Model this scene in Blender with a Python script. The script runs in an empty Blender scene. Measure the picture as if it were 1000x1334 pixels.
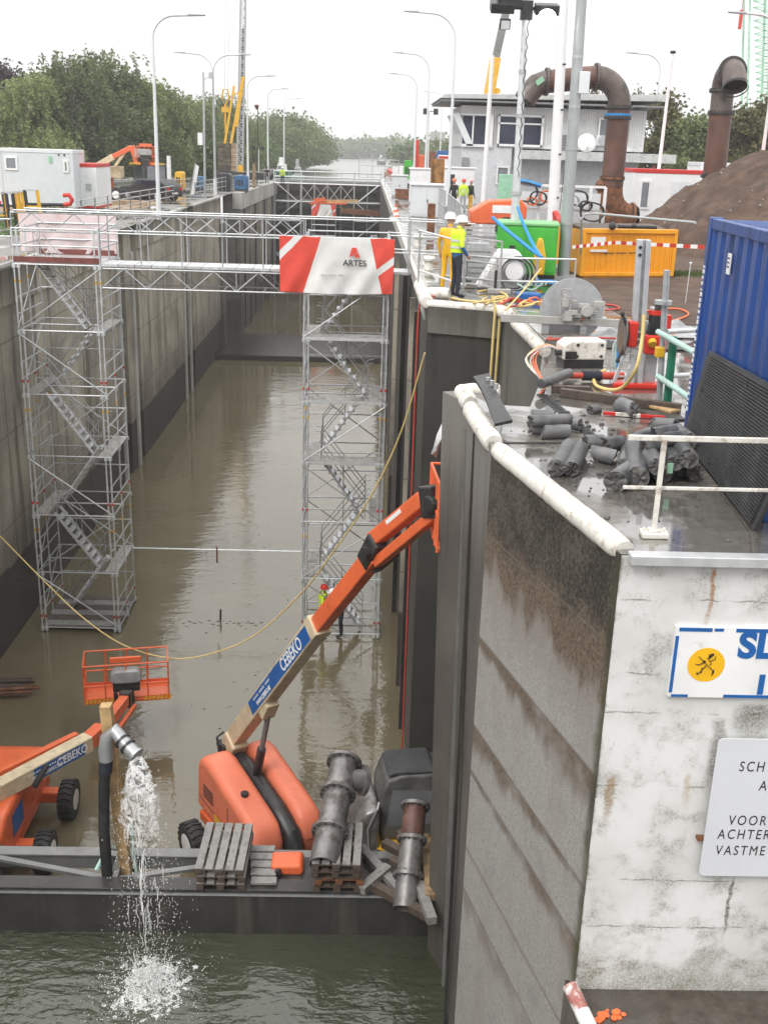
import bpy, bmesh, math, random
import numpy as np
from mathutils import Vector, Matrix, Euler
R = math.radians
PI = math.pi
rnd = random.Random(11)
S = bpy.context.scene
C = S.collection

# ------------------------------------------------------------------ camera
F, VX, VY, XN, CZ = 1390.0, 474.0, 196.0, 370.0, 3.2      # focal length and vanishing points measured on the 1000x1334 photograph
_yc = Vector(((VX-500)/F, (667-VY)/F, -1)).normalized()
_yn = 667+(F*F+(VX-500)*(XN-500))/(667-VY)
_zc = -Vector(((XN-500)/F, (667-_yn)/F, -1)).normalized()
_xc = _yc.cross(_zc)
RC = Matrix((_xc, _yc, _zc))                                # camera to world rotation
cam = bpy.data.objects.new('camera', bpy.data.cameras.new('camera'))
C.objects.link(cam)
cam.matrix_world = Matrix.Translation((0, 0, CZ)) @ RC.to_4x4()
cam.data.sensor_fit = 'VERTICAL'
cam.data.sensor_height = 24.0
cam.data.lens = 24.0*F/1334
cam.data.clip_start = 0.1
cam.data.clip_end = 4000
S.camera = cam

def _ray(px, py): return RC @ Vector(((px-500)/F, (667-py)/F, -1))
def PZ(px, py, z=0.0):                                      # survey: photo position on a level plane
    r = _ray(px, py); t = (z-CZ)/r.z
    return Vector((r.x*t, r.y*t, z))
def PY(px, py, y):                                          # survey: photo position on a cross plane
    r = _ray(px, py); t = y/r.y
    return Vector((r.x*t, y, CZ+r.z*t))

# ------------------------------------------------------------------ mesh builder
class MB:
    def __init__(s): s.v = []; s.f = []; s.m = []; s.mi = 0
    def add(s, vs, fs):
        b = len(s.v); s.v.extend([tuple(p) for p in vs]); s.f.extend([tuple(b+i for i in f) for f in fs]); s.m.extend([s.mi]*len(fs)); return s
    def box(s, c, d, rot=None):
        x, y, z = d[0]/2, d[1]/2, d[2]/2
        vs = [Vector((i, j, k)) for i in (-x, x) for j in (-y, y) for k in (-z, z)]
        if rot is not None: vs = [rot @ p for p in vs]
        c = Vector(c)
        return s.add([p+c for p in vs], [(0,1,3,2),(4,6,7,5),(0,4,5,1),(2,3,7,6),(0,2,6,4),(1,5,7,3)])
    def b2(s, a, b):
        return s.box([(a[i]+b[i])/2 for i in range(3)], [abs(a[i]-b[i]) for i in range(3)])
    def frame(s, p, q):
        d = (Vector(q)-Vector(p)); L = d.length; d = d/L if L > 1e-9 else Vector((0,0,1))
        u = d.cross(Vector((0,0,1)))
        if u.length < 1e-4: u = Vector((1,0,0))
        u.normalize(); return d, u, u.cross(d)
    def bar(s, p, q, w, h=None):
        h = h or w; p = Vector(p); q = Vector(q); d, u, v = s.frame(p, q)
        vs = [e+u*a*w/2+v*b*h/2 for e in (p, q) for a, b in ((-1,-1),(1,-1),(1,1),(-1,1))]
        return s.add(vs, [(3,2,1,0),(4,5,6,7),(0,1,5,4),(1,2,6,5),(2,3,7,6),(3,0,4,7)])
    def tube(s, p, q, r, n=8, r2=None, caps=True):
        r2 = r if r2 is None else r2; p = Vector(p); q = Vector(q); d, u, v = s.frame(p, q)
        vs = []
        for e, rr in ((p, r), (q, r2)):
            for i in range(n):
                a = 2*PI*i/n; vs.append(e+u*math.cos(a)*rr+v*math.sin(a)*rr)
        fs = [(i, (i+1)%n, n+(i+1)%n, n+i) for i in range(n)]
        if caps: fs += [tuple(range(n-1,-1,-1)), tuple(range(n, 2*n))]
        return s.add(vs, fs)
    def path(s, pts, r, n=8, caps=True, closed=False):
        pts = [Vector(p) for p in pts]; m = len(pts); vs = []
        rs = r if isinstance(r, (list, tuple)) else [r]*m
        up = None
        for k in range(m):
            a = pts[k-1] if k or closed else pts[k]; b = pts[(k+1)%m] if k < m-1 or closed else pts[k]
            d = (b-a).normalized()
            if up is None:
                up = Vector((0,0,1)) if abs(d.z) < .9 else Vector((1,0,0))
            u = d.cross(up)
            if u.length < 1e-4: u = d.cross(Vector((0,1,0.01)))
            u.normalize(); v = u.cross(d); up = v
            for i in range(n):
                t = 2*PI*i/n; vs.append(pts[k]+u*math.cos(t)*rs[k]+v*math.sin(t)*rs[k])
        fs = []
        for k in range(m if closed else m-1):
            o, p2 = k*n, ((k+1)%m)*n
            fs += [(o+i, o+(i+1)%n, p2+(i+1)%n, p2+i) for i in range(n)]
        if caps and not closed: fs += [tuple(range(n-1,-1,-1)), tuple(range((m-1)*n, m*n))]
        return s.add(vs, fs)
    def lathe(s, prof, c=(0,0,0), n=20, rot=None):          # prof: (r, z) pairs round the z axis
        vs = []; c = Vector(c)
        for r_, z in prof:
            for i in range(n):
                a = 2*PI*i/n; p = Vector((r_*math.cos(a), r_*math.sin(a), z))
                vs.append((rot @ p if rot is not None else p)+c)
        m = len(prof)
        fs = [(k*n+i, k*n+(i+1)%n, (k+1)*n+(i+1)%n, (k+1)*n+i) for k in range(m-1) for i in range(n)]
        fs += [tuple(range(n-1,-1,-1)), tuple(range((m-1)*n, m*n))]
        return s.add(vs, fs)
    def prism(s, poly, ax, a, b, rot=None, off=(0,0,0)):    # 2-D outline extruded along axis 'x','y' or 'z' from a to b
        def mk(u, v, w):
            p = Vector((w,u,v) if ax == 'x' else (u,w,v) if ax == 'y' else (u,v,w))
            return (rot @ p if rot is not None else p)+Vector(off)
        n = len(poly)
        vs = [mk(u, v, a) for u, v in poly]+[mk(u, v, b) for u, v in poly]
        return s.add(vs, [tuple(range(n)), tuple(range(2*n-1, n-1, -1))]+[(i, n+i, n+(i+1)%n, (i+1)%n) for i in range(n)])
    def ball(s, c, r, n=8, m=6, sq=(1,1,1), rot=None):
        c = Vector(c); vs = []
        for k in range(1, m):
            t = PI*k/m
            for i in range(n):
                a = 2*PI*i/n; p = Vector((math.sin(t)*math.cos(a)*r*sq[0], math.sin(t)*math.sin(a)*r*sq[1], math.cos(t)*r*sq[2])); vs.append(c+(rot @ p if rot is not None else p))
        top = Vector((0,0,r*sq[2])); vs += [c+(rot @ top if rot is not None else top), c-(rot @ top if rot is not None else top)]
        o = (m-1)*n
        fs = [(k*n+i, (k+1)*n+i, (k+1)*n+(i+1)%n, k*n+(i+1)%n) for k in range(m-2) for i in range(n)]
        fs += [(o, i, (i+1)%n) for i in range(n)]+[(o+1, (m-2)*n+(i+1)%n, (m-2)*n+i) for i in range(n)]
        return s.add(vs, fs)
    def quad(s, a, b, c, d): return s.add([a,b,c,d], [(0,1,2,3)])
    def build(s, name, mat, parent=None, smooth=False, bevel=0, fix=True, seg=2):
        me = bpy.data.meshes.new(name); me.from_pydata(s.v, [], s.f)
        mats = mat if isinstance(mat, (list, tuple)) else [mat]
        for m_ in mats: me.materials.append(m_)
        if len(mats) > 1: me.polygons.foreach_set('material_index', s.m)
        if fix:
            bm = bmesh.new(); bm.from_mesh(me); bmesh.ops.recalc_face_normals(bm, faces=bm.faces); bm.to_mesh(me); bm.free()
        o = bpy.data.objects.new(name, me); C.objects.link(o)
        if parent is not None: o.parent = parent
        if bevel:
            b = o.modifiers.new('bevel', 'BEVEL'); b.width = bevel; b.segments = seg; b.limit_method = 'ANGLE'; b.angle_limit = R(35)
        if smooth:
            me.polygons.foreach_set('use_smooth', [True]*len(me.polygons))
            try: me.set_sharp_from_angle(angle=R(40))
            except Exception: pass
        me.update(); return o

def tag(o, label=None, cat=None, group=None, kind=None):
    if label: o['label'] = label
    if cat: o['category'] = cat
    if group: o['group'] = group
    if kind: o['kind'] = kind
    return o
def thing(name, label, cat, loc=(0,0,0), rz=0.0, group=None):
    o = bpy.data.objects.new(name, None); C.objects.link(o); o.empty_display_size = .1
    o.location = loc; o.rotation_euler = (0, 0, rz)
    return tag(o, label, cat, group)
KIDS = {}
def copy_tree(o, parent=None):
    c = o.copy(); C.objects.link(c)
    if parent is not None: c.parent = parent
    for ch in [x for x in C.objects if x.parent == o]: copy_tree(ch, c)
    return c
def dup(o, loc, rz, label, group=None, sc=None):
    c = copy_tree(o); c.location = loc; c.rotation_euler = (0, 0, rz); c['label'] = label
    if group: c['group'] = group
    if sc: c.scale = (sc, sc, sc) if not isinstance(sc, tuple) else sc
    return c

# ------------------------------------------------------------------ materials
def _mat(name):
    m = bpy.data.materials.new(name); m.use_nodes = True
    nt = m.node_tree; return m, nt, nt.nodes, nt.links, nt.nodes['Principled BSDF']
def col(c, k=1.0): return (min(c[0]*k,1), min(c[1]*k,1), min(c[2]*k,1), 1)
def noise(N, L, vec, scale, detail=4, rough=.55, dist=0.0):
    n = N.new('ShaderNodeTexNoise'); n.inputs['Scale'].default_value = scale; n.inputs['Detail'].default_value = detail
    n.inputs['Roughness'].default_value = rough; n.inputs['Distortion'].default_value = dist
    L.new(vec, n.inputs['Vector']); return n.outputs['Fac']
def ramp(N, L, fac, a, b, ca=(0,0,0,1), cb=(1,1,1,1)):
    r = N.new('ShaderNodeMapRange'); r.inputs['From Min'].default_value = a; r.inputs['From Max'].default_value = b
    r.interpolation_type = 'SMOOTHSTEP'; L.new(fac, r.inputs['Value']); return r.outputs['Result']
def mixc(N, L, fac, a, b, mode='MIX'):
    m = N.new('ShaderNodeMix'); m.data_type = 'RGBA'; m.blend_type = mode
    for k, v in ((0, fac), (6, a), (7, b)):
        if hasattr(v, 'is_linked') or hasattr(v, 'links'): L.new(v, m.inputs[k])
        else: m.inputs[k].default_value = v
    return m.outputs[2]
def mth(N, L, op, a, b=None, clamp=False):
    m = N.new('ShaderNodeMath'); m.operation = op; m.use_clamp = clamp
    for k, v in ((0, a), (1, b)):
        if v is None: continue
        if hasattr(v, 'links'): L.new(v, m.inputs[k])
        else: m.inputs[k].default_value = v
    return m.outputs[0]
def mapping(N, L, vec, scale, rot=(0,0,0), loc=(0,0,0)):
    m = N.new('ShaderNodeMapping'); m.inputs['Scale'].default_value = scale; m.inputs['Rotation'].default_value = rot; m.inputs['Location'].default_value = loc
    L.new(vec, m.inputs['Vector']); return m.outputs['Vector']
def bump(N, L, bs, h, strength, dist=.02):
    b = N.new('ShaderNodeBump'); b.inputs['Strength'].default_value = strength; b.inputs['Distance'].default_value = dist
    L.new(h, b.inputs['Height']); L.new(b.outputs['Normal'], bs.inputs['Normal'])
def coords(N): return N.new('ShaderNodeTexCoord').outputs['Object']

def M(name, c, rough=.55, metal=0.0, var=.15, scale=2.5, dirt=None, dscale=3.0, damt=.5, bmp=0.0, bscale=30.0, spec=.5, coat=0.0, streak=False, rand=0.0):
    m, nt, N, L, b = _mat(name)
    v = coords(N)
    f = noise(N, L, v, scale, 5)
    base = mixc(N, L, ramp(N, L, f, .3, .7), col(c, 1-var), col(c, 1+var))
    if rand:
        oi = N.new('ShaderNodeObjectInfo').outputs['Random']
        k = mth(N, L, 'ADD', mth(N, L, 'MULTIPLY', oi, 2*rand), 1-rand)
        hs = N.new('ShaderNodeHueSaturation'); L.new(k, hs.inputs['Value']); L.new(base, hs.inputs['Color']); base = hs.outputs['Color']
    r = None
    if dirt:
        vv = mapping(N, L, v, (1,1,.12)) if streak else v
        d = noise(N, L, vv, dscale, 8, .65)
        k = ramp(N, L, d, .62-.3*damt, .8-.3*damt)
        base = mixc(N, L, mth(N, L, 'MULTIPLY', k, min(1, .5+.5*damt)), base, col(dirt))
        r = mth(N, L, 'ADD', mth(N, L, 'MULTIPLY', k, .25), rough, True)
    L.new(base, b.inputs['Base Color'])
    if r is not None: L.new(r, b.inputs['Roughness'])
    else: b.inputs['Roughness'].default_value = rough
    b.inputs['Metallic'].default_value = metal; b.inputs['Specular IOR Level'].default_value = spec
    b.inputs['Coat Weight'].default_value = coat
    if bmp: bump(N, L, b, noise(N, L, v, bscale, 6), bmp)
    return m
def glow(name, c, e):
    m, nt, N, L, b = _mat(name); b.inputs['Base Color'].default_value = col(c); b.inputs['Emission Color'].default_value = col(c); b.inputs['Emission Strength'].default_value = e; return m

m_galv = M('galvanised steel', (.46,.47,.48), .42, .5, .1, 9, (.3,.29,.28), 6, .15, rand=.08)
m_galvl = M('light galvanised steel', (.66,.68,.69), .4, .4, .1, 5, (.4,.39,.38), 4, .2)
m_alu = M('aluminium', (.6,.61,.62), .38, .5, .1, 6, (.4,.38,.36), 5, .2)
m_deck = M('scaffold deck', (.37,.355,.335), .55, .2, .25, 12, (.22,.19,.17), 5, .5, .3, 60)
m_toe = M('red brown toe board', (.2,.06,.05), .7, 0, .25, 4, (.1,.05,.045), 5, .4)
m_wood = M('weathered timber', (.3,.2,.11), .75, 0, .3, 6, (.12,.08,.05), 4, .5, .4, 40)
m_woodl = M('pale timber', (.5,.33,.16), .7, 0, .25, 5, (.25,.15,.07), 4, .4, .3, 40)
m_woodd = M('dark wet timber', (.09,.065,.05), .5, 0, .35, 5, (.04,.03,.025), 5, .5, .4, 40)
m_greywood = M('grey wet pallet wood', (.26,.25,.24), .45, 0, .25, 5, (.13,.115,.1), 5, .45, .4, 45)
m_orange = M('orange machine paint', (.74,.14,.045), .38, 0, .08, 2, (.42,.1,.045), 7, .3, .05, 80, coat=.15)
m_orangef = M('sun bleached orange paint', (.76,.2,.11), .42, 0, .06, 2, (.62,.19,.12), 4, .3, .05, 90)
m_cream = M('cream boom paint', (.6,.5,.34), .42, 0, .1, 4, (.3,.24,.16), 6, .35)
m_blue = M('blue decal', (.012,.11,.36), .4, 0, .08, 3)
m_white = M('white paint', (.8,.8,.8), .45, 0, .05, 2, (.5,.49,.46), 3, .25)
m_whitel = M('white lettering', (.85,.85,.85), .5, 0, .02)
m_black = M('black rubber', (.022,.022,.023), .6, 0, .3, 8, (.07,.065,.06), 5, .35, .1, 50)
m_blackm = M('black painted metal', (.025,.025,.026), .38, 0, .2, 5, (.07,.066,.06), 5, .3)
m_dsteel = M('dark wet steel', (.048,.045,.043), .33, .25, .2, 1.5, (.12,.105,.09), 2, .35, .05, 25, streak=True)
m_gsteel = M('grey painted steel beam', (.21,.21,.205), .38, .2, .12, 3, (.12,.11,.095), 2, .3)
m_pipe = M('grey steel pipe', (.23,.22,.215), .33, .45, .25, 3, (.09,.07,.06), 4, .5, .1, 30)
m_rpipe = M('rust red pipe', (.13,.062,.05), .5, .2, .3, 3, (.2,.12,.1), 4, .45, .1, 30)
m_bpipe = M('brown discharge pipe', (.115,.058,.045), .42, .15, .25, 1.2, (.2,.07,.03), 2.2, .4, .1, 20)
m_bpipeb = M('grey brown pipe elbow', (.13,.1,.09), .42, .2, .25, 1.2, (.07,.06,.05), 2, .4)
m_rust = M('rusty steel', (.2,.08,.035), .7, .1, .35, 4, (.08,.04,.025), 5, .5, .3, 30)
m_cpanel = M('cabin wall white', (.7,.72,.74), .5, 0, .04, 1, (.55,.56,.56), 1.5, .3)
m_cpanel2 = M('cabin wall bright white', (.8,.8,.81), .5, 0, .04, 1, (.6,.6,.6), 1.5, .25)
m_red = M('red trim paint', (.55,.03,.025), .45, 0, .1, 3)
m_redo = M('bright red plastic', (.6,.035,.02), .4, 0, .1, 3)
m_yellow = M('yellow paint', (.75,.42,.02), .45, 0, .1, 3, (.4,.25,.05), 5, .3)
m_yskip = M('skip yellow orange', (.85,.36,.012), .42, 0, .07, 2, (.5,.22,.05), 4, .3)
m_green = M('green generator paint', (.06,.42,.045), .42, 0, .08, 2, (.05,.25,.05), 4, .25)
m_lgreen = M('pale green', (.3,.55,.38), .55, 0, .1, 3)
m_dgreen = M('dark green pipe', (.02,.16,.09), .45, 0, .2, 5)
m_teal = M('pale turquoise steel', (.42,.6,.55), .45, .1, .15, 5, (.3,.3,.26), 5, .4)
m_cblue = M('container blue', (.01,.058,.25), .33, 0, .15, 1.5, (.035,.045,.1), 5, .5, .06, 60, streak=True)
m_glass = M('dark window glass', (.02,.025,.05), .08, 0, .4, .6)
m_glassg = M('grey window', (.2,.21,.23), .15, 0, .2, 1)
m_cabg = M('dusty grey cab paint', (.1,.1,.1), .42, 0, .2, 4, (.17,.165,.155), 3, .5)
m_screen = M('blue hose', (.02,.25,.6), .45, 0, .1, 3)
m_yhose = M('yellow hose', (.7,.53,.2), .5, 0, .1, 3)
m_ohose = M('orange cable', (.75,.16,.05), .5, 0, .1, 3)
m_rhose = M('red cable', (.5,.06,.04), .5, 0, .1, 3)
m_core = M('wet concrete core', (.1,.103,.108), .28, 0, .4, 5, (.2,.19,.18), 4, .5, .35, 70, rand=.25)
m_coree = M('broken core end', (.09,.088,.086), .6, 0, .45, 14, (.19,.18,.17), 9, .5, .8, 60)
m_mat = M('black rubber trench mat', (.045,.046,.049), .5, 0, .25, 2, (.09,.088,.085), 3, .4)
m_skin = M('skin', (.5,.3,.22), .6, 0, .05)
m_hivis = M('hi vis yellow', (.62,.85,.03), .6, 0, .08, 8)
m_rain = M('yellow oilskin', (.85,.47,.015), .42, 0, .12, 5)
m_reflect = M('silver reflective tape', (.65,.67,.66), .35, .2, .05)
m_navy = M('navy cloth', (.018,.022,.035), .8, 0, .2, 8)
m_cblue2 = M('blue sweater', (.03,.14,.36), .8, 0, .15, 8)
m_dark = M('dark cloth', (.02,.02,.023), .8, 0, .2, 8)
m_helm = M('white helmet', (.85,.85,.86), .3, 0, .03)
m_helmr = M('red helmet', (.65,.03,.02), .3, 0, .03)
m_helmo = M('orange helmet', (.8,.16,.06), .3, 0, .03)
m_helmp = M('pink helmet', (.75,.4,.42), .3, 0, .03)
m_boot = M('rubber boot', (.02,.02,.02), .4, 0, .2)
m_bark = M('birch bark', (.4,.38,.34), .8, 0, .3, 4, (.08,.07,.06), 5, .5)
m_barkd = M('dark bark', (.07,.055,.045), .9, 0, .3, 5)
m_stone = M('saw blade steel', (.17,.165,.155), .42, .4, .2, 2, (.2,.12,.07), 2.0, .7)
m_concl = M('pale concrete block', (.4,.39,.37), .75, 0, .15, 3, (.2,.19,.17), 3, .4)
m_tarp = M('grey tarpaulin', (.34,.34,.35), .5, 0, .2, 3)
m_tarpw = M('white tarpaulin', (.75,.75,.76), .5, 0, .1, 3, (.4,.39,.38), 4, .35)
m_lamp = glow('lit floodlight glass', (1,.98,.92), 14)
m_lampd = M('floodlight glass', (.75,.76,.78), .15)
m_ink = M('black lettering', (.02,.02,.022), .6, 0, .1)
m_bred = M('banner red', (.72,.07,.045), .6, 0, .06, 3)
m_bwht = M('banner white', (.74,.74,.73), .6, 0, .05, 3, (.6,.59,.57), 2, .25)
m_bback = M('banner back pinkish', (.72,.6,.6), .6, 0, .06, 1.2, (.68,.42,.4), 1.1, .4)
m_roofg = M('grey roof edge', (.5,.51,.5), .55, 0, .1, 2, (.22,.21,.2), 3, .35)
m_clad = M('grey cladding', (.66,.66,.66), .5, 0, .06, 1.5, (.38,.38,.39), 2, .3)
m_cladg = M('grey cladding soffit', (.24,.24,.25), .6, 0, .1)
m_brickb = M('pale blue grey brick', (.57,.58,.6), .7, 0, .1, 6, (.36,.38,.42), 3, .3)
# ------------------------------------------------------------------ special materials
def sepz(N, L, v):
    s = N.new('ShaderNodeSeparateXYZ'); L.new(v, s.inputs[0]); return s.outputs
def conc(name, base, var=.25, streak=(.05,.045,.04), samt=.6, tide=None, tidec=(.07,.055,.05), joint=None, topz=None, topd=1.2, topc=(.06,.058,.045), rough=.8, pit=.35):
    m, nt, N, L, b = _mat(name); v = coords(N); z = sepz(N, L, v)[2]
    big = noise(N, L, v, .35, 5, .6); fine = noise(N, L, v, 9, 8, .7)
    c = mixc(N, L, ramp(N, L, big, .3, .7), col(base, 1-var), col(base, 1+var))
    c = mixc(N, L, ramp(N, L, fine, .35, .75), c, col(base, .55), 'MIX') if pit > .5 else mixc(N, L, mth(N, L, 'MULTIPLY', ramp(N, L, fine, .45, .8), pit), c, col(base, .35))
    st = noise(N, L, mapping(N, L, v, (1.1, 1.1, .05)), 1.6, 7, .7)
    c = mixc(N, L, mth(N, L, 'MULTIPLY', ramp(N, L, st, .48, .72), samt), c, col(streak))
    st2 = noise(N, L, mapping(N, L, v, (1, 1, .03), loc=(7,3,1)), 3.1, 5, .7)
    c = mixc(N, L, mth(N, L, 'MULTIPLY', ramp(N, L, st2, .56, .74), .4), c, col(base, 1.5))
    if joint:
        fr = mth(N, L, 'FRACT', mth(N, L, 'DIVIDE', mth(N, L, 'ADD', z, mth(N, L, 'MULTIPLY', fine, .03)), joint))
        c = mixc(N, L, mth(N, L, 'MULTIPLY', mth(N, L, 'LESS_THAN', fr, .018), .55), c, col(base, .3))
    if topz is not None:
        k = ramp(N, L, mth(N, L, 'ADD', z, mth(N, L, 'MULTIPLY', st, 2.2*topd)), topz-topd+1.0*topd, topz+1.25*topd)
        c = mixc(N, L, mth(N, L, 'MULTIPLY', k, .85), c, col(topc))
    if tide is not None:
        w = mth(N, L, 'ADD', z, mth(N, L, 'MULTIPLY', noise(N, L, v, .8, 4), .5))
        k = ramp(N, L, w, tide+.32, tide+.2)
        c = mixc(N, L, mth(N, L, 'MULTIPLY', k, .9), c, mixc(N, L, ramp(N, L, st, .4, .65), col(tidec, .6), col(tidec, 1.7)))
        w2 = mth(N, L, 'ADD', z, mth(N, L, 'MULTIPLY', st, 3.2))
        c = mixc(N, L, mth(N, L, 'MULTIPLY', ramp(N, L, w2, tide+4.2, tide+1.4), .5), c, col(tidec, 1.6))
    leak = noise(N, L, mapping(N, L, v, (.55, .55, .045), loc=(11,5,2)), 2.4, 6, .7)
    c = mixc(N, L, mth(N, L, 'MULTIPLY', ramp(N, L, leak, .56, .66), .6), c, col(streak, .7))
    L.new(c, b.inputs['Base Color']); b.inputs['Roughness'].default_value = rough
    bump(N, L, b, mth(N, L, 'ADD', fine, mth(N, L, 'MULTIPLY', noise(N, L, v, 45, 4), .6)), .35, .03)
    return m
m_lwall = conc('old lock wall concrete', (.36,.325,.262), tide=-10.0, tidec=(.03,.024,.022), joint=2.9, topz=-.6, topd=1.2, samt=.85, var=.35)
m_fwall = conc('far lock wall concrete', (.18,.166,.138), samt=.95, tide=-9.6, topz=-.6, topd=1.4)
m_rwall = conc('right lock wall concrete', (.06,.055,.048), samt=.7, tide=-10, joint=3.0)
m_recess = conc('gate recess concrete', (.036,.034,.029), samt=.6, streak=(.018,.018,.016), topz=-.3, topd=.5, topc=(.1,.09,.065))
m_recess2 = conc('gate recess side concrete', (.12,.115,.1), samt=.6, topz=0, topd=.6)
m_coping = conc('pale quay coping', (.42,.41,.385), samt=.3, pit=.3)
m_slab = conc('wet slab concrete', (.045,.042,.034), samt=0, rough=.12)
m_pier1 = conc('pier panel concrete', (.105,.093,.08), samt=.75, var=.35, topz=-.4, topd=1.5, topc=(.2,.19,.175))
m_fender = M('white painted quay nosing', (.7,.675,.62), .6, 0, .1, 4, (.3,.22,.16), 7, .4, .35, 30)

# pier side: black weathered head, brown drips under the casting joints, pale speckled panels
m_pier2, nt, N, L, b = _mat('weathered pier concrete')
v = coords(N); xyz = sepz(N, L, v); z = xyz[2]; y = xyz[1]
fine = noise(N, L, v, 38, 8, .75); med = noise(N, L, v, 2.2, 8, .62, .3); big = noise(N, L, v, .8, 4)
spk = noise(N, L, v, 90, 3, .6)
spk2 = noise(N, L, v, 24, 6, .8)
pale = mixc(N, L, ramp(N, L, spk, .35, .7), col((.275,.262,.245)), col((.41,.395,.375)))
pale = mixc(N, L, mth(N, L, 'MULTIPLY', ramp(N, L, spk2, .5, .62), .6), pale, col((.17,.16,.145)))
pale = mixc(N, L, mth(N, L, 'MULTIPLY', ramp(N, L, spk2, .42, .34), .5), pale, col((.5,.495,.48)))
pale = mixc(N, L, mth(N, L, 'MULTIPLY', ramp(N, L, med, .5, .75), .6), pale, col((.22,.21,.2)))
drip = noise(N, L, mapping(N, L, v, (1.7, 1.7, .45)), 1.6, 7, .6, .3); drip2 = noise(N, L, mapping(N, L, v, (1, 1, .6), loc=(3,1,5)), 1.3, 6, .6)
yy_ = mth(N, L, 'SUBTRACT', 11.9, y)
zt = mth(N, L, 'SUBTRACT', z, mth(N, L, 'MULTIPLY', yy_, .06))
yn_ = mth(N, L, 'DIVIDE', yy_, 3.42)
brown = mixc(N, L, ramp(N, L, spk2, .36, .64), col((.045,.028,.017)), col((.19,.135,.09)))
c = mixc(N, L, mth(N, L, 'MULTIPLY', ramp(N, L, drip2, .45, .7), .5), pale, col((.27,.25,.225)))
for zb, t0_, t1_, amt, off in ((-2.42, .2, .5, .9, 0), (-3.64, .42, .04, .85, 3), (-4.3, .06, .3, .8, 6), (-5.45, .1, .03, .3, 9), (-6.1, .3, .4, .5, 12)):
    th = mth(N, L, 'ADD', t0_, mth(N, L, 'MULTIPLY', yn_, t1_-t0_))
    dd = mth(N, L, 'SUBTRACT', zb, zt)
    q_ = mth(N, L, 'DIVIDE', dd, mth(N, L, 'MULTIPLY', th, mth(N, L, 'ADD', mth(N, L, 'MULTIPLY', drip, 2.6), -.35)))
    k = mth(N, L, 'MULTIPLY', ramp(N, L, dd, -.05, .02), ramp(N, L, q_, 1.2, .35))
    k = mth(N, L, 'MULTIPLY', k, ramp(N, L, noise(N, L, mapping(N, L, v, (1,1,1), loc=(off,off*.7,0)), 1.1, 4), .3, .55))
    c = mixc(N, L, mth(N, L, 'MULTIPLY', k, amt), c, brown)
    c = mixc(N, L, mth(N, L, 'MULTIPLY', ramp(N, L, mth(N, L, 'ABSOLUTE', dd), .02, .004), .35), c, col((.08,.066,.055)))
hd = mth(N, L, 'ADD', zt, mth(N, L, 'MULTIPLY', mth(N, L, 'SUBTRACT', drip, .5), .9))
c = mixc(N, L, mth(N, L, 'MULTIPLY', ramp(N, L, mth(N, L, 'ADD', hd, mth(N, L, 'MULTIPLY', drip2, .5)), -2.1, -1.0), .75), c, col((.165,.135,.108)))
bp_k = mth(N, L, 'MULTIPLY', ramp(N, L, mth(N, L, 'ADD', hd, mth(N, L, 'MULTIPLY', mth(N, L, 'SUBTRACT', drip2, .5), 1.6)), -1.75, -1.45), .9)
c = mixc(N, L, bp_k, c, brown)
blk = mixc(N, L, ramp(N, L, mth(N, L, 'ADD', mth(N, L, 'MULTIPLY', spk2, .75), mth(N, L, 'MULTIPLY', med, .35)), .48, .7), col((.012,.01,.007)), col((.11,.1,.075)))
c = mixc(N, L, mth(N, L, 'MULTIPLY', ramp(N, L, mth(N, L, 'ADD', hd, mth(N, L, 'MULTIPLY', mth(N, L, 'SUBTRACT', drip2, .5), .7)), -1.25, -.85), .93), c, blk)
c = mixc(N, L, mth(N, L, 'MULTIPLY', ramp(N, L, mth(N, L, 'ABSOLUTE', mth(N, L, 'ADD', zt, 1.06)), .016, .004), .5), c, col((.16,.14,.11)))
edge = mth(N, L, 'ADD', mth(N, L, 'MULTIPLY', med, .35), mth(N, L, 'SUBTRACT', y, 8.62))
c = mixc(N, L, mth(N, L, 'MULTIPLY', ramp(N, L, edge, .22, .04), .85), c, mixc(N, L, ramp(N, L, big, .4, .6), col((.03,.028,.02)), col((.05,.055,.02))))
L.new(c, b.inputs['Base Color']); b.inputs['Roughness'].default_value = .85
bump(N, L, b, mth(N, L, 'ADD', fine, med), .5, .02)

# white painted front with mildew, cracks along the lift joints and rust runs
m_wwall, nt, N, L, b = _mat('mildewed white painted concrete')
v = coords(N); xyz = sepz(N, L, v); x = xyz[0]; z = xyz[2]
fine = noise(N, L, v, 42, 10, .78); med = noise(N, L, v, 3.2, 7, .6, .3); big = noise(N, L, v, .9, 5)
wrp = noise(N, L, v, 5, 4)
c = mixc(N, L, ramp(N, L, big, .35, .65), col((.6,.6,.585)), col((.73,.73,.725)))
c = mixc(N, L, mth(N, L, 'MULTIPLY', ramp(N, L, med, .45, .7), .6), c, col((.44,.43,.405)))
mz = mth(N, L, 'ADD', mth(N, L, 'MULTIPLY', fine, .6), mth(N, L, 'MULTIPLY', med, .5))
c = mixc(N, L, mth(N, L, 'MULTIPLY', ramp(N, L, mz, .585, .7), .7), c, col((.2,.195,.17)))
foot = ramp(N, L, mth(N, L, 'ADD', z, mth(N, L, 'MULTIPLY', mth(N, L, 'SUBTRACT', med, .5), -1.6)), -3.9, -4.75)
c = mixc(N, L, mth(N, L, 'MULTIPLY', mth(N, L, 'MULTIPLY', foot, ramp(N, L, fine, .3, .6)), .9), c, col((.2,.195,.145)))
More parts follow.
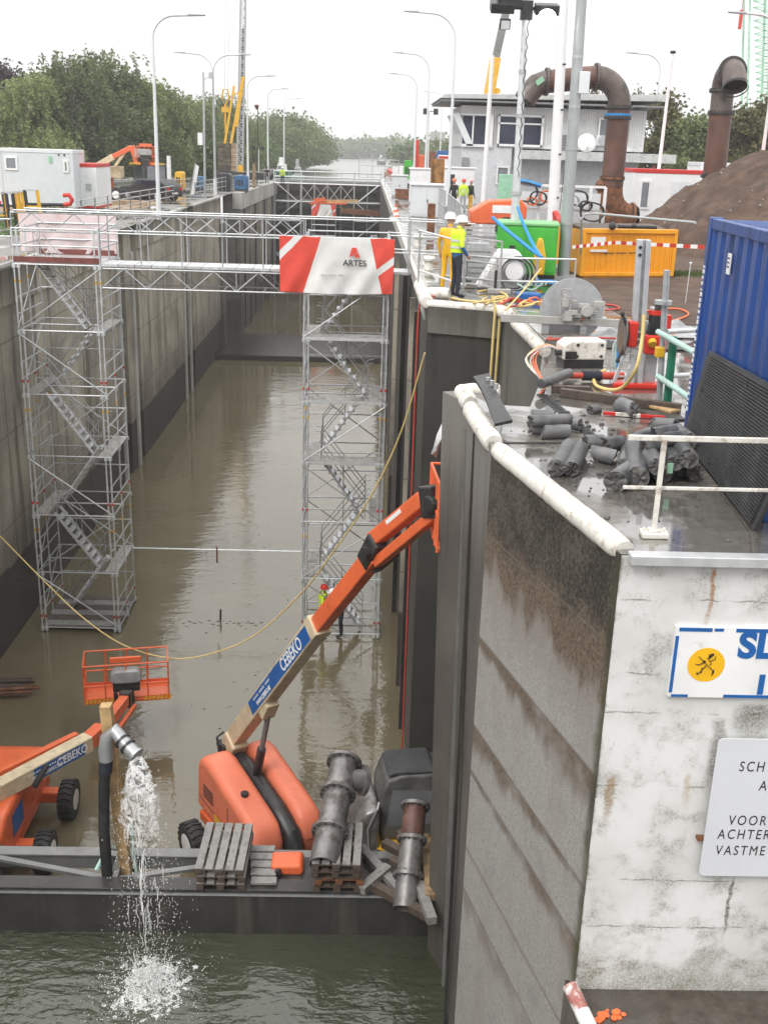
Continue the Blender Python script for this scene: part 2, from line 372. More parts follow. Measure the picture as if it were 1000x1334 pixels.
for z0 in (-.42, -1.13, -1.52, -2.28, -3.32, -3.86):
    d = mth(N, L, 'ABSOLUTE', mth(N, L, 'SUBTRACT', mth(N, L, 'ADD', z, mth(N, L, 'MULTIPLY', wrp, .07)), z0+.035))
    seg = ramp(N, L, noise(N, L, mapping(N, L, v, (1.6, 1.6, .3), loc=(z0*3, 0, z0)), 2.2, 5), .42, .6)
    c = mixc(N, L, mth(N, L, 'MULTIPLY', mth(N, L, 'MULTIPLY', ramp(N, L, d, .011, .003), seg), .75), c, col((.16,.145,.12)))
    c = mixc(N, L, mth(N, L, 'MULTIPLY', mth(N, L, 'MULTIPLY', ramp(N, L, d, .12, .0), ramp(N, L, fine, .45, .6)), mth(N, L, 'MULTIPLY', seg, .4)), c, col((.27,.26,.235)))
def stainx(c, x0, w, z0, z1, cl, amt):
    d = mth(N, L, 'ABSOLUTE', mth(N, L, 'SUBTRACT', mth(N, L, 'ADD', x, mth(N, L, 'MULTIPLY', mth(N, L, 'SUBTRACT', wrp, .5), .12)), x0))
    k = mth(N, L, 'MULTIPLY', ramp(N, L, d, w, w*.2), mth(N, L, 'MULTIPLY', ramp(N, L, z, z0, z0-.08), ramp(N, L, z, z1, z1+.35)))
    k = mth(N, L, 'MULTIPLY', k, ramp(N, L, fine, .25, .6))
    return mixc(N, L, mth(N, L, 'MULTIPLY', k, amt), c, col(cl))
def wp(px, py): return PY(px, py, 8.48)
a_ = wp(932, 738); b_ = wp(925, 812); c = stainx(c, a_.x-.01, .035, a_.z+.02, b_.z-.1, (.36,.15,.04), .95)
a_ = wp(797, 1010); b_ = wp(800, 1060); c = stainx(c, a_.x, .06, a_.z+.03, b_.z-.2, (.3,.2,.1), .9)
a_ = wp(898, 1008); b_ = wp(898, 1040); c = stainx(c, a_.x, .05, a_.z+.03, b_.z-.2, (.45,.33,.2), .7)
a_ = wp(957, 1145); b_ = wp(952, 1205); c = stainx(c, a_.x-.02, .025, a_.z+.03, b_.z-.25, (.1,.09,.07), .95)
a_ = wp(985, 915); b_ = wp(985, 960); c = stainx(c, a_.x, .25, a_.z+.02, b_.z-.1, (.1,.1,.07), .85)
a_ = wp(940, 945); b_ = wp(930, 1010); c = stainx(c, a_.x-.02, .1, a_.z+.1, b_.z-.3, (.13,.11,.085), .7)
rg = mth(N, L, 'ADD', x, mth(N, L, 'MULTIPLY', med, -.12))
c = mixc(N, L, mth(N, L, 'MULTIPLY', ramp(N, L, rg, 2.235, 2.19), .9), c, col((.06,.058,.035)))
L.new(c, b.inputs['Base Color']); b.inputs['Roughness'].default_value = .75
bump(N, L, b, mth(N, L, 'ADD', fine, med), .25, .015)

def wet(name, c0, c1, lo=.08, hi=.5, scale=.9, pud=.5):
    m, nt, N, L, b = _mat(name); v = coords(N)
    n1 = noise(N, L, v, scale, 5, .55, .4); n2 = noise(N, L, v, 7, 8, .7); n3 = noise(N, L, v, 60, 4, .7)
    c = mixc(N, L, ramp(N, L, n2, .3, .7), col(c0), col(c1))
    c = mixc(N, L, mth(N, L, 'MULTIPLY', ramp(N, L, n3, .5, .75), .35), c, col(c0, .4))
    k = ramp(N, L, n1, pud-.04, pud+.06)
    c = mixc(N, L, mth(N, L, 'MULTIPLY', k, .45), c, col(c0, .55))
    L.new(c, b.inputs['Base Color'])
    r = N.new('ShaderNodeMapRange'); r.inputs['To Min'].default_value = hi; r.inputs['To Max'].default_value = lo; L.new(k, r.inputs['Value'])
    L.new(r.outputs[0], b.inputs['Roughness'])
    L.new(k, b.inputs['Coat Weight']); b.inputs['Coat Roughness'].default_value = .03; b.inputs['Coat IOR'].default_value = 1.6; L.new(mth(N, L, 'ADD', .5, mth(N, L, 'MULTIPLY', k, .4)), b.inputs['Specular IOR Level'])
    bp = mth(N, L, 'MULTIPLY', n3, mth(N, L, 'SUBTRACT', 1.0, mth(N, L, 'MULTIPLY', k, .93)))
    bump(N, L, b, bp, .35, .012)
    return m
m_quay = wet('wet concrete quay', (.115,.103,.09), (.23,.212,.19), .02, .24, .8, .45)
m_asph = wet('wet paving', (.12,.115,.11), (.22,.21,.2), .15, .5, .4, .5)
m_landing = wet('brown lower landing', (.045,.034,.026), (.1,.08,.065), .2, .6, 1.2, .5)
m_gleft = wet('left quay paving', (.16,.15,.14), (.26,.25,.23), .2, .6, .3, .5)
m_soil = M('brown soil', (.098,.062,.045), .95, 0, .3, 1.2, (.06,.042,.034), 2.2, .5, .8, 22)
m_sand = M('sandy mud', (.36,.27,.18), .9, 0, .25, 1, (.22,.15,.09), 2, .5, .5, 20)
m_grassm = M('grass blades', (.07,.11,.03), .9, 0, .35, 1.5)
m_steelgate = M('rusty gate steel', (.05,.046,.04), .55, .2, .35, 1.2, (.09,.055,.045), 1.2, .5, .1, 20, streak=True)

def water_mat(name, c, bs, sc, rough=.04, dist=.05):
    m, nt, N, L, b = _mat(name); v = coords(N)
    n0 = noise(N, L, v, .25, 3)
    L.new(mixc(N, L, ramp(N, L, n0, .3, .7), col(c, .9), col(c, 1.1)), b.inputs['Base Color'])
    b.inputs['Roughness'].default_value = rough; b.inputs['IOR'].default_value = 1.75
    n1 = noise(N, L, mapping(N, L, v, (1.0, 2.3, 1)), sc, 3, .5, .6); n2 = noise(N, L, mapping(N, L, v, (1.2, 2.0, 1)), sc*3.1, 3, .5, .4)
    amp = ramp(N, L, noise(N, L, v, .22, 3), .3, .62)
    h = mth(N, L, 'MULTIPLY', mth(N, L, 'ADD', n1, mth(N, L, 'MULTIPLY', n2, .35)), mth(N, L, 'ADD', mth(N, L, 'MULTIPLY', amp, .8), .2))
    bump(N, L, b, h, bs, dist)
    return m
m_water = water_mat('turbid lock water', (.14,.117,.07), .26, 1.1, .02, .06)
m_waterf = water_mat('dark foreground water', (.05,.056,.034), .85, 1.5, .03, .12)
m_waterc = water_mat('canal water', (.2,.2,.18), .1, .4, .18, .05)
def foam_mat(name, lo, hi, sc, base):
    m, nt, N, L, b = _mat(name); v = coords(N)
    b.inputs['Base Color'].default_value = (.9,.9,.89,1); b.inputs['Roughness'].default_value = .15
    vo = N.new('ShaderNodeTexVoronoi'); vo.feature = 'DISTANCE_TO_EDGE'; vo.inputs['Scale'].default_value = sc
    w = N.new('ShaderNodeTexNoise'); w.inputs['Scale'].default_value = 5; w.inputs['Detail'].default_value = 4; L.new(v, w.inputs['Vector'])
    ad = N.new('ShaderNodeVectorMath'); ad.operation = 'ADD'; sc_ = N.new('ShaderNodeVectorMath'); sc_.operation = 'SCALE'; sc_.inputs[3].default_value = .45
    L.new(w.outputs['Color'], sc_.inputs[0]); L.new(v, ad.inputs[0]); L.new(sc_.outputs[0], ad.inputs[1]); L.new(mapping(N, L, ad.outputs[0], (1, 1, .55)), vo.inputs['Vector'])
    n2 = noise(N, L, v, 3.2, 5, .65)
    k = mth(N, L, 'ADD', ramp(N, L, vo.outputs['Distance'], .16, .02), ramp(N, L, n2, .52, .72), True)
    al = mth(N, L, 'ADD', mth(N, L, 'MULTIPLY', k, hi-lo), lo, True)
    L.new(al, b.inputs['Alpha'])
    tr = N.new('ShaderNodeBsdfTranslucent'); tr.inputs['Color'].default_value = (.9,.9,.89,1)
    return m
m_foam = foam_mat('white water', .12, .8, 13, .9)
m_drop = foam_mat('water drops', .35, .8, 13, .9)
m_lace = foam_mat('lacy falling water', .03, .34, 6.5, .9)
def leafmat(name, c0, c1):
    m, nt, N, L, b = _mat(name); v = coords(N)
    n1 = noise(N, L, v, .55, 4, .6); g = N.new('ShaderNodeNewGeometry').outputs['Random Per Island']
    oi = N.new('ShaderNodeObjectInfo').outputs['Random']
    k = mth(N, L, 'ADD', mth(N, L, 'MULTIPLY', ramp(N, L, n1, .3, .7), .65), mth(N, L, 'MULTIPLY', g, .35))
    c = mixc(N, L, k, col(c0), col(c1))
    hs = N.new('ShaderNodeHueSaturation'); L.new(c, hs.inputs['Color']); L.new(mth(N, L, 'ADD', mth(N, L, 'MULTIPLY', oi, .4), .8), hs.inputs['Value'])
    L.new(hs.outputs[0], b.inputs['Base Color']); b.inputs['Roughness'].default_value = .6; b.inputs['Specular IOR Level'].default_value = .25
    tr = N.new('ShaderNodeBsdfTranslucent'); L.new(hs.outputs[0], tr.inputs['Color'])
    mx = N.new('ShaderNodeMixShader'); mx.inputs[0].default_value = .25; L.new(b.outputs[0], mx.inputs[1]); L.new(tr.outputs[0], mx.inputs[2])
    L.new(mx.outputs[0], N['Material Output'].inputs['Surface'])
    return m
m_leaf = leafmat('birch leaves', (.11,.15,.05), (.3,.35,.14))
m_leafd = leafmat('dark leaves', (.075,.105,.045), (.21,.25,.1))
m_leafo = leafmat('olive autumn leaves', (.075,.085,.03), (.2,.18,.075))
m_leafg = leafmat('fresh green leaves', (.06,.12,.03), (.14,.21,.07))
m_leafp = leafmat('copper beech leaves', (.03,.02,.025), (.075,.045,.055))

# ------------------------------------------------------------------ sky and light (overcast)
S.view_settings.view_transform = 'Standard'; S.view_settings.look = 'None'
S.view_settings.exposure = 0.42; S.view_settings.gamma = 1.0
W = bpy.data.worlds.new('World'); S.world = W; W.use_nodes = True
N = W.node_tree.nodes; L = W.node_tree.links; bg = N['Background']
sk = N.new('ShaderNodeTexSky'); sk.sky_type = 'NISHITA'; sk.sun_disc = False
sk.sun_elevation = R(48); sk.sun_rotation = R(215); sk.air_density = 1.5; sk.dust_density = 6
hs = N.new('ShaderNodeHueSaturation'); hs.inputs['Saturation'].default_value = .12; L.new(sk.outputs[0], hs.inputs['Color'])
tc = N.new('ShaderNodeTexCoord').outputs['Generated']
zz = sepz(N, L, tc)[2]
el = mth(N, L, 'MAXIMUM', zz, 0.0)
cl = noise(N, L, mapping(N, L, tc, (1, 1, 3.5)), 1.7, 5, .55, .5)
lum = mth(N, L, 'ADD', mth(N, L, 'MULTIPLY', el, 9.5), mth(N, L, 'ADD', 7.7, mth(N, L, 'MULTIPLY', ramp(N, L, cl, .3, .7), .75)))
cmb = N.new('ShaderNodeCombineColor')
for i_, k_ in enumerate((1.0, 1.0, .995)): L.new(mth(N, L, 'MULTIPLY', lum, k_), cmb.inputs[i_])
L.new(mixc(N, L, .9, hs.outputs[0], cmb.outputs[0]), bg.inputs['Color']); bg.inputs['Strength'].default_value = .1
sun = bpy.data.lights.new('sun', 'SUN'); sun.energy = 1.1; sun.angle = R(25); sun.color = (1, .97, .92)
so = bpy.data.objects.new('sun', sun); C.objects.link(so)
_d = Vector((math.sin(R(215))*math.cos(R(48)), math.cos(R(215))*math.cos(R(48)), math.sin(R(48))))
so.rotation_euler = _d.to_track_quat('Z', 'Y').to_euler()
hz = MB(); hz.b2((-480, -45, -15), (480, 1250, 27))
HAZE = True
if HAZE:
    m_haze = bpy.data.materials.new('pale damp air'); m_haze.use_nodes = True
    N = m_haze.node_tree.nodes; L = m_haze.node_tree.links; N.remove(N['Principled BSDF'])
    pv = N.new('ShaderNodeVolumePrincipled'); pv.inputs['Color'].default_value = (.97,.985,1,1); pv.inputs['Density'].default_value = .0006; pv.inputs['Anisotropy'].default_value = .2
    L.new(pv.outputs[0], N['Material Output'].inputs['Volume'])
    tag(hz.build('haze', m_haze), kind='stuff')
S.cycles.use_denoising = True
S.cycles.max_bounces = 6; S.cycles.diffuse_bounces = 3; S.cycles.glossy_bounces = 3; S.cycles.transmission_bounces = 4; S.cycles.volume_bounces = 1; S.cycles.transparent_max_bounces = 8
S.cycles.caustics_reflective = False; S.cycles.caustics_refractive = False
S.cycles.use_adaptive_sampling = True; S.cycles.adaptive_threshold = .015

# ------------------------------------------------------------------ ground, water, lock walls
ZL, ZW, ZF = -0.6, -12.5, -9.75        # left quay, drained lock water, foreground water (right quay is 0)
NOTCH = [(1.49,23.88), (3.09,23.24), (3.16,18.31), (2.61,15.28), (2.31,14.02), (1.8,14.1), (1.43,15.03), (1.55,11.9), (2.27,8.48)]
def sheet(name, pts, z, mat):
    g = MB(); g.add([(p[0], p[1], z) for p in pts], [tuple(range(len(pts)))]); return tag(g.build(name, mat), kind='structure')
sheet('quay_ground', [(2.0,136), (1.55,31)]+NOTCH+[(470,8.48), (470,760), (300,720), (70,640), (18,450), (7,260), (4,140)], 0, m_quay)
sheet('left_ground', [(-11.2,-30), (-11.2,95.6), (-10.5,95.6), (-10.2,136), (-13,140), (-15,210), (-17,420), (-34,560), (-90,640), (-470,700), (-470,-30)], ZL, m_gleft)
sheet('far_bank_ground', [(-470,652), (470,652), (470,1200), (-470,1200)], -1.0, m_gleft)
sheet('canal_water', [(-460,135.6), (460,135.6), (460,1150), (-460,1150)], -1.7, m_waterc)
sheet('lock_water', [(-11.6,15.6), (3.4,15.6), (3.4,132), (-11.6,132)], ZW, m_water)
sheet('foreground_water', [(-30,-20), (2.6,-20), (2.6,15.55), (-30,15.55)], ZF, m_waterf)
sheet('lower_landing_ground', [(2.2,-20), (60,-20), (60,8.6), (2.2,8.6)], -4.62, m_landing)
sheet('paved_ground', [(2.3,29), (40,34), (300,60), (300,400), (9,400), (6,250), (2.5,130)], .004, m_asph)
sl = MB(); sl.b2((-11.5,82.4,-13), (1.9,92.5,-12.1)); tag(sl.build('lock_floor', m_slab), kind='structure')

def ribbon(mb, pts, z0, z1, t=.5, side=1):
    """solid wall along a polyline; the body lies to the `side` of the direction of travel"""
    for (x0,y0), (x1,y1) in zip(pts, pts[1:]):
        d = Vector((x1-x0, y1-y0, 0)).normalized(); n = Vector((d.y, -d.x, 0))*side*t
        vs = [(x0,y0,z0), (x1,y1,z0), (x1+n.x,y1+n.y,z0), (x0+n.x,y0+n.y,z0)]
        mb.add(vs+[(a,b_,z1) for a,b_,_ in vs], [(0,1,2,3),(7,6,5,4),(0,4,5,1),(1,5,6,2),(2,6,7,3),(3,7,4,0)])
def wall(name, label, pts, z0, z1, mat, t=.5, side=1):
    w = MB(); ribbon(w, pts, z0, z1, t, side); return tag(w.build(name, mat), label, 'wall')
B = -13.2
lw = thing('lock_wall', 'long grey concrete lock wall with dark tide band behind the scaffold tower with treads', 'wall')
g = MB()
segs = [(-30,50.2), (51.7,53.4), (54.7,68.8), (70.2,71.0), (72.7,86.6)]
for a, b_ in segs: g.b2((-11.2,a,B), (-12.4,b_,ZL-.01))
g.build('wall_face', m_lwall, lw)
for a, b_ in ((50.2,51.7), (53.4,54.7), (68.8,70.2), (71.0,72.7)):
    g = MB(); g.b2((-12.0,a,B), (-12.4,b_,ZL-.01)); g.build('groove', m_recess, lw)  # slot shade put into the colour: darker concrete at the groove backs
    g = MB(); g.b2((-11.08,a-.45,B), (-11.19,a-.02,ZL-1.2)); g.build('rib', m_coping, lw)
for a, b_ in ((-30,50.15), (54.75,68.75), (72.75,86.5)):
    g = MB(); g.b2((-11.08,a,ZL-1.15), (-11.6,b_,ZL+.02)); g.build('coping', m_lwall, lw)
    g = MB(); g.path([(-11.16,a,ZL+.03), (-11.16,b_,ZL+.03)], .12, 8); g.build('nosing', m_coping, lw, True)
for a in (53.75, 71.3):
    g = MB()
    for k in range(38): g.tube((-11.7,a+.1,-1.3-k*.3), (-11.7,a+.6,-1.3-k*.3), .02, 5)
    g.bar((-11.7,a+.1,-1), (-11.7,a+.1,-12.4), .05); g.bar((-11.7,a+.6,-1), (-11.7,a+.6,-12.4), .05)
    g.build('ladder', m_dsteel, lw)
fw = thing('lock_wall', 'far projecting section of grey lock wall with vertical grooves, two people on top', 'wall')
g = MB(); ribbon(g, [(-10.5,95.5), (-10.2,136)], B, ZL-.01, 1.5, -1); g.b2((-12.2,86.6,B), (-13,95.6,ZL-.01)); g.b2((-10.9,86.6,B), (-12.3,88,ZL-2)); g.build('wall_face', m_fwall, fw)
for k in range(7):
    yy = 98+k*4.6; g = MB(); g.b2((-10.62+.0075*(yy-95)+.02,yy,B), (-10.62+.0075*(yy-95)+.24,yy+.7,ZL-1.4)); g.build('pilaster', m_lwall if k % 2 else m_dsteel, fw)
g = MB(); ribbon(g, [(-10.35,95.4), (-10.05,136)], ZL-1.3, ZL+.05, .8, -1); g.build('coping', m_coping, fw)
rw = thing('lock_wall', 'dark streaked lock wall running away beside the wet walkway under the fences', 'wall')
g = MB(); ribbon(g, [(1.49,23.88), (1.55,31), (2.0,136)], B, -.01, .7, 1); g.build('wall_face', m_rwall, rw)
g = MB(); ribbon(g, [(1.46,24.6), (1.52,31), (1.97,135)], -.45, .03, .2, 1); g.build('coping', m_coping, rw)
for k in range(5):
    g = MB(); yy = 27+k*1.1+k*k*1.5; g.b2((1.36,yy,B), (1.52,yy+.22,-.6)); g.build('pilaster', m_lwall if k in (1,3) else m_dsteel, rw)
rc = thing('recess_wall', 'blackened concrete face of the gate recess with two yellow hoses hanging down it', 'wall')
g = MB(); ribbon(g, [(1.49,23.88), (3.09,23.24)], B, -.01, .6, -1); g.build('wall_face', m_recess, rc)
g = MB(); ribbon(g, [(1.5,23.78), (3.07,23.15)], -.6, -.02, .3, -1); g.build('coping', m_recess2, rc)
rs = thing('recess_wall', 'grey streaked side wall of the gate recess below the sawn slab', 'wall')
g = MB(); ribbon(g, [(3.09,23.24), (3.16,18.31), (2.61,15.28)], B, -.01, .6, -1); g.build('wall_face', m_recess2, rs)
p1 = thing('pier_wall', 'tall narrow concrete pier panel with steel strip beside the tilted orange basket', 'wall')
g = MB(); ribbon(g, [(2.61,15.28), (2.31,14.02), (1.8,14.1), (1.43,15.03)], B, -.02, .25, -1); ribbon(g, [(1.43,15.03), (1.55,11.9)], B, -.01, .5, -1); g.build('wall_face', m_pier1, p1)
_o = p1.children[0] if p1.children else [x for x in C.objects if x.parent == p1][0]
for v_ in _o.data.vertices:
    if v_.co.z < -5 and v_.co.x < 1.6: v_.co.x += .27 if v_.co.y > 14 else .03
g = MB(); g.bar((1.49,14.1,-.35), (1.66,14.1,-13), .06, .06); g.build('edge_strip', m_gsteel, p1)
g = MB(); g.bar((1.51,13.3,-.2), (1.6,13.3,-13), .08, .05); g.build('edge_strip', m_dsteel, p1)
p2 = thing('pier_wall', 'slanting pier wall, black at the top and pale with brown streaks lower down', 'wall')
g = MB(); ribbon(g, [(1.55,11.9), (2.27,8.48)], B, -.01, .5, -1); g.build('wall_face', m_pier2, p2)
p3 = thing('white_wall', 'white painted concrete wall with mildew and rust streaks carrying the signs', 'wall')
g = MB(); ribbon(g, [(2.275,8.48), (60,8.48)], -4.7, -.01, .5, -1); g.build('wall_face', m_wwall, p3)
g = MB(); g.b2((2.33,8.36,-.06), (60,8.5,.03)); g.build('edge_rail', m_alu, p3, bevel=.008)
g = MB(); ribbon(g, [(2.2,-20), (2.2,8.6)], B, -4.63, .5, 1); tag(g.build('landing_wall', m_pier1), 'low concrete retaining wall below the white wall', 'wall')
# gate at the far end
gt = thing('lock_gate', 'dark rust streaked lock gate closing the chamber far behind the scaffolding', 'gate')
g = MB(); g.b2((-10.6,131.5,B), (2.2,132.3,-.5)); g.build('gate_leaf', m_steelgate, gt)
for zz in (-1.5,-3.6,-5.6,-7.8,-10):
    g = MB(); g.b2((-10.6,131.1,zz), (2.2,131.5,zz+.35)); g.build('gate_beam', m_steelgate if zz > -2 or zz < -6 else m_dsteel, gt)
g = MB(); g.b2((-10.6,131.2,-.5), (2.2,133,-.25)); g.build('gate_walkway', m_galv, gt)
# ------------------------------------------------------------------ scaffolding
def link(name, me, parent, loc=(0,0,0)):
    o = bpy.data.objects.new(name, me); C.objects.link(o); o.parent = parent; o.location = loc; return o
def stair_flight(w, h, wid, dirn):
    """aluminium flight rising from x=0 to x=w (mirrored when dirn < 0); treads across y"""
    g = MB(); fx = lambda x: x if dirn > 0 else w-x
    for y in (0, wid): g.bar((fx(.15), y, .02), (fx(w-.15), y, h-.02), .16, .035)
    n = 9
    for i in range(1, n):
        t = i/n; g.box((fx(.15+t*(w-.3)), wid/2, t*h), (.2, wid-.02, .035))
    return g
def scaffold(label, loc, dx, dy, lifts, base_deck, mids=(), flip=1):
    t = thing('scaffold_tower', label, 'scaffolding', loc)
    zt = lifts*2.0
    g = MB(); g.tube((0,0,-.1), (0,0,zt+1.15), .026, 7)
    for k in range(lifts+1):
        g.tube((0,0,k*2-.06), (0,0,k*2+.06), .062, 7); g.tube((0,0,k*2+.9), (0,0,k*2+1.08), .036, 7)
    for k in range(lifts):
        for q_, mi_ in ((.42, 1), (1.5, 2)):
            g.mi = mi_ if (k+mi_) % 2 else 0
            g.tube((0,0,k*2+q_), (0,0,k*2+q_+.09), .03, 7)
    g.mi = 0
    st = g.build('standard', [m_galvl, m_redo, m_yellow], t, True)
    for p in ((dx,0,0), (0,dy,0), (dx,dy,0), (0,dy*.5,0), (dx,dy*.5,0), (.14,.0,0), (dx-.14,0,0)): link('standard', st.data, t, p)
    gx = MB(); gx.tube((0,0,0), (dx,0,0), .025, 6); gy = MB(); gy.tube((0,0,0), (0,dy,0), .025, 6)
    lx = gx.build('ledger', m_galv, t, True); ly = gy.build('ledger', m_galv, t, True)
    lx.location = (0,0,.05); ly.location = (0,0,.05)
    for k in range(lifts+1):
        for y in (0, dy):
            if k or y: link('ledger', lx.data, t, (0,y,k*2+.05))
        for x in (0, dx):
            if k or x: link('ledger', ly.data, t, (x,0,k*2+.05))
        for hh in (.55, 1.05): link('guard_rail', ly.data, t, (0,0,k*2+hh)); link('guard_rail', ly.data, t, (dx,0,k*2+hh))
        link('ledger', lx.data, t, (0,dy*.5,k*2+.05))
        if k < lifts: link('guard_rail', lx.data, t, (0,dy,k*2+1.05))
    for k in range(lifts):
        for y in (0, dy):
            a, b_ = ((0,dx) if (k+(y > 0)) % 2 else (dx,0))
            g = MB(); g.tube((a,y-.03,k*2+.1), (b_,y-.03,k*2+1.95), .022, 6); g.build('brace', m_galv, t, True)
        g = MB(); g.tube((-.03,0,k*2+.1), (-.03,dy,k*2+1.95), .022, 6); g.build('brace', m_galv, t, True)
        d = flip if k % 2 else -flip
        y0 = .28 if d < 0 else dy*.5+.25
        f = stair_flight(dx-.9, 1.98, .66, d); o = f.build('stair_flight', m_alu, t); o.location = (.45, y0, k*2+.08)
        g = MB(); W = dx-.9
        for y in (0, .66):
            for hh in (.5, 1.0):
                xa, xb = (.1, W-.1) if d > 0 else (W-.1, .1)
                g.path([(xa,y,hh-.05), (xa+(.0),y,hh+.05), (xb,y,hh+1.93), (xb+(.18 if d > 0 else -.18),y,hh+1.95)], .016, 5)
            xa, xb = (.1, W-.1) if d > 0 else (W-.1, .1)
            for q in (0, .5, 1): xx = xa+(xb-xa)*q; g.tube((xx,y,q*1.95), (xx,y,q*1.95+1.02), .014, 5)
        o2 = g.build('handrail', m_galv, o, True)
        ex = dx-.42 if d > 0 else 0.0
        g = MB(); g.b2((ex+.02,.1,k*2+2.02), (ex+.44,dy-.1,k*2+2.07)); g.build('landing', m_deck, t)
    if base_deck:
        for i in range(6):
            g = MB(); g.b2((.02,.05+i*dy/6,.06), (dx-.02,.05+(i+.93)*dy/6,.12)); g.build('base_board', m_woodd if i % 2 else m_greywood, t)
    for k in mids:
        g = MB(); g.b2((.04,.02,k*2+.06), (dx-.04,.64,k*2+.11)); g.build('deck', m_deck, t)
        g = MB(); g.b2((.04,-.03,k*2+.0), (dx-.04,.0,k*2+.1)); g.build('deck_edge', m_galvl, t)
    g = MB()
    for i in range(4): g.b2((.45,.02+i*dy/4,zt+.06), (dx-.02,.02+(i+.95)*dy/4,zt+.11))
    g.build('deck', m_alu, t)
    for a, b_ in (((0,-.03,0),(dx,0,.17)), ((0,dy,0),(dx,dy+.03,.17))):
        g = MB(); g.b2((a[0],a[1],zt+.11), (b_[0],b_[1],zt+.11+.17)); g.build('toe_board', m_toe, t)
    for y in (0, dy):
        for hh in (.55, 1.05): link('guard_rail', lx.data, t, (0,y,zt+hh+.05))
    return t
T1 = (-10.46, 33.06, -12.4); T2 = (-1.72, 33.0, -12.4); DX, DY = 2.57, 2.6
scaffold('galvanised scaffold stair tower by the grey wall with a plank base above the water', T1, DX, DY, 6, True, (), -1)
scaffold('galvanised scaffold stair tower carrying the red and white banner', T2, DX, DY, 6, False, (3, 4, 5))
for s_ in (-1, 1):
    pass
# jack bases / little platform panels on the second tower
# footbridge from tower to tower
fb = thing('footbridge', 'light lattice girder footbridge between the two scaffold towers', 'bridge', (0,0,0))
xa, xb = T1[0]+DX+.03, T2[0]-.03
def girder(y, zt, zb, x0, x1, step=.62):
    g = MB()
    g.tube((x0,y,zt), (x1,y,zt), .026, 6); g.tube((x0,y,zb), (x1,y,zb), .026, 6)
    n = int((x1-x0)/step); st = (x1-x0)/n
    for i in range(n):
        a, b_ = (zb, zt) if i % 2 == 0 else (zt, zb)
        g.tube((x0+i*st,y,a), (x0+(i+1)*st,y,b_), .018, 5)
    for i in range(0, n+1, 6): g.tube((x0+i*st,y,zb), (x0+i*st,y,zt), .02, 5)
    return g
for y in (33.1, 34.2):
    girder(y, -.42, -1.0, xa, xb).build('girder', m_galv, fb, True)
    girder(y, 1.15, .62, xa-(2.6 if y < 34 else 0), xb+.0).build('guard_girder', m_galv, fb, True)
    g = MB(); g.tube((xa-2.5,y-.05,1.22), (xb+2.8,y-.05,1.22), .02, 6); g.build('handrail', m_galvl, fb, True)
for i in range(12):
    w_ = (xb-xa)/12; g = MB(); g.b2((xa+i*w_+.01,33.06,-.36), (xa+(i+1)*w_-.01,34.24,-.28)); g.build('deck_board', m_alu if i % 3 else m_galvl, fb)
for x in np.linspace(xa, xb, 6):
    g = MB(); g.tube((x,33.1,-.4), (x,33.1,1.2), .02, 6); g.tube((x,34.2,-.4), (x,34.2,1.2), .02, 6); g.tube((x,33.1,-1), (x,34.2,-1), .02, 6); g.build('post', m_galv, fb, True)
gw = thing('gangway', 'short scaffold gangway with handrails from the banner tower to the wet quay', 'walkway', (0,0,0))
xr = T2[0]+DX
g = MB(); g.b2((xr+.02,33.2,-.36), (2.2,34.3,-.29)); g.build('deck', m_alu, gw)
for y in (33.1, 34.35):
    for hh in (.3, .8, 1.25):
        g = MB(); g.tube((xr-.02,y,hh), (3.4 if y < 34 else 2.6,y+.1,hh-.05), .024, 6); g.build('handrail', m_galvl, gw, True)
    for x in (xr+.6, 2.5):
        g = MB(); g.tube((x,y,-.3 if x < 1.6 else 0), (x,y,1.3), .024, 6); g.build('post', m_galv, gw, True)
tag(MB().tube((-21,33.05,.45), (T1[0],33.05,.45), .024, 6).tube((-21,33.05,.95), (T1[0],33.05,.95), .024, 6).tube((-14,33.05,-.6), (-14,33.05,1), .024, 6).tube((-17,33.05,-.6), (-17,33.05,1), .024, 6).build('guard_rail', m_galv, None, True), 'scaffold tube guard rail on the quay leading to the plank based tower', 'railing')
tt = thing('tie_tube', 'long thin scaffold tube spanning low over the water between the towers', 'scaffold tube')
g = MB(); g.tube((T1[0]+DX,35.6,-10.4), (T2[0],35.6,-10.4), .026, 6); g.build('tube', m_galvl, tt, True)
g = MB(); g.tube((-4.9,35.6,-10.9), (-4.9,35.6,-10.3), .03, 6); g.build('hanging_rod', m_rust, tt, True)

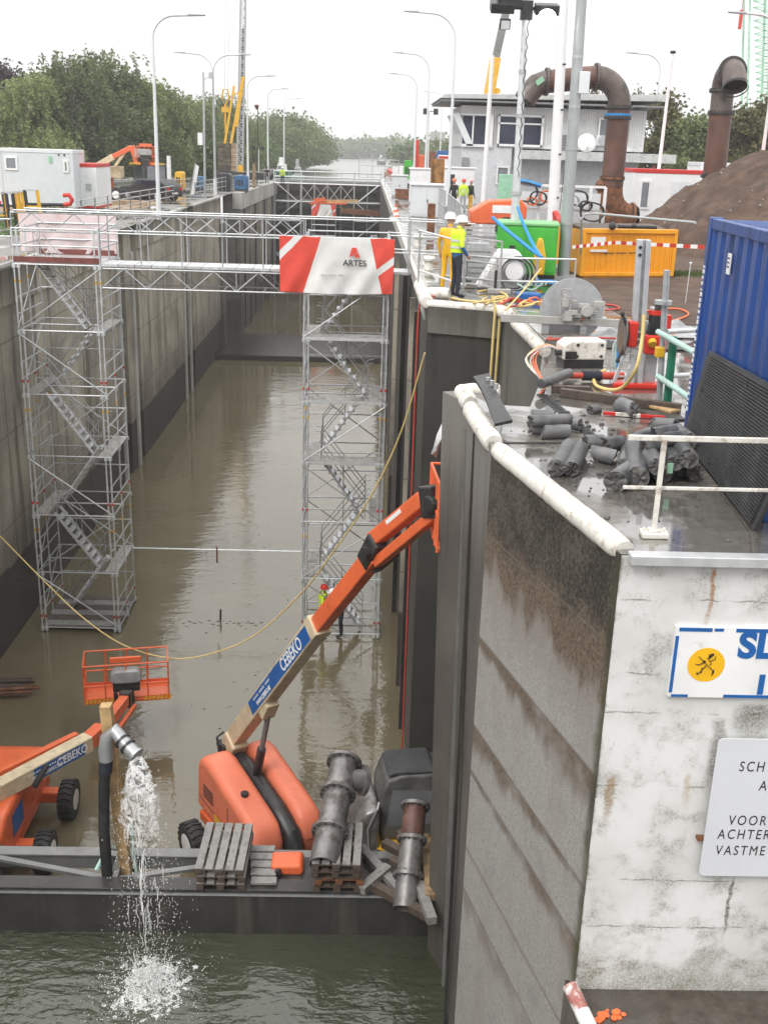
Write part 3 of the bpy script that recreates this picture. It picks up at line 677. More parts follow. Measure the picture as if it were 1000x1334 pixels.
# banners
def text(body, size, parent, mat, mw, name='lettering', sx=1.0, bold=0.0, align='CENTER', ext=.001, shear=0.0, sp=1.0):
    cu = bpy.data.curves.new(name, 'FONT'); cu.body = body; cu.size = size; cu.extrude = ext; cu.offset = bold; cu.shear = shear; cu.space_character = sp
    cu.align_x = align; cu.align_y = 'CENTER'
    tmp = bpy.data.objects.new(name, cu); C.objects.link(tmp)
    me = bpy.data.meshes.new_from_object(tmp.evaluated_get(bpy.context.evaluated_depsgraph_get()))
    bpy.data.objects.remove(tmp); bpy.data.curves.remove(cu)
    me.materials.clear(); me.materials.append(mat); me.transform(Matrix.Diagonal((sx,1,1,1))); me.transform(mw)
    o = bpy.data.objects.new(name, me); C.objects.link(o); o.parent = parent; return o
FACE = Matrix.Rotation(R(90), 4, 'X')                        # text plane facing -y
def banner(label, name, a, b_, y, back=False):
    """hanging sheet with folds; a upper left, b_ lower right (x, z)"""
    t = thing(name, label, 'banner', (a[0], y, a[1]))
    w, h = b_[0]-a[0], a[1]-b_[1]
    nx, nz = (230, 110) if not back else (72, 36)
    g = MB(); vs = []
    def pt(u, v):
        sag = .035*h*math.sin(PI*u)*v
        dy = .035*math.sin(u*19+v*4)*v+.05*math.sin(u*7-v*3)*v*(1-.4*v)+.02*math.sin(u*31+v*9)*v
        return Vector((u*w*(1-.012*v)+.02*v, dy-.04, -v*h-sag*(.4+.6*v)+.012*math.sin(u*37)*(1-v)-.05*u*0))
    vs = [pt(i/nx, k/nz) for k in range(nz+1) for i in range(nx+1)]
    fs = []; ms = []
    for k in range(nz):
        for i in range(nx):
            u, v = (i+.5)/nx, (k+.5)/nz; m_ = 0
            if u < .36-.155*v: m_ = 1
            if u > .785+.12*v: m_ = 1
            if m_ == 1 and u < .4 and abs((u-.085)-(.17-v)*.46) < .038: m_ = 0
            if m_ == 1 and u > .7 and abs((u-.93)+(v-.5)*.62) < .045: m_ = 0
            fs.append((k*(nx+1)+i, k*(nx+1)+i+1, (k+1)*(nx+1)+i+1, (k+1)*(nx+1)+i)); ms.append(m_)
    g.v = [tuple(p) for p in vs]; g.f = fs; g.m = ms
    o = g.build('cloth', [m_bback, m_bback] if back else [m_bwht, m_bred], t, True, fix=False)
    so_ = o.modifiers.new('thick', 'SOLIDIFY'); so_.thickness = .004
    return t, w, h
# crisp diagonal edges: the sheet is cut finely, so build its pattern at a fine grid
def _fine(nx, nz): pass
pa = PY(364, 307, 32.9); pb = PY(512, 383, 32.9)
bt, bw, bh = banner('large red and white company banner with a red A emblem hung on the scaffold tower', 'banner', (pa.x, pa.z), (pb.x, pb.z), 32.9)
def at(u, v, dy=-.12): return Matrix.Translation((u*bw, dy, -v*bh)) @ FACE
text('ARTES', .25, bt, m_ink, at(.655, .455), bold=.004, sx=1.0)
g = MB(); c0 = at(.655, .25)
def sh(poly):
    g.add([c0 @ Vector((x, z, d)) for d in (0, .004) for x, z in poly], [tuple(range(len(poly))), tuple(range(2*len(poly)-1, len(poly)-1, -1))]+[(i, (i+1) % len(poly), len(poly)+(i+1) % len(poly), len(poly)+i) for i in range(len(poly))])
sh([(-.165,-.16), (-.09,.13), (.05,.13), (.085,.0), (-.02,-.07)])
sh([(-.03,-.1), (.1,-.02), (.16,-.16), (.03,-.16)])
g.build('emblem', m_bred, bt)
g = MB(); [g.box(at(.36+k*.0165, .68) @ Vector((0,0,.003)), (.035+.012*(k % 3), .004, .022+.01*(k % 2))) for k in range(13) if k % 5 != 4]; g.build('faint_print', m_galv, bt)
pa = PY(24, 277, 35.7); pb = PY(154, 331, 35.7)
banner('pale pinkish back of a banner tied along the top of the plank based tower', 'banner', (pa.x, pa.z), (pb.x, pb.z), 35.72, True)

# far scaffolding in front of the gate
fs_ = thing('scaffolding', 'wide grey scaffolding right across the chamber in front of the far gate', 'scaffolding', (0,0,0))
X0 = -10.2; cols = [X0+i*1.53 for i in range(9)]
for x in cols:
    big = x in (cols[0], cols[2], cols[6], cols[8])
    g = MB(); g.tube((x,128,-12.4), (x,128,.9 if big else -.4), .075 if big else .05, 5); g.tube((x,130.3,-12.4), (x,130.3,.6), .04, 5); g.build('standard', m_galvl if big else m_galv, fs_, True)
for z in (-10.6,-8.6,-6.6,-4.6,-2.6,-.6,.1,.7):
    for x0, x1 in ((cols[0],cols[2]), (cols[2],cols[6]), (cols[6],cols[8])):
        if (x0 == cols[2] and z < -4): continue
        for yy_ in (127.95, 130.3): g = MB(); g.tube((x0,yy_,z), (x1,yy_,z), .075 if yy_ < 129 else .06, 5); g.build('ledger', m_galvl if z in (-.6,-4.6) else m_galv, fs_, True)
for i, (z, fl) in enumerate([(-10.6,0), (-8.6,1), (-6.6,0), (-4.6,1), (-2.6,0)]):
    for x0, x1 in ((cols[0]+.3,cols[2]-.3), (cols[8]-.3,cols[6]+.3)):
        g = MB(); a, b_ = (x0,x1) if fl else (x1,x0); g.tube((a,127.9,z), (b_,127.9,z+2), .06, 5); g.build('brace', m_galvl, fs_, True)
for i in range(2, 6):
    g = MB(); g.tube((cols[i],127.9,-2.6), (cols[i+1],127.9,-.7), .04, 5); g.tube((cols[i+1],127.9,-2.6), (cols[i],127.9,-.7), .04, 5); g.build('brace', m_galv, fs_, True)
g = MB(); g.b2((cols[0],128,-.62), (cols[8],129.2,-.5)); g.build('deck', m_deck, fs_)
for z in (-2.5, -4.5):
    g = MB(); g.b2((cols[2],128.2,z), (cols[6],129,z+.1)); g.build('deck', m_deck, fs_)
pa = PY(406, 266, 126); pb = PY(437, 283, 126)
banner('tiny red and white banner hanging on the distant scaffolding in front of the gate', 'banner', (pa.x, pa.z), (pb.x, pb.z), 126)
sf = thing('scaffold_tower', 'small low scaffold platform under the tiny distant banner', 'scaffolding', (0,0,0))
for x in (pa.x, pb.x):
    for y in (126.1, 127.4):
        g = MB(); g.tube((x,y,-12.4), (x,y,pa.z+.2), .045, 5); g.build('standard', m_galv, sf, True)
for z in (-10.5,-9,-7.5,-6.2,-5):
    g = MB(); g.tube((pa.x,126.1,z), (pb.x,126.1,z), .05, 5); g.build('ledger', m_galvl, sf, True)
g = MB(); g.b2((pa.x-.3,126.1,pa.z+.05), (pb.x+1.2,127.4,pa.z+.2)); g.build('deck', m_orange, sf)
g = MB(); g.bar((pa.x+.6,126.6,pa.z+.3), (pb.x+2.5,126.8,pa.z+.45), .35); tag(g.build('timber_beam', m_woodl), 'pale timber lying on the orange platform in front of the gate', 'timber')
g = MB(); g.bar((pa.x+.2,126.4,pa.z+.4), (pb.x-1.2,126.5,pa.z+.55), .4); tag(g.build('steel_beam', m_orange), 'orange beam lying on the small distant platform', 'beam')
g = MB(); g.bar((pb.x+.5,126.4,pa.z-.6), (pb.x+5.5,126.9,pa.z-.9), .6); tag(g.build('steel_beam', m_rust), 'red brown beam stretched across the distant scaffolding beside the tiny banner', 'beam')
rl = thing('railing', 'thin grey scaffold railing standing on top of the far gate', 'railing', (0,0,0))
a = PY(468, 205, 131); b_ = PY(508, 230, 131)
for i in range(4):
    x = a.x+(b_.x+1-a.x)*i/3; g = MB(); g.tube((x,131.8,-.3), (x,131.8,a.z+.2*(i < 3)), .045, 5); g.build('post', m_galv, rl, True)
for z in (a.z-.9, a.z-.2, -.1+.3):
    g = MB(); g.tube((a.x,131.8,z), (b_.x+1,131.8,z), .04, 5); g.build('rail', m_galv, rl, True)

# ------------------------------------------------------------------ dam and what lies on it
dm = thing('cofferdam', 'dark steel dam beam with a light grey truss on top holding back the water', 'dam', (0,0,0))
g = MB(); g.b2((-11.3,15.25,-13.2), (1.56,15.5,-8.83)); g.build('front_plate', m_dsteel, dm, bevel=.02)
g = MB(); g.b2((-11.3,15.18,-8.83), (1.55,15.5,-8.79)); g.build('top_flange', m_dsteel, dm, bevel=.01)
g = MB(); g.b2((-11.3,15.2,-8.93), (1.55,15.25,-8.89)); g.build('front_rib', m_galv, dm)
g = MB(); g.b2((-11.3,16.18,-8.91), (1.55,16.42,-8.87)); g.b2((-11.3,16.22,-9.18), (1.55,16.26,-8.91)); g.build('rear_chord', m_gsteel, dm, bevel=.008)
xs = [-11.0,-8.5,-6.4,-4.05,-1.75,.5]
for i, x in enumerate(xs):
    g = MB(); g.b2((x-.07,15.56,-8.95), (x+.07,16.17,-8.85)); g.build('cross_member', m_gsteel, dm)
    if i < len(xs)-1:
        x2 = xs[i+1]
        g = MB(); g.bar((x+.1,15.6,-8.92) if i % 2 else (x+.1,16.15,-8.92), (x2-.1,16.15,-8.92) if i % 2 else (x2-.1,15.6,-8.92), .11, .06); g.build('diagonal', m_gsteel, dm)
    g = MB(); g.bar((x,16.6,-9.0), (x+.9,15.6,-11.6), .12); g.bar((x,16.6,-9.2), (x,16.6,-12.6), .14); g.build('strut', m_dsteel, dm)
g = MB(); g.b2((-11.3,15.5,-11.3), (1.56,16.7,-11.2)); g.build('lower_shelf', m_dsteel, dm)
g = MB(); g.b2((-2.5,15.56,-8.9), (1.5,16.17,-8.84)); g.build('deck_plate', m_dsteel, dm)

def pallet(label, loc, rz=0, w=.82, l=1.2, nb=5, tilt=0, mats=(None, None), group='pallets on the dam'):
    t = thing('pallet', label, 'pallet', loc, rz, group); t.rotation_euler = (tilt, 0, rz)
    mt, mb_ = mats[0] or m_greywood, mats[1] or m_woodd
    bwid = w/nb*.8
    for i in range(nb):
        x = -w/2+bwid/2+i*(w-bwid)/(nb-1)
        g = MB(); g.b2((x-bwid/2,-l/2,.118), (x+bwid/2,l/2,.142)); g.build('top_board', mt, t, bevel=.004)
    for y in (-l/2+.05, 0, l/2-.05):
        g = MB(); g.b2((-w/2,y-.05,.096), (w/2,y+.05,.118)); g.build('cross_board', mb_, t)
        for x in (-w/2+.06, 0, w/2-.06):
            g = MB(); g.b2((x-.06,y-.07,.022), (x+.06,y+.07,.096)); g.build('block', mb_, t)
    for x in (-w/2+.06, 0, w/2-.06):
        g = MB(); g.b2((x-.05,-l/2,0), (x+.05,l/2,.022)); g.build('bottom_board', mb_, t)
    return t
def pc(px, py, z): return PZ(px, py, z)
q = pc(291, 1112, -8.35)
pallet('wet grey pallet on top of the stack in front of the big orange machine', (q.x,15.75,-8.44), R(-2), tilt=R(4))
pallet('grey pallet lying directly under the tilted top pallet by the orange machine', (q.x+.02,15.76,-8.6), R(-1), tilt=R(3))
pallet('lowest grey pallet of the stack in front of the orange machine, resting on the beam', (q.x+.0,15.74,-8.765), R(0))
pallet('grey pallet shoved out behind the stack, its boards showing beside it', (q.x+.36,15.82,-8.765), R(-1), group='pallets on the dam') if False else None
q2 = pc(440, 1110, -8.3)
for i, (lb, dxx, rz) in enumerate([('dark pallet at the very bottom of the stack under the flanged pipe', 0, 0), ('second dark brown pallet from the bottom under the flanged pipe', .02, 1.5), ('third dark brown pallet up the stack under the flanged pipe', -.02, -1), ('grey topped pallet directly carrying the long flanged pipe', 0, -2)]):
    pallet(lb, (q2.x+dxx,15.72,-8.765+i*.146), R(rz), mats=((m_woodd if i < 3 else m_greywood), (m_rust if i == 1 else m_woodd)))
def plank(name, label, a, b_, w, h, mat, group=None):
    g = MB(); g.bar(a, b_, w, h); o = g.build(name, mat, None, bevel=.006); return tag(o, label, 'plank' if 'plank' in name else 'timber beam', group)
for i in range(5):
    p = PZ(342-i*0, 1098+i*13, -8.6); 
    plank('plank', 'short grey plank stacked next to the pallets, %s of five' % ('farthest', 'second farthest', 'middle', 'second nearest', 'nearest')[i], (p.x-.22,16.25-i*.22,-8.74), (p.x+.22,16.25-i*.22,-8.74), .17, .05, m_greywood, 'short planks on the dam')
ob = thing('float_box', 'small orange plastic box wedged on the beam between the pallet stacks', 'box', (PZ(372, 1138, -8.6).x, 15.85, -8.84))
g = MB(); g.prism([(-.26,0),(.26,0),(.3,.1),(.24,.2),(-.28,.18)], 'y', -.2, .24); g.build('box_shell', m_orange, ob, bevel=.04)
g = MB(); g.tube((-.15,-.21,.1), (-.15,-.29,.1), .06, 12); g.build('cap', m_black, ob, True)

def flanged_pipe(name, label, a, b_, r, fl, mats, extra=None):
    a, b_ = Vector(a), Vector(b_); t = thing(name, label, 'pipe', a)
    d = b_-a; dn = d.normalized()
    g = MB(); 
    cut = extra or 1.0
    def hollow(p, q, m_):
        g = MB(); dd, u, v = g.frame(p, q); n = 24; vs = []
        for e, rr in ((p, r), (q, r), (q, r*.9), (p, r*.9)):
            for i in range(n):
                an = 2*PI*i/n; vs.append(e+u*math.cos(an)*rr+v*math.sin(an)*rr)
        g.add(vs, [(k*n+i, k*n+(i+1) % n, ((k+1) % 4)*n+(i+1) % n, ((k+1) % 4)*n+i) for k in range(4) for i in range(n)])
        g.build('barrel', m_, t, True)
    hollow(Vector((0,0,0)), d*cut, mats[0])
    if cut < 1: hollow(d*cut, d, mats[1])
    for f in fl:
        g = MB(); p = d*f; g.tube(p-dn*.03, p+dn*.03, r*1.32, 24); o = g.build('flange', mats[0], t, True)
        g = MB(); dd, u, v = g.frame(p-dn, p+dn)
        for i in range(14):
            an = 2*PI*i/14; c_ = p+u*math.cos(an)*r*1.18+v*math.sin(an)*r*1.18; g.tube(c_-dn*.055, c_+dn*.055, .02, 6)
        g.build('bolt', m_dsteel, o)
    return t
a = PY(421, 1128, 15.2); b_ = PY(449, 990, 17.3)
pp = flanged_pipe('steel_pipe', 'long grey flanged steel pipe lying across the tall pallet stack', a, b_, .25, (.3, .66, .97), (m_pipe, m_pipe))
d = b_-a
g = MB(); g.tube(d*.8, d*.8+Vector((.42,.15,-.1)), .2, 18); g.tube(d*.8+Vector((.38,.14,-.09)), d*.8+Vector((.45,.16,-.11)), .28, 18); g.build('side_branch', m_pipe, pp, True)
a = PY(527, 1184, 14.75); b_ = PY(541, 1046, 16.2)
flanged_pipe('steel_pipe', 'flanged pipe with a rust red upper half leaning beside the black cab', a, b_, .2, (.3, .64, .97), (m_pipe, m_rpipe), .64)
tm = [((470,1105),(520,1160),.0), ((480,1150),(565,1195),.1), ((500,1098),(572,1128),.2), ((510,1120),(575,1150),.3), ((520,1085),(570,1112),.38), ((545,1150),(572,1200),.45), ((470,1160),(505,1130),.15), ((555,1090),(575,1170),.5)]
for i, (p, q_, h) in enumerate(tm):
    A_, B_ = PZ(p[0], p[1], -8.76+h*.45), PZ(q_[0], q_[1], -8.74+h*.45)
    A_.x = min(A_.x, 1.38); B_.x = min(B_.x, 1.38)
    mt = m_greywood if i in (0,5,6) else m_wood if i == 7 else m_woodd
    plank('timber_beam', 'rough timber thrown down among the beams around the red topped pipe', A_, B_, .16, .14, mt, 'timbers around the red topped pipe')
# post, riser hose, discharge elbow, falling water
a = PY(138, 918, 15.95)
g = MB(); g.bar((a.x,15.95,a.z), (a.x+.3,15.95,-11.2), .19, .19); tag(g.build('timber_post', m_woodl, None, bevel=.01), 'upright pale timber post strapped behind the gushing pipe', 'post')
rh = thing('discharge_hose', 'black riser hose with a metal elbow spilling water beside the timber post', 'hose', (a.x, 15.72, -9))
ep = PY(150, 955, 15.72); op = PY(178, 984, 15.45); L0 = Vector((a.x,15.72,-9))
g = MB(); g.path([Vector((-.02,-.1,-2.2)), Vector((-.06,-.1,-.2)), Vector((-.08,-.08,1.0)), Vector((-.04,-.05,1.9)), Vector((.02,-.03,2.45))], .095, 14); g.build('hose_body', m_black, rh, True)
e0, o0 = ep-L0, op-L0
g = MB(); g.path([Vector((.02,-.03,2.4)), Vector((.02,-.03,2.6)), Vector((.05,-.02,2.8)), e0+Vector((0,0,.05)), e0+(o0-e0)*.5, o0], .12, 16); g.build('elbow', m_galv, rh, True)
for f in (.35, .6, .98):
    c_ = e0+(o0-e0)*f; dn = (o0-e0).normalized(); g = MB(); g.tube(c_-dn*.02, c_+dn*.02, .145, 18); g.build('clamp_ring', m_galv if f > .9 else m_blackm, rh, True)
g = MB(); g.tube((-.01,-.04,2.15), (.02,-.03,2.42), .112, 14); g.build('collar', m_navy, rh, True)
g = MB(); g.path([(a.x+.3,16.0,-8.0), (a.x+.32,16.0,-8.8), (a.x+.4,15.9,-9.2)], .03, 6); g.path([(a.x-.25,15.6,-8.75), (a.x-.1,15.9,-8.5), (a.x+.0,16.2,-8.75)], .04, 6); tag(g.build('ratchet_strap', m_teal, None, True), 'pale blue strap lashed round the foot of the timber post', 'strap')
rw_ = random.Random(5)
from mathutils import noise as mn
P0 = op; vx, vy = .36, -1.45
def fall(t, sx=1, sy=1): return Vector((P0.x+vx*t*sx, P0.y+vy*t*sy, P0.z-.45*t-2.73*t*t))
g = MB()
for layer in range(5):                                       # torn sheets of falling water
    nu, nv = 22, 46; vs = []; tmax = (.34,.42,.5,.3,.56)[layer]
    for j in range(nv+1):
        t = tmax*j/nv; c_ = fall(t, 1, 1); R_ = .085+.2*min(1,t*2.2)*(1-.25*t)*(.6+.14*layer)
        for i in range(nu+1):
            a_ = 2*PI*i/nu; w = mn.fractal(Vector((math.cos(a_)*1.2+layer*7, math.sin(a_)*1.2, t*5)), 1, 2, 4)
            r_ = R_*(1+.55*w*min(1,t*4)); vs.append(c_+Vector((math.cos(a_)*r_, math.sin(a_)*r_*.7, .1*w*min(1,t*3))))
    g.add(vs, [(j*(nu+1)+i, j*(nu+1)+i+1, (j+1)*(nu+1)+i+1, (j+1)*(nu+1)+i) for j in range(nv) for i in range(nu) if rw_.random() > .55*j/nv-.1])
o = g.build('water_jet', m_lace, None, True, fix=False); tag(o, kind='stuff')
g = MB()
for i in range(70):
    sx, sy = rw_.gauss(1,.22), rw_.gauss(1,.3); t0 = .04+rw_.random()*.85; dt = rw_.uniform(.04,.12)
    off = Vector((rw_.gauss(0,.05+.1*t0), rw_.gauss(0,.07), rw_.gauss(0,.03)))
    pts = [fall(t0+dt*k/5, sx, sy)+off+Vector((rw_.gauss(0,.012),rw_.gauss(0,.012),rw_.gauss(0,.01))) for k in range(6)]
    w = rw_.uniform(.004,.010); g.path(pts, [w*.3, w, w*1.2, w, w*.7, w*.2], 5)
for i in range(1900):
    t0 = rw_.random()**.6; p = fall(t0, rw_.gauss(1,.55), rw_.gauss(1,.5))+Vector((rw_.gauss(0,.07+.17*t0),rw_.gauss(0,.1+.1*t0),rw_.gauss(0,.08)))
    g.ball(p, rw_.uniform(.003,.010), 5, 4, (1,1,rw_.uniform(1,2.4)))
tag(g.build('water_drops', m_drop, None, True), kind='stuff')
ft = fall(1.0); ft.z = ZF
g = MB(); n = 64; vs = []
for layer in range(3):
    vs = []
    for j in range(n+1):
        for i in range(n+1):
            x, y = (i/n*2-1)*(.62+.14*layer), (j/n*2-1)*(.75+.15*layer); rr = math.hypot(x/(.6+.14*layer), y/(.72+.15*layer))
            w = mn.fractal(Vector((x*6+layer*3, y*6, layer*1.7)), .9, 2, 5)
            vs.append((ft.x+x, ft.y+y, ZF-.03+max(0,1-rr)**1.3*(.2-.05*layer)*(.5+1.2*w)+.03*w))
    g.add(vs, [(j*(n+1)+i, j*(n+1)+i+1, (j+1)*(n+1)+i+1, (j+1)*(n+1)+i) for j in range(n) for i in range(n) if math.hypot(i/n*2-1, j/n*2-1) < .97+.25*(rw_.random()-.5)])
o = g.build('splash_foam', m_foam, None, True, fix=False); tag(o, kind='stuff')
g = MB()
for i in range(45):
    an = rw_.random()*2*PI; r0 = abs(rw_.gauss(0,.3)); l_ = rw_.uniform(.05,.2); up_ = rw_.uniform(.05,.3)*math.exp(-r0*1.5)
    p = Vector((ft.x+r0*math.cos(an)*1.1, ft.y+r0*math.sin(an)*1.3, ZF+.02)); d_ = Vector((math.cos(an)*l_, math.sin(an)*l_, up_))
    w = rw_.uniform(.003,.007); g.path([p, p+d_*.5+Vector((0,0,.03)), p+d_+Vector((rw_.gauss(0,.02),rw_.gauss(0,.02),0))], [w*1.4, w, w*.4], 5)
for i in range(2600):
    rr = abs(rw_.gauss(0,.42)); an = rw_.random()*2*PI; s_ = rw_.uniform(.003,.011)*math.exp(-rr*.5)
    hgt = abs(rw_.gauss(.0,.2))*math.exp(-rr*1.8)
    g.ball((ft.x+rr*math.cos(an)*1.2, ft.y+rr*math.sin(an)*1.5, ZF+.005+hgt), s_, 5, 3, (rw_.uniform(.8,1.9),rw_.uniform(.8,1.9),.6 if hgt < .03 else 1))
tag(g.build('splash_drops', m_drop, None, True), kind='stuff')
for i in range(13):
    p = PZ(5+i*2.2, 884+(i % 5)*5, -12.4+.06*(i//5)); q_ = PZ(38+rnd.uniform(-6,14), 880+(i % 5)*5+rnd.uniform(-2,6), -12.38+.06*(i//5)); p = q_-Vector((1.9,rnd.uniform(.1,.3),0))
    g = MB(); g.tube(p, q_, .055, 7, .045); tag(g.build('log', m_woodd if i % 3 else m_rust, None, True), 'thin brown log in the bundle floating at the foot of the wall', 'log', 'logs in the floating bundle')
# ------------------------------------------------------------------ boom lifts
def local(o, root_loc, rz):
    o.data.transform(Matrix.Rotation(-rz, 4, 'Z') @ Matrix.Translation(-Vector(root_loc))); return o
def wheel(root, c, r, w, axis=(1,0,0), rim=None):
    c = Vector(c); q = Vector((0,0,1)).rotation_difference(Vector(axis)).to_matrix()
    g = MB(); g.lathe([(r*.55,-w/2), (r*.9,-w/2), (r*.98,-w*.36), (r,-w*.2), (r,w*.2), (r*.98,w*.36), (r*.9,w/2), (r*.55,w/2)], c, 26, q)
    for k in range(20):
        an = 2*PI*k/20; p = c+q @ Vector((math.cos(an)*r*.99, math.sin(an)*r*.99, 0)); dx = q @ Vector((-math.sin(an)*.05, math.cos(an)*.05, w*.46))
        g.bar(p-(q @ Vector((0,0,.0))), p+dx, .05, .05); g.bar(p, p+q @ Vector((math.sin(an)*.05*-1, math.cos(an)*.05, -w*.46)), .05, .05)
    wh = g.build('wheel', m_black, root, True)
    g = MB(); g.lathe([(.06,-w*.36), (r*.5,-w*.34), (r*.56,-w*.5), (r*.5,-w*.52)], c, 20, q); g.lathe([(.06,w*.36), (r*.5,w*.34), (r*.56,w*.5), (r*.5,w*.52)], c, 20, q); g.lathe([(r*.16,-w*.45), (r*.16,w*.45)], c, 10, q)
    g.build('rim', rim or m_white, wh, True)
def basket(root, M4, w=2.3, d=.9, h=1.05, tarp=m_tarp):
    """work platform in its own axes (x width, y towards the boom negative), moved by M4 into the lift's axes"""
    def fin(o): o.data.transform(M4); return o
    g = MB(); g.b2((-w/2,-d/2,0), (w/2,d/2,.04)); fin(g.build('basket_floor', m_orange, root))
    for (x0,y0),(x1,y1) in (((-w/2,-d/2),(w/2,-d/2)), ((w/2,-d/2),(w/2,d/2)), ((w/2,d/2),(-w/2,d/2)), ((-w/2,d/2),(-w/2,-d/2))):
        g = MB()
        for z in (.07, .55, h): g.tube((x0,y0,z), (x1,y1,z), .024, 7)
        g.bar((x0,y0,.1), (x1,y1,.1), .02, .15)
        n = 4 if abs(x1-x0) > 1 else 2
        for k in range(n): t = k/n; g.tube((x0+(x1-x0)*t,y0+(y1-y0)*t,0), (x0+(x1-x0)*t,y0+(y1-y0)*t,h), .022, 7)
        fin(g.build('basket_rail', m_orange, root, True))
    g = MB(); g.b2((-.36,-d/2-.06,.35), (.36,-d/2+.12,.78)); g.b2((-.2,-d/2-.22,-.08), (.2,-d/2-.02,.4)); g.bar((-.3,-d/2-.05,.35), (-.28,-d/2-.03,0), .1); fin(g.build('console', m_blackm, root, bevel=.03))
    g = MB(); g.prism([(-.42,.68), (-.3,.62), (.3,.62), (.42,.68), (.4,.9), (.3,1.0), (-.3,1.0), (-.4,.9)], 'y', -d/2-.12, -d/2+.2); fin(g.build('console_cover', tarp, root, bevel=.05, seg=3))
    g = MB(); g.b2((-.42,-d/2+.1,h), (.42,-d/2+.18,h+.16)); fin(g.build('console_guard', m_orange, root, bevel=.02))
    for s_ in (-1, 1):
        g = MB()
        for k in range(7): x = s_*(.45+k*.11); g.add([(x,-d/2-.025,.03), (x+.06,-d/2-.025,.03), (x+.1,-d/2-.025,.16), (x+.04,-d/2-.025,.16)], [(0,1,2,3)])
        fin(g.build('hazard_stripe', m_yellow, root))

# big lift: orange hood split by a black channel, cream boom, orange fly boom and jib
HL, HZ = Vector((-2.05, 20.75, -12.5)), R(32.3)
bl = thing('boom_lift', 'big orange boom lift with split rounded hood and cream boom raised to the pier', 'boom lift', HL, HZ)
def hood(x0, x1, mat, nm='hood'):
    prof = [(-1.62,1.15), (-1.7,1.75), (-1.5,2.12), (-1.15,2.26), (.6,2.68), (1.0,2.66), (1.25,2.4), (1.32,1.2)]
    g = MB(); g.prism(prof, 'x', x0, x1); o = g.build(nm, mat, bl, True, bevel=.23, seg=6); return o
h1 = hood(-.94, -.2, m_orangef); h2 = hood(.2, .78, m_orangef)
for o_, xs_ in ((h1, (-.945, -.2)), (h2, (.2, .785))):
    g = MB()
    g.bar((xs_[0]-.002 if o_ == h1 else xs_[1]+.002, -1.2, 1.45), (xs_[0]-.002 if o_ == h1 else xs_[1]+.002, 1.1, 1.6), .006, .012)
    g.bar((xs_[0]-.002 if o_ == h1 else xs_[1]+.002, -.4, 1.25), (xs_[0]-.002 if o_ == h1 else xs_[1]+.002, -.4, 2.1), .012, .006)
    g.bar((xs_[0]+.1, -1.695, 1.62), (xs_[1]-.1, -1.695, 1.62), .006, .012)
    g.build('panel_gap', m_ink, o_)
    for k in range(5): g = MB(); xx = xs_[0]-.003 if o_ == h1 else xs_[1]+.003; g.b2((xx-.004, .35, 1.72+k*.07), (xx+.004, .85, 1.75+k*.07)); g.build('vent_slot', m_ink, o_)
    g = MB(); xm = (xs_[0]+xs_[1])/2; g.b2((xm-.06, -1.712, 1.7), (xm+.06, -1.69, 1.75)); g.build('latch', m_blackm, o_)
g = MB(); g.tube((-.6,-.55,2.3), (-.6,-.55,2.47), .085, 14); g.build('exhaust_stub', m_black, h1, True)
for o_, x, z in ((h1, -.45, 1.5), (h2, .6, 1.45)):
    g = MB(); g.add([(x-.13,-1.675,z), (x+.13,-1.675,z), (x+.13,-1.678,z+.08), (x-.13,-1.678,z+.08)], [(0,1,2,3)]); g.build('sticker', m_yellow, o_)
g = MB(); g.add([(-.99,.2,1.4), (-.99,-.25,1.35), (-.99,-.25,1.6), (-.99,.2,1.65)], [(0,1,2,3)]); g.build('sticker', m_yellow, h1)
g = MB(); g.path([(0,1.35,2.3), (0,.6,2.36), (0,-.9,2.06), (0,-1.55,1.82), (0,-1.78,1.4), (0,-1.72,1.02)], [.17,.19,.2,.2,.19,.17], 10); g.b2((-.2,-1.6,1.05), (.2,1.2,1.7)); g.build('counterweight_channel', m_blackm, bl, True, bevel=.02)
g = MB(); g.b2((-.95,-1.55,.95), (.9,1.1,1.2)); g.b2((-.45,-.8,.62), (.45,.8,.95)); g.build('turntable', m_orange, bl, bevel=.03)
g = MB(); g.b2((-.6,-1.5,.35), (.6,1.6,.65)); g.b2((-1.15,.75,.4), (1.25,1.0,.6)); g.b2((-1.15,-1.15,.4), (1.25,-.9,.6)); g.build('chassis', m_orange, bl, bevel=.03)
for x in (-1.2, 1.3):
    for y in (-1.05, .9): wheel(bl, (x,y,.5), .5, .38)
NP = Vector((.845, .534, 0))
def on_boom(px, py, off=0.0):
    """photo position on the upright plane in which the boom stands"""
    r = _ray(px, py); o = Vector((0,0,CZ)); k = Vector((-2.62,21.65,0)).dot(NP)+off
    t = (k-o.dot(NP))/r.dot(NP); return o+r*t
Minv = Matrix.Rotation(-HZ, 4, 'Z') @ Matrix.Translation(-HL)
def lp(p): return Minv @ Vector(p)
bA, bB, bC, bD = lp(on_boom(303,966)), lp(on_boom(413,817)), lp(on_boom(489,722)), lp(on_boom(570,656))
dn = (bC-bA).normalized()
g = MB(); g.bar(bA, bB, .34, .4); boom = g.build('boom', m_cream, bl, bevel=.025)
g = MB(); g.bar(bB-dn*.05, bB+dn*.16, .37, .43); g.build('boom_collar', m_cream, boom, bevel=.01)
g = MB(); g.bar(bB+dn*.1, bC, .27, .32); fly = g.build('fly_boom', m_orange, bl, bevel=.025)
side = Vector((-1,0,0)); up = side.cross(dn)
if up.z < 0: up = -up
mid = bA+(bB-bA)*.66
g = MB(); L_ = (bB-bA).length
c0 = mid+side*.173
g.add([c0-dn*L_*.32-up*.155, c0+dn*L_*.32-up*.155, c0+dn*L_*.32+up*.155, c0-dn*L_*.32+up*.155], [(0,1,2,3)]); g.build('decal', m_blue, boom)
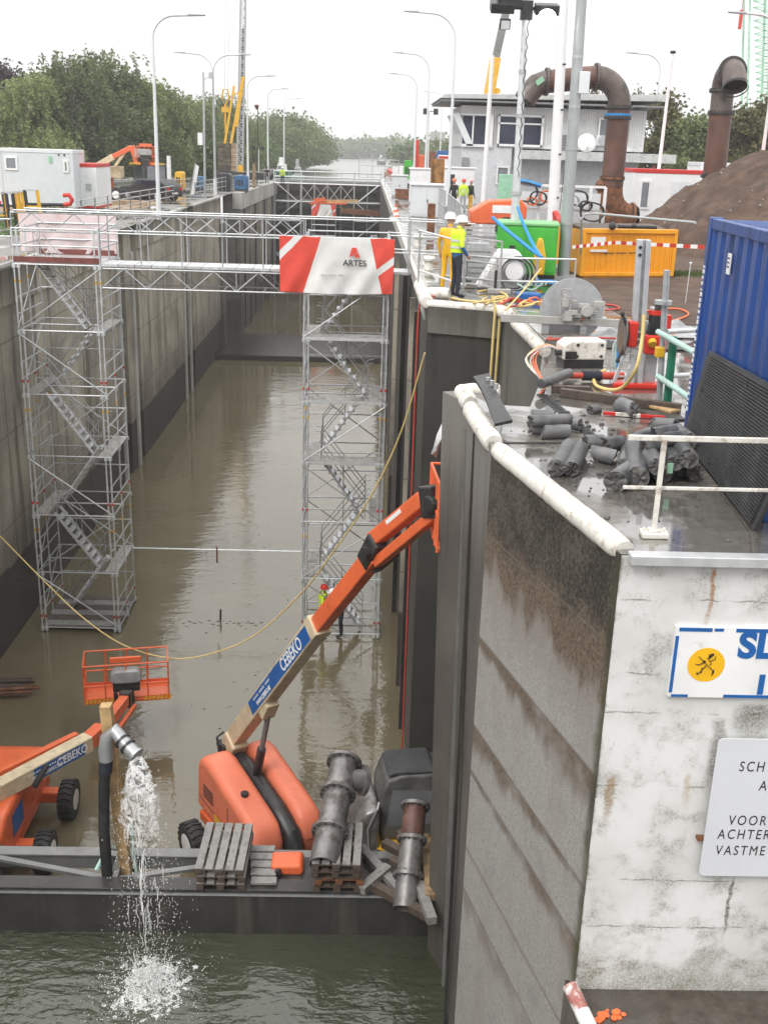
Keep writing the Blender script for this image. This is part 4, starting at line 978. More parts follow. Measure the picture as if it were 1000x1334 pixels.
def tmat(c, xd, yd):
    z = xd.cross(yd); return Matrix(((xd.x,yd.x,z.x,c.x),(xd.y,yd.y,z.y,c.y),(xd.z,yd.z,z.z,c.z),(0,0,0,1)))
# the text reads upwards along the boom, seen from the near side
xd = dn; yd = up
if xd.cross(yd).dot(side) < 0: yd = -yd
text('CEBEKO', .36, boom, m_whitel, tmat(c0+dn*L_*.15+side*.004, xd, yd), bold=.005, sx=.9)
text('WWW.CEBEKO.BE', .13, boom, m_whitel, tmat(c0-dn*L_*.17-yd*.07+side*.004, xd, yd), bold=.004, sx=.85)
g = MB(); T_ = tmat(c0-dn*L_*.17+yd*.07+side*.004, xd, yd); [g.add([T_ @ Vector((-.55+k*.07+a_, b3, 0)) for a_, b3 in ((0,-.02),(.045,-.02),(.045,.02+.012*(k % 2)),(0,.02))], [(0,1,2,3)]) for k in range(16) if k % 6 != 5]; g.build('faint_print', m_whitel, boom)
g = MB(); g.bar(bA-dn*.25-up*.15, bA+dn*.35-up*.05, .42, .5); g.build('boom_foot', m_cream, bl, bevel=.05)
g = MB(); g.tube(bA+Vector((-.28,0,-.1)), bA+Vector((.28,0,-.1)), .09, 12); g.bar(bA+Vector((-.24,.25,-.05)), Vector((-.16,.35,1.9)), .1, .16); g.bar(bA+Vector((.24,.2,-.1)), Vector((.16,.4,1.8)), .1, .16); g.build('pivot_bracket', m_blackm, bl, bevel=.01)
cy0, cy1 = Vector((0,.15,2.1)), bA+(bB-bA)*.42-up*.3
g = MB(); g.tube(cy0, cy0+(cy1-cy0)*.5, .1, 12); g.build('lift_cylinder', m_blackm, bl, True)
g = MB(); g.tube(cy0+(cy1-cy0)*.45, cy1, .06, 12); g.build('cylinder_rod', m_gsteel, bl, True)
g = MB(); g.bar(cy1-dn*.2+up*.02, cy1+dn*.3+up*.12, .3, .26); g.build('cylinder_lug', m_cream, bl, bevel=.02)
g = MB(); g.path([bA+up*.22+Vector((-.1,.1,0)), bA+Vector((-.3,.2,.1)), bA+Vector((-.32,0,-.4)), Vector((-.2,.4,2.2))], .03, 7); g.path([bC-dn*.3-up*.18, bC+Vector((.1,0,-.3)), bC+Vector((.2,-.4,.1))], .035, 7); g.build('hydraulic_hose', m_black, bl, True)
dj = (bD-bC).normalized(); uj = side.cross(dj); uj = uj if uj.z > 0 else -uj
g = MB(); g.bar(bC-dn*.3+uj*.02, bC+dj*.3+uj*.16, .33, .34); g.build('knuckle', m_blackm, bl, bevel=.03); g = MB(); g.tube(bC+Vector((-.25,0,.05)), bC+Vector((.25,0,.05)), .11, 12); g.build('knuckle_pin', m_blackm, bl, True)
g = MB(); g.bar(bC+dj*.1+uj*.22, bD-dj*.25+uj*.2, .25, .26); jb = g.build('jib', m_orange, bl, bevel=.03)
g = MB(); g.bar(bC-dj*.02-uj*.14, bD-dj*.1-uj*.12, .2, .17); g.build('jib_link', m_orange, bl, bevel=.02)
text('skypower', .16, jb, m_whitel, tmat(bC+(bD-bC)*.5+uj*.22+side*.13, dj, uj if dj.cross(uj).dot(side) > 0 else -uj), bold=.004) if False else None
g = MB(); g.bar(bC+(bD-bC)*.38+uj*.26+side*.128, bC+(bD-bC)*.62+uj*.26+side*.128, .004, .07); g.build('jib_marking', m_white, jb)
g = MB(); g.bar(bD-dj*.25+uj*.15, bD+dj*.08, .3, .5); g.tube(bD+Vector((-.2,0,0)), bD+Vector((.2,0,0)), .15, 14); g.build('jib_head', m_blackm, bl, bevel=.03)
bc = on_boom(583, 704)
bcl = lp(Vector((1.62, 15.75, bc.z-.15)))
basket(bl, Matrix.Translation(bcl) @ Matrix.Rotation(R(58), 4, 'Z') @ Matrix.Rotation(R(6), 4, 'Y'), w=1.7, d=.8, tarp=m_tarpw)
g = MB(); g.bar(bD, bcl+Vector((0,0,.5)), .16); g.build('rotator', m_orange, bl, bevel=.02)
tp = thing('white_cover', 'crumpled white plastic sheet draped over the raised orange basket', 'sheet', (1.36,15.85,bc.z+1.0))
g = MB(); rr_ = random.Random(3); pts = []
for k in range(7):
    for i in range(7): pts.append((-.18+i*.08+.05*math.sin(k*1.3+i), -.25+k*.08, .25+.55*math.sin(PI*(i+1)/8)-.05*k*math.cos(i)+rr_.uniform(-.03,.03)-abs(i-3)*.03))
g.add(pts, [(k*7+i, k*7+i+1, (k+1)*7+i+1, (k+1)*7+i) for k in range(6) for i in range(6)])
o = g.build('sheet', m_tarpw, tp, True); o.modifiers.new('t', 'SOLIDIFY').thickness = .01

# second lift at the edge of the frame
b2L = Vector((-7.95, 21.4, -12.5))
b2 = thing('boom_lift', 'lowered orange boom lift with dusty flat hood, its wide basket hanging over the water', 'boom lift', b2L)
P2 = Matrix.Translation(-b2L)
def l2(p): return Vector(p)-b2L
g = MB(); g.prism([(-1.9,.9), (-1.95,1.55), (-1.6,1.85), (.9,2.0), (1.5,1.75), (1.6,.9)], 'x', -.98, .55); o = g.build('hood', m_orange, b2, True, bevel=.12, seg=4)
g = MB(); g.add([(.56,-1.2,1.05), (.56,-.45,1.05), (.56,-.45,1.6), (.56,-1.2,1.6)], [(0,1,2,3)]); g.build('sticker', m_blue, o)
g = MB(); g.b2((-.5,-1.8,.5), (.5,1.8,.85)); g.b2((-1.0,1.05,.42), (1.05,1.35,.72)); g.b2((-1.0,-1.0,.42), (1.05,-.7,.72)); g.build('chassis', m_orange, b2, bevel=.04)
for x in (-1.05, 1.1):
    for y in (1.2, -.85): wheel(b2, (x,y,.46), .46, .36)
zz2 = -10.35
A2, B2, C2, D2 = l2(PZ(-40,1050,zz2-.1)), l2(PZ(116,966,zz2)), l2(PZ(135,948,zz2-.05)), l2(PZ(166,908,zz2-.35))
d2 = (B2-A2).normalized()
g = MB(); g.bar(A2, B2, .34, .4); bo2 = g.build('boom', m_cream, b2, bevel=.025)
g = MB(); g.bar(A2+d2*.9+Vector((-.3,.1,.18)), B2+Vector((-.3,.1,.1)), .16, .18); g.build('fly_boom_rail', m_orange, b2, bevel=.02)
g = MB(); g.bar(B2-d2*.05, C2, .3, .36); g.bar(C2, D2-(D2-C2)*.12, .24, .28); g.build('fly_boom', m_orange, b2, bevel=.02)
g = MB(); g.bar(C2-(D2-C2).normalized()*.15, C2+(D2-C2).normalized()*.22, .34, .36); g.build('knuckle', m_blackm, b2, bevel=.03); g = MB(); g.bar(D2-(D2-C2).normalized()*.25, D2+Vector((0,0,.0)), .3, .42); g.build('jib_head', m_blackm, b2, bevel=.03)
g = MB(); g.bar(C2+Vector((.22,.1,-.28)), D2+Vector((.2,0,-.25)), .1, .12); g.build('jib_link', m_orange, b2, bevel=.01)
s2 = Vector((d2.y,-d2.x,0)).normalized(); u2 = s2.cross(d2); u2 = u2 if u2.z > 0 else -u2
c2 = A2+(B2-A2)*.7+s2*.174
L2_ = (B2-A2).length
g = MB(); g.add([c2-d2*L2_*.22-u2*.16, c2+d2*L2_*.22-u2*.16, c2+d2*L2_*.22+u2*.16, c2-d2*L2_*.22+u2*.16], [(0,1,2,3)]); g.build('decal', m_blue, bo2)
text('CEBEKO', .3, bo2, m_whitel, tmat(c2+d2*L2_*.11+s2*.004, d2, u2), bold=.005, sx=.78)
text('WWW.CEBEKO.BE', .13, bo2, m_whitel, tmat(c2-d2*L2_*.11-u2*.06+s2*.004, d2, u2), bold=.003, sx=.75)
g = MB(); T_ = tmat(c2-d2*L2_*.11+u2*.07+s2*.004, d2, u2); [g.add([T_ @ Vector((-.5+k*.07+a_, b3, 0)) for a_, b3 in ((0,-.02),(.045,-.02),(.045,.02+.012*(k % 2)),(0,.02))], [(0,1,2,3)]) for k in range(15) if k % 6 != 5]; g.build('faint_print', m_whitel, bo2)
g = MB(); g.path([A2+d2*1.6+Vector((.1,-.2,-.25)), A2+d2*1.75+Vector((.15,-.22,.0)), A2+d2*1.95+Vector((.12,-.2,.12))], .07, 9); g.build('hydraulic_hose', m_black, b2, True)
kb = l2(PY(163, 912, 26.3))
basket(b2, Matrix.Translation(kb+Vector((0,.35,0))) @ Matrix.Rotation(R(11), 4, 'Z'), w=2.25, d=.95, h=1.15)
g = MB(); g.bar(D2, kb+Vector((0,-.1,.25)), .18); g.build('rotator', m_blackm, b2, bevel=.02)

# little excavator down beside the pier
q = PZ(535, 1000, -9.95)
ex = thing('excavator', 'grey excavator with rounded dark cab squeezed behind the pipes below the pier', 'excavator', (q.x-.02, q.y+.1, -12.5), R(8))
g = MB(); pr = [(-.72,1.0), (-.74,2.1), (-.6,2.52), (-.3,2.62), (.45,2.62), (.68,2.5), (.78,1.9), (.8,1.0)]
g.prism(pr, 'y', -.55, .55); cab = g.build('cab', m_cabg, ex, True, bevel=.07, seg=4)
g = MB(); g.add([(-.6,-.56,1.35), (.5,-.56,1.35), (.48,-.56,2.2), (-.48,-.56,2.3)], [(0,1,2,3)]); g.add([(-.745,-.42,1.4), (-.745,.42,1.4), (-.735,.4,2.1), (-.735,-.4,2.1)], [(0,1,2,3)]); g.build('window', m_glassg, cab)
g = MB(); g.prism([(-.6,2.6),(.55,2.6),(.45,2.7),(-.45,2.7)], 'y', -.5, .5); g.build('roof', m_mat, cab, bevel=.04)
g = MB(); g.prism([(-1.35,.7), (-1.4,1.5), (-1.1,1.9), (-.78,2.0), (-.78,.7)], 'y', -.8, .7); g.build('engine_cover', m_pipe, ex, True, bevel=.1, seg=3)
g = MB(); g.path([(-1.0,-.82,.8), (-1.05,-.82,1.5), (-.85,-.82,2.0), (-.8,-.7,2.1)], .025, 8); g.build('handrail', m_galv, ex, True)
g = MB(); g.b2((-1.3,-.8,.55), (.9,.8,.95)); g.build('turntable', m_yellow, ex, bevel=.03)
for y in (-.75, .75):
    g = MB(); g.prism([(-1.1,.05), (.9,.05), (1.15,.3), (.9,.55), (-1.1,.55), (-1.35,.3)], 'y', y-.22, y+.22); g.build('track', m_black, ex, bevel=.04)
g = MB(); g.bar((-1.0,.8,1.1), (-1.2,1.9,1.25), .3, .3); g.bar((-1.2,1.9,1.25), (-1.25,2.3,.4), .25, .28); g.build('arm', m_cream, ex, bevel=.03)

# ------------------------------------------------------------------ people
def person(label, loc, rz, pose, cl, helmet, hat=True, group=None, sc=1.0, vest=False):
    """one skinned body; pose gives joint positions in metres, x right, y the way the person faces negative"""
    J = dict(pel=(0,0,.95), wst=(0,0,1.1), chs=(0,0,1.33), nek=(0,0,1.47), hd0=(0,-.01,1.56), hd1=(0,-.02,1.66), hd2=(0,-.015,1.735),
             lhp=(-.1,0,.92), lkn=(-.11,-.02,.5), lan=(-.12,.02,.09), ltoe=(-.13,-.17,.04), rhp=(.1,0,.92), rkn=(.11,-.02,.5), ran=(.12,.02,.09), rtoe=(.13,-.17,.04),
             lsh=(-.19,0,1.41), lel=(-.26,.02,1.13), lwr=(-.26,-.08,.88), rsh=(.19,0,1.41), rel=(.26,.02,1.13), rwr=(.26,-.08,.88))
    J.update(pose)
    rad = dict(pel=.145, wst=.13, chs=.155, nek=.058, hd0=.075, hd1=.092, hd2=.07, hp=.095, kn=.065, an=.05, toe=.04, sh=.075, el=.052, wr=.036)
    par = dict(wst='pel', chs='wst', nek='chs', hd0='nek', hd1='hd0', hd2='hd1', lhp='pel', lkn='lhp', lan='lkn', ltoe='lan', rhp='pel', rkn='rhp', ran='rkn', rtoe='ran',
               lsh='chs', lel='lsh', lwr='lel', rsh='chs', rel='rsh', rwr='rel')
    names = list(J); vs = [Vector(J[n]) for n in names]; ed = [(names.index(a), names.index(b_)) for a, b_ in par.items()]
    rs = [rad.get(n, rad.get(n[1:], .05)) for n in names]
    for s_ in 'lr':                                           # palm, four fingers, thumb
        w = Vector(J[s_+'wr']); e = Vector(J[s_+'el']); d = (w-e).normalized(); sgn = -1 if s_ == 'l' else 1
        f = Vector((0,-1,0)); f = (f-d*f.dot(d)).normalized(); inn = Vector((-sgn,0,0)); inn = (inn-d*inn.dot(d)-f*inn.dot(f)).normalized()
        i0 = len(vs); vs.append(w+d*.07); rs.append(.034); ed.append((names.index(s_+'wr'), i0))
        for k, ln in enumerate((.07,.082,.076,.058)):
            b0 = w+d*.095+f*(.03-.02*k); vs += [b0, b0+d*ln*.6+inn*.012, b0+d*ln*.9+inn*.04]; rs += [.011,.0095,.008]; n0 = len(vs)-3; ed += [(i0,n0), (n0,n0+1), (n0+1,n0+2)]
        b0 = w+d*.045+f*.035; vs += [b0, b0+f*.025+d*.035+inn*.02]; rs += [.013,.01]; n0 = len(vs)-2; ed += [(i0,n0), (n0,n0+1)]
    me = bpy.data.meshes.new('person'); me.from_pydata([tuple(p) for p in vs], ed, [])
    o = bpy.data.objects.new('person', me); C.objects.link(o)
    sk_ = o.modifiers.new('skin', 'SKIN'); sk_.use_smooth_shade = True
    for i, r_ in enumerate(rs): me.skin_vertices[0].data[i].radius = (r_, r_*(.78 if i < 3 else 1))
    me.skin_vertices[0].data[0].use_root = True
    sb = o.modifiers.new('sub', 'SUBSURF'); sb.levels = 1; sb.render_levels = 1
    m2 = bpy.data.meshes.new_from_object(o.evaluated_get(bpy.context.evaluated_depsgraph_get())); o.modifiers.clear(); o.data = m2; bpy.data.meshes.remove(me)
    m2.materials.clear()
    for m_ in (cl['top'], cl['leg'], m_skin, m_boot, cl.get('arm', cl['top'])): m2.materials.append(m_)
    seg = [(vs[a], vs[b_], b_) for b_, a in ((q_[1], q_[0]) for q_ in ed)]
    def zone(p):
        best = None
        for a, b_, k in seg:
            ab = b_-a; t = max(0, min(1, (p-a).dot(ab)/max(ab.length_squared, 1e-9))); dd = (p-(a+ab*t)).length
            if best is None or dd < best[0]: best = (dd, k, t)
        n = names[best[1]] if best[1] < len(names) else 'hand'
        if n == 'hand' or n.startswith('hd'): return 2
        if n in ('nek',): return 2 if best[2] > .6 else 0
        if n[1:] in ('an',) : return 3 if best[2] > .55 else 1
        if n[1:] == 'toe': return 3
        if n[1:] in ('kn','hp') : return 1
        if n == 'wst': return 1 if best[2] < .25 else 0
        if n[1:] in ('el','wr'): return 4
        return 0
    for p_ in m2.polygons: p_.material_index = zone(p_.center); p_.use_smooth = True
    hc = Vector(J['hd1']); 
    fd = (Vector((0,-1,0)))
    g = MB(); g.prism([(-.012,-.02),(.012,-.02),(.004,.03),(-.004,.03)], 'y', hc.y-.118, hc.y-.08, off=(hc.x,0,hc.z-.02))
    f_ = g.build('nose', m_skin, o, True)
    for s_ in (-1, 1):
        g = MB(); g.ball((hc.x+s_*.032, hc.y-.084, hc.z+.012), .012, 6, 5); g.build('eye', m_ink, o, True)
        g = MB(); g.ball((hc.x+s_*.09, hc.y+.005, hc.z), .028, 6, 5, (.35,.7,1.1)); g.build('ear', m_skin, o, True)
    g = MB(); g.b2((hc.x-.024,hc.y-.09,hc.z-.052), (hc.x+.024,hc.y-.078,hc.z-.044)); g.build('mouth', m_redo, o)
    hh = Vector(J['hd2'])
    if helmet:
        g = MB(); prof = [(.138,-.03), (.142,-.02), (.132,-.005), (.13,.03), (.115,.075), (.08,.108), (.03,.122), (.0001,.124)]
        g.lathe(prof, (hh.x, hh.y+.005, hh.z-.025), 18); g.prism([(-.09,0),(.09,0),(.06,.07),(-.06,.07)], 'z', -.012, .0, Matrix.Rotation(PI, 3, 'Z'), (hh.x, hh.y-.11, hh.z-.045))
        g.build('helmet', helmet, o, True)
    else:
        g = MB(); g.ball((hh.x,hh.y+.02,hh.z-.02), .11, 12, 8, (.95,1,.85)); g.build('hair', m_dark, o, True)
    if vest:
        c_ = Vector(J['chs']); w_ = Vector(J['wst']); ax = (c_-w_).normalized(); q_ = Vector((0,0,1)).rotation_difference(ax).to_matrix()
        g = MB(); ring = []
        n = 16
        for zz_, rx, ry in ((-.33,.185,.15), (-.12,.182,.145), (.06,.205,.155), (.13,.19,.14), (.165,.13,.1)):
            ring.append([c_+q_ @ Vector((rx*math.cos(2*PI*i/n), ry*math.sin(2*PI*i/n), zz_)) for i in range(n)])
        g.add([p for r_ in ring for p in r_], [(k*n+i, k*n+(i+1) % n, (k+1)*n+(i+1) % n, (k+1)*n+i) for k in range(4) for i in range(n)])
        ob_ = g.build('vest', vest, o, True)
        for zz_ in (-.24, -.1):
            g = MB(); g.add([c_+q_ @ Vector((k*.193*math.cos(2*PI*i/n), k*.158*math.sin(2*PI*i/n), zz_+dz)) for dz in (0,.05) for i in range(n) for k in (1,)], [(i, (i+1) % n, n+(i+1) % n, n+i) for i in range(n)]); g.build('reflective_band', m_reflect, ob_, True)
    o.location = loc; o.rotation_euler = (0,0,rz); o.scale = (sc,sc,sc)
    return tag(o, label, 'person', group)
fd = PZ(594, 388, 0); 
person('person in blue sweater, yellow vest, dark trousers and white helmet, head bowed', (fd.x-.04, fd.y-.1, .01), R(112), dict(hd0=(0,-.05,1.54), hd1=(0,-.1,1.62), hd2=(0,-.085,1.7), lwr=(-.18,-.16,.95), rwr=(.18,-.2,1.0), rel=(.27,-.03,1.14)), dict(top=m_hivis, leg=m_navy, arm=m_cblue2), m_helm, vest=m_hivis, sc=1.04)
fd = PZ(583, 383, 0)
person('person wearing a full yellow oilskin suit and white helmet behind the blue sweater', (fd.x, fd.y+.35, .01), R(150), dict(hd0=(0,-.03,1.55), hd1=(0,-.05,1.64)), dict(top=m_rain, leg=m_rain, arm=m_rain), m_helm, sc=1.02)
for px, lab, rz, cl, hm, ves in ((592, 'person in dark coat and orange helmet beside the rusty sheet pile', R(200), dict(top=m_dark, leg=m_dark), m_helmo, False),
                            (603, 'person in yellow jacket and red helmet seen from behind between two colleagues', R(182), dict(top=m_hivis, leg=m_galv), m_helmr, m_hivis),
                            (614, 'person with pink helmet, dark top and yellow trousers by the cabinet', R(120), dict(top=m_navy, leg=m_rain), m_helmp, False)):
    fd = PY(px, 240, 64); yy = 63.6 if px == 603 else 64.3
    person(lab, (fd.x, yy, .01), rz, {}, cl, hm, vest=ves)
fd = PZ(419, 831, -12.4)
person('person in yellow jacket and red helmet standing at the foot of the banner tower', (fd.x, fd.y+.5, -12.44), R(95), dict(hd1=(0,-.06,1.64), hd2=(0,-.06,1.7), lwr=(-.15,-.3,1.05), rwr=(.15,-.3,1.05)), dict(top=m_hivis, leg=m_navy), m_helmr, vest=m_hivis)
fd = PZ(444, 827, -12.4)
person('person in navy coat and white helmet leaning forward at the foot of the banner tower', (fd.x, fd.y, -12.46), R(-95), dict(wst=(0,-.06,1.1), chs=(0,-.16,1.3), nek=(0,-.24,1.42), hd0=(0,-.28,1.5), hd1=(0,-.32,1.58), hd2=(0,-.31,1.65), lsh=(-.19,-.18,1.37), rsh=(.19,-.18,1.37), lel=(-.24,-.36,1.2), rel=(.24,-.36,1.2), lwr=(-.16,-.55,1.15), rwr=(.16,-.55,1.15)), dict(top=m_navy, leg=m_navy), m_helm)
for px, lab, cl, hm in ((348, 'tiny person in dark clothes walking on the far lock wall', dict(top=m_dark, leg=m_dark), None), (368, 'tiny person in a bright yellow jacket on the far lock wall', dict(top=m_hivis, leg=m_dark), m_helm)):
    fd = PY(px, 236, 121); person(lab, (fd.x, 121, ZL+.05), R(10), {}, cl, hm, vest=m_hivis if px == 368 else False)

# ------------------------------------------------------------------ lines over the chamber
def hosepath(name, label, cat, pts, r, mat, n=6, group=None, sub=6):
    P = [Vector(p) for p in pts]; out = []
    for i in range(len(P)-1):
        p0, p1, p2, p3 = P[max(i-1,0)], P[i], P[i+1], P[min(i+2,len(P)-1)]
        for k in range(sub):
            t = k/sub; out.append(.5*((2*p1)+(p2-p0)*t+(2*p0-5*p1+4*p2-p3)*t*t+(3*p1-p0-3*p2+p3)*t**3))
    out.append(P[-1])
    g = MB(); g.path(out, r, n); return tag(g.build(name, mat, None, True), label, cat, group)
px_ = [((553,460),21.5), ((522,563),22.3), ((482,648),23), ((432,722),24), ((395,770),25), ((340,822),26), ((290,847),26.6), ((230,858),27), ((165,842),27.4), ((110,806),28), ((60,759),28.8), ((0,698),30), ((-60,640),31.5)]
hosepath('hose', 'long yellow hose sagging across the chamber above the water', 'hose', [PY(p[0], p[1], y) for p, y in px_], .019, m_yhose)
hosepath('hose', 'yellow hose hanging straight down the recess face, slightly nearer the chamber', 'hose', [(1.49+1.3,23.0,.35), (2.87,22.95,.05), (2.86,22.9,-1), (2.84,22.9,-6), (2.84,22.9,-12)], .03, m_yhose)
hosepath('hose', 'second yellow hose hanging down the recess face close to its inner corner', 'hose', [(3.05,23.2,.2), (3.0,23.05,-.05), (2.98,22.95,-1), (2.93,22.9,-6), (2.9,22.9,-12)], .03, m_yhose)
hosepath('cable', 'thin red cable running down the dark lock wall', 'cable', [(1.7,24.6,.1), (1.38,24.5,.0), (1.32,24.5,-1), (1.34,24.5,-6), (1.36,24.6,-12.4)], .022, m_rhose)
# ------------------------------------------------------------------ nosings on the quay edges
def nosing(label, a, b_, r=.14):
    g = MB(); a, b_ = Vector(a), Vector(b_); n = max(2, int((b_-a).length/.12)); rr = random.Random(int(a.x*1000+a.y*77))
    pts = [a+(b_-a)*k/n+Vector((rr.uniform(-.002,.002),)*3) for k in range(n+1)]
    rs = [r*.82]+[r*rr.uniform(.985,1.01) for _ in pts[1:-1]]+[r*.85]
    g.path(pts, rs, 18); o = g.build('quay_nosing', m_fender, None, True); return tag(o, label, 'fender', 'white quay nosings')
nosing('long white rounded nosing along the slanting pier edge above the black stained wall', (1.62,11.85,-.02), (2.33,8.6,-.02), .11)
nosing('short fat white nosing block at the outer pier tip beside the bent black plate', (1.5,13.9,-.02), (1.6,12.1,-.02), .125)
nosing('white nosing stub on the topmost pier tip facing the recess', (1.47,15.0,-.02), (1.52,14.15,-.02), .125)
nosing('white nosing stub lying crosswise on the pier tip', (1.5,15.0,.0), (2.0,14.85,.03), .1)
nosing('long white nosing along the far edge of the recess below the yellow cable', (1.5,23.95,.0), (2.98,23.35,.0), .11)
nosing('pale worn nosing on the sawn slab edge beside the recess', (3.13,21.6,.0), (3.21,18.35,.0), .12)
nosing('white nosing piece at the recess corner beside the standing people', (1.46,27.2,.05), (1.48,24.1,.02), .15)
nosing('white elbow stub of nosing by the recess corner, pointing to the people', (1.5,25.2,.1), (2.05,25.0,.12), .14)
nosing('white stub of nosing in the far recess corner under the sawing rail', (2.95,23.3,.02), (3.2,22.3,.02), .13)
for i in range(12):
    y0 = 28+i*8.5
    nosing('pale curb stone on the lock edge between two others of its line', (1.53+.0055*(y0-30),y0,.02), (1.53+.0055*(y0-22),y0+8.2,.02), .06)
def bollard(x, y, z, label, grp='mooring bollards'):
    g = MB(); g.lathe([(.16,0), (.13,.06), (.12,.2), (.18,.25), (.19,.31), (.14,.37), (.0001,.39)], (x,y,z), 16); return tag(g.build('mooring_bollard', m_fender, None, True), label, 'bollard', grp)
bollard(1.95, 31.5, 0, 'white mushroom bollard on the lock edge beside the gangway')
bollard(2.05, 40, 0, 'white mushroom bollard on the walkway near the small orange traffic cones')
for px_q, py_q, lb in ((234,264,'first white bollard on the left coping beyond the towers'), (314,236,'second white bollard on the coping above the lock wall step'), (329,226,'third small white bollard farthest along the coping')):
    p = PY(px_q, py_q, 0) if False else None
bollard(-12.0, 64, ZL, 'white bollard on the left coping just beyond the grey railing')
bollard(-11.6, 101, ZL, 'white bollard on the coping above the step of the lock wall')
# bent black plate on the pier tip
bp = thing('bent_plate', 'bent black steel plate with bolts leaning over the white pier nosing', 'plate', (1.62,14.1,.12))
g = MB(); n = 14; vs = []
for i in range(n+1):
    t = i/n; y = -1.75*t+.1; z = .22*(1-t)**2+.02+.12*math.sin(PI*t); x = -.06+.1*t
    vs += [(x-.02,y,z), (x+.2,y+.06,z+.04-.1*math.sin(PI*t)), (x+.2,y+.06,z+.0-.1*math.sin(PI*t)), (x-.02,y,z-.035)]
g.add(vs, [(k*4+i, k*4+(i+1) % 4, (k+1)*4+(i+1) % 4, (k+1)*4+i) for k in range(n) for i in range(4)]+[(0,1,2,3), (n*4+3,n*4+2,n*4+1,n*4)])
o = g.build('plate', m_blackm, bp, True)
for i in range(3): g = MB(); g.tube((.1+.1*i*.3,-.1-.2*i,.2), (.1+.1*i*.3,-.1-.2*i,.27), .03, 8); g.build('bolt', m_galv, bp, True)

# ------------------------------------------------------------------ blue container and mat
cw = thing('shipping_container', 'blue corrugated shipping container with white lettering down its door edge', 'container', (4.03, 12.8, 0), R(-93.5))
# local: x along the corrugated side, y into the body
CL, CH, CWD = 3.4, 2.59, 2.43
g = MB(); n = 9; prof = []
for i in range(n):
    x = .12+i*(CL-.24)/n; w = (CL-.24)/n
    prof += [(x,.02), (x+w*.3,.02), (x+w*.42,.06), (x+w*.72,.06), (x+w*.84,.02)]
prof.append((CL-.12,.02))
vs = [(x,y,z) for z in (.16,CH-.13) for x,y in prof]; m_ = len(prof)
g.add(vs, [(i, i+1, m_+i+1, m_+i) for i in range(m_-1)]); g.build('side_panel', m_cblue, cw)
g = MB(); vs = [(x,CWD-y,z) for z in (.16,CH-.13) for x,y in prof]; g.add(vs, [(i, i+1, m_+i+1, m_+i) for i in range(m_-1)]); g.build('side_panel', m_cblue, cw)
for x in (0, CL-.14):
    for y in (0, CWD-.14):
        g = MB(); g.b2((x,y,0), (x+.14,y+.14,CH)); g.build('corner_post', m_cblue, cw, bevel=.012)
for y in (.0, CWD-.1):
    for z, h in ((.0,.16), (CH-.13,.12)):
        g = MB(); g.b2((.14,y+.005,z), (CL-.14,y+.1,z+h)); g.build('side_rail', m_cblue, cw, bevel=.01)
g = MB(); nr = 16
rp = []
for i in range(nr):
    x = .1+i*(CL-.2)/nr; w = (CL-.2)/nr; rp += [(x,CH-.05), (x+w*.3,CH-.05), (x+w*.4,CH-.02), (x+w*.8,CH-.02), (x+w*.9,CH-.05)]
rp.append((CL-.1,CH-.05))
g.add([(x,y,z) for y in (.08,CWD-.08) for x,z in rp], [(i, i+1, len(rp)+i+1, len(rp)+i) for i in range(len(rp)-1)]); g.build('roof', m_cblue, cw)
g = MB(); er = []; w = (CWD-.28)/8
for i in range(8): y0 = .14+i*w; er += [(y0,CL-.03), (y0+w*.3,CL-.03), (y0+w*.42,CL-.07), (y0+w*.75,CL-.07), (y0+w*.87,CL-.03)]
er.append((CWD-.14,CL-.03))
g.add([(x,y,z) for z in (.16,CH-.13) for y,x in er], [(i, i+1, len(er)+i+1, len(er)+i) for i in range(len(er)-1)]); g.build('end_panel', m_cblue, cw)
for z, h in ((.0,.16), (CH-.13,.12)):
    g = MB(); g.b2((CL-.12,.14,z), (CL-.005,CWD-.14,z+h)); g.build('end_rail', m_cblue, cw, bevel=.01)
for s_ in (0, 1):
    y0 = .14+s_*(CWD-.28)/2; g = MB(); g.b2((.04,y0+.01,.16), (.08,y0+(CWD-.28)/2-.01,CH-.13)); d = g.build('door', m_cblue, cw, bevel=.01)
    for q_ in (.3, .8): g = MB(); g.tube((.0,y0+q_,.1), (.0,y0+q_,CH-.1), .025, 8); g.build('lock_bar', m_galv, d, True)
g = MB(); g.b2((.14,.08,.0), (CL-.14,CWD-.08,.12)); g.build('floor_frame', m_blackm, cw)
g = MB(); g.b2((1.05,-.012,2.05), (1.17,.0,2.27)); pl = g.build('data_plate', m_white, cw)
g = MB(); [g.b2((1.07,-.016,2.12+k*.045), (1.15,-.012,2.135+k*.045)) for k in range(3)]; g.build('plate_marking', m_ink, pl)
vm = Matrix.Translation((.07,-.006,1.2)) @ FACE @ Matrix.Rotation(R(90), 4, 'Z')
rr_ = random.Random(6); g = MB()
for k in range(27):
    z = .3+k*.066; s_ = rr_.uniform(.018,.05); g.b2((.03,-.006,z), (.03+rr_.uniform(.05,.085),-.001,z+s_))
g.build('lettering', m_whitel, cw)
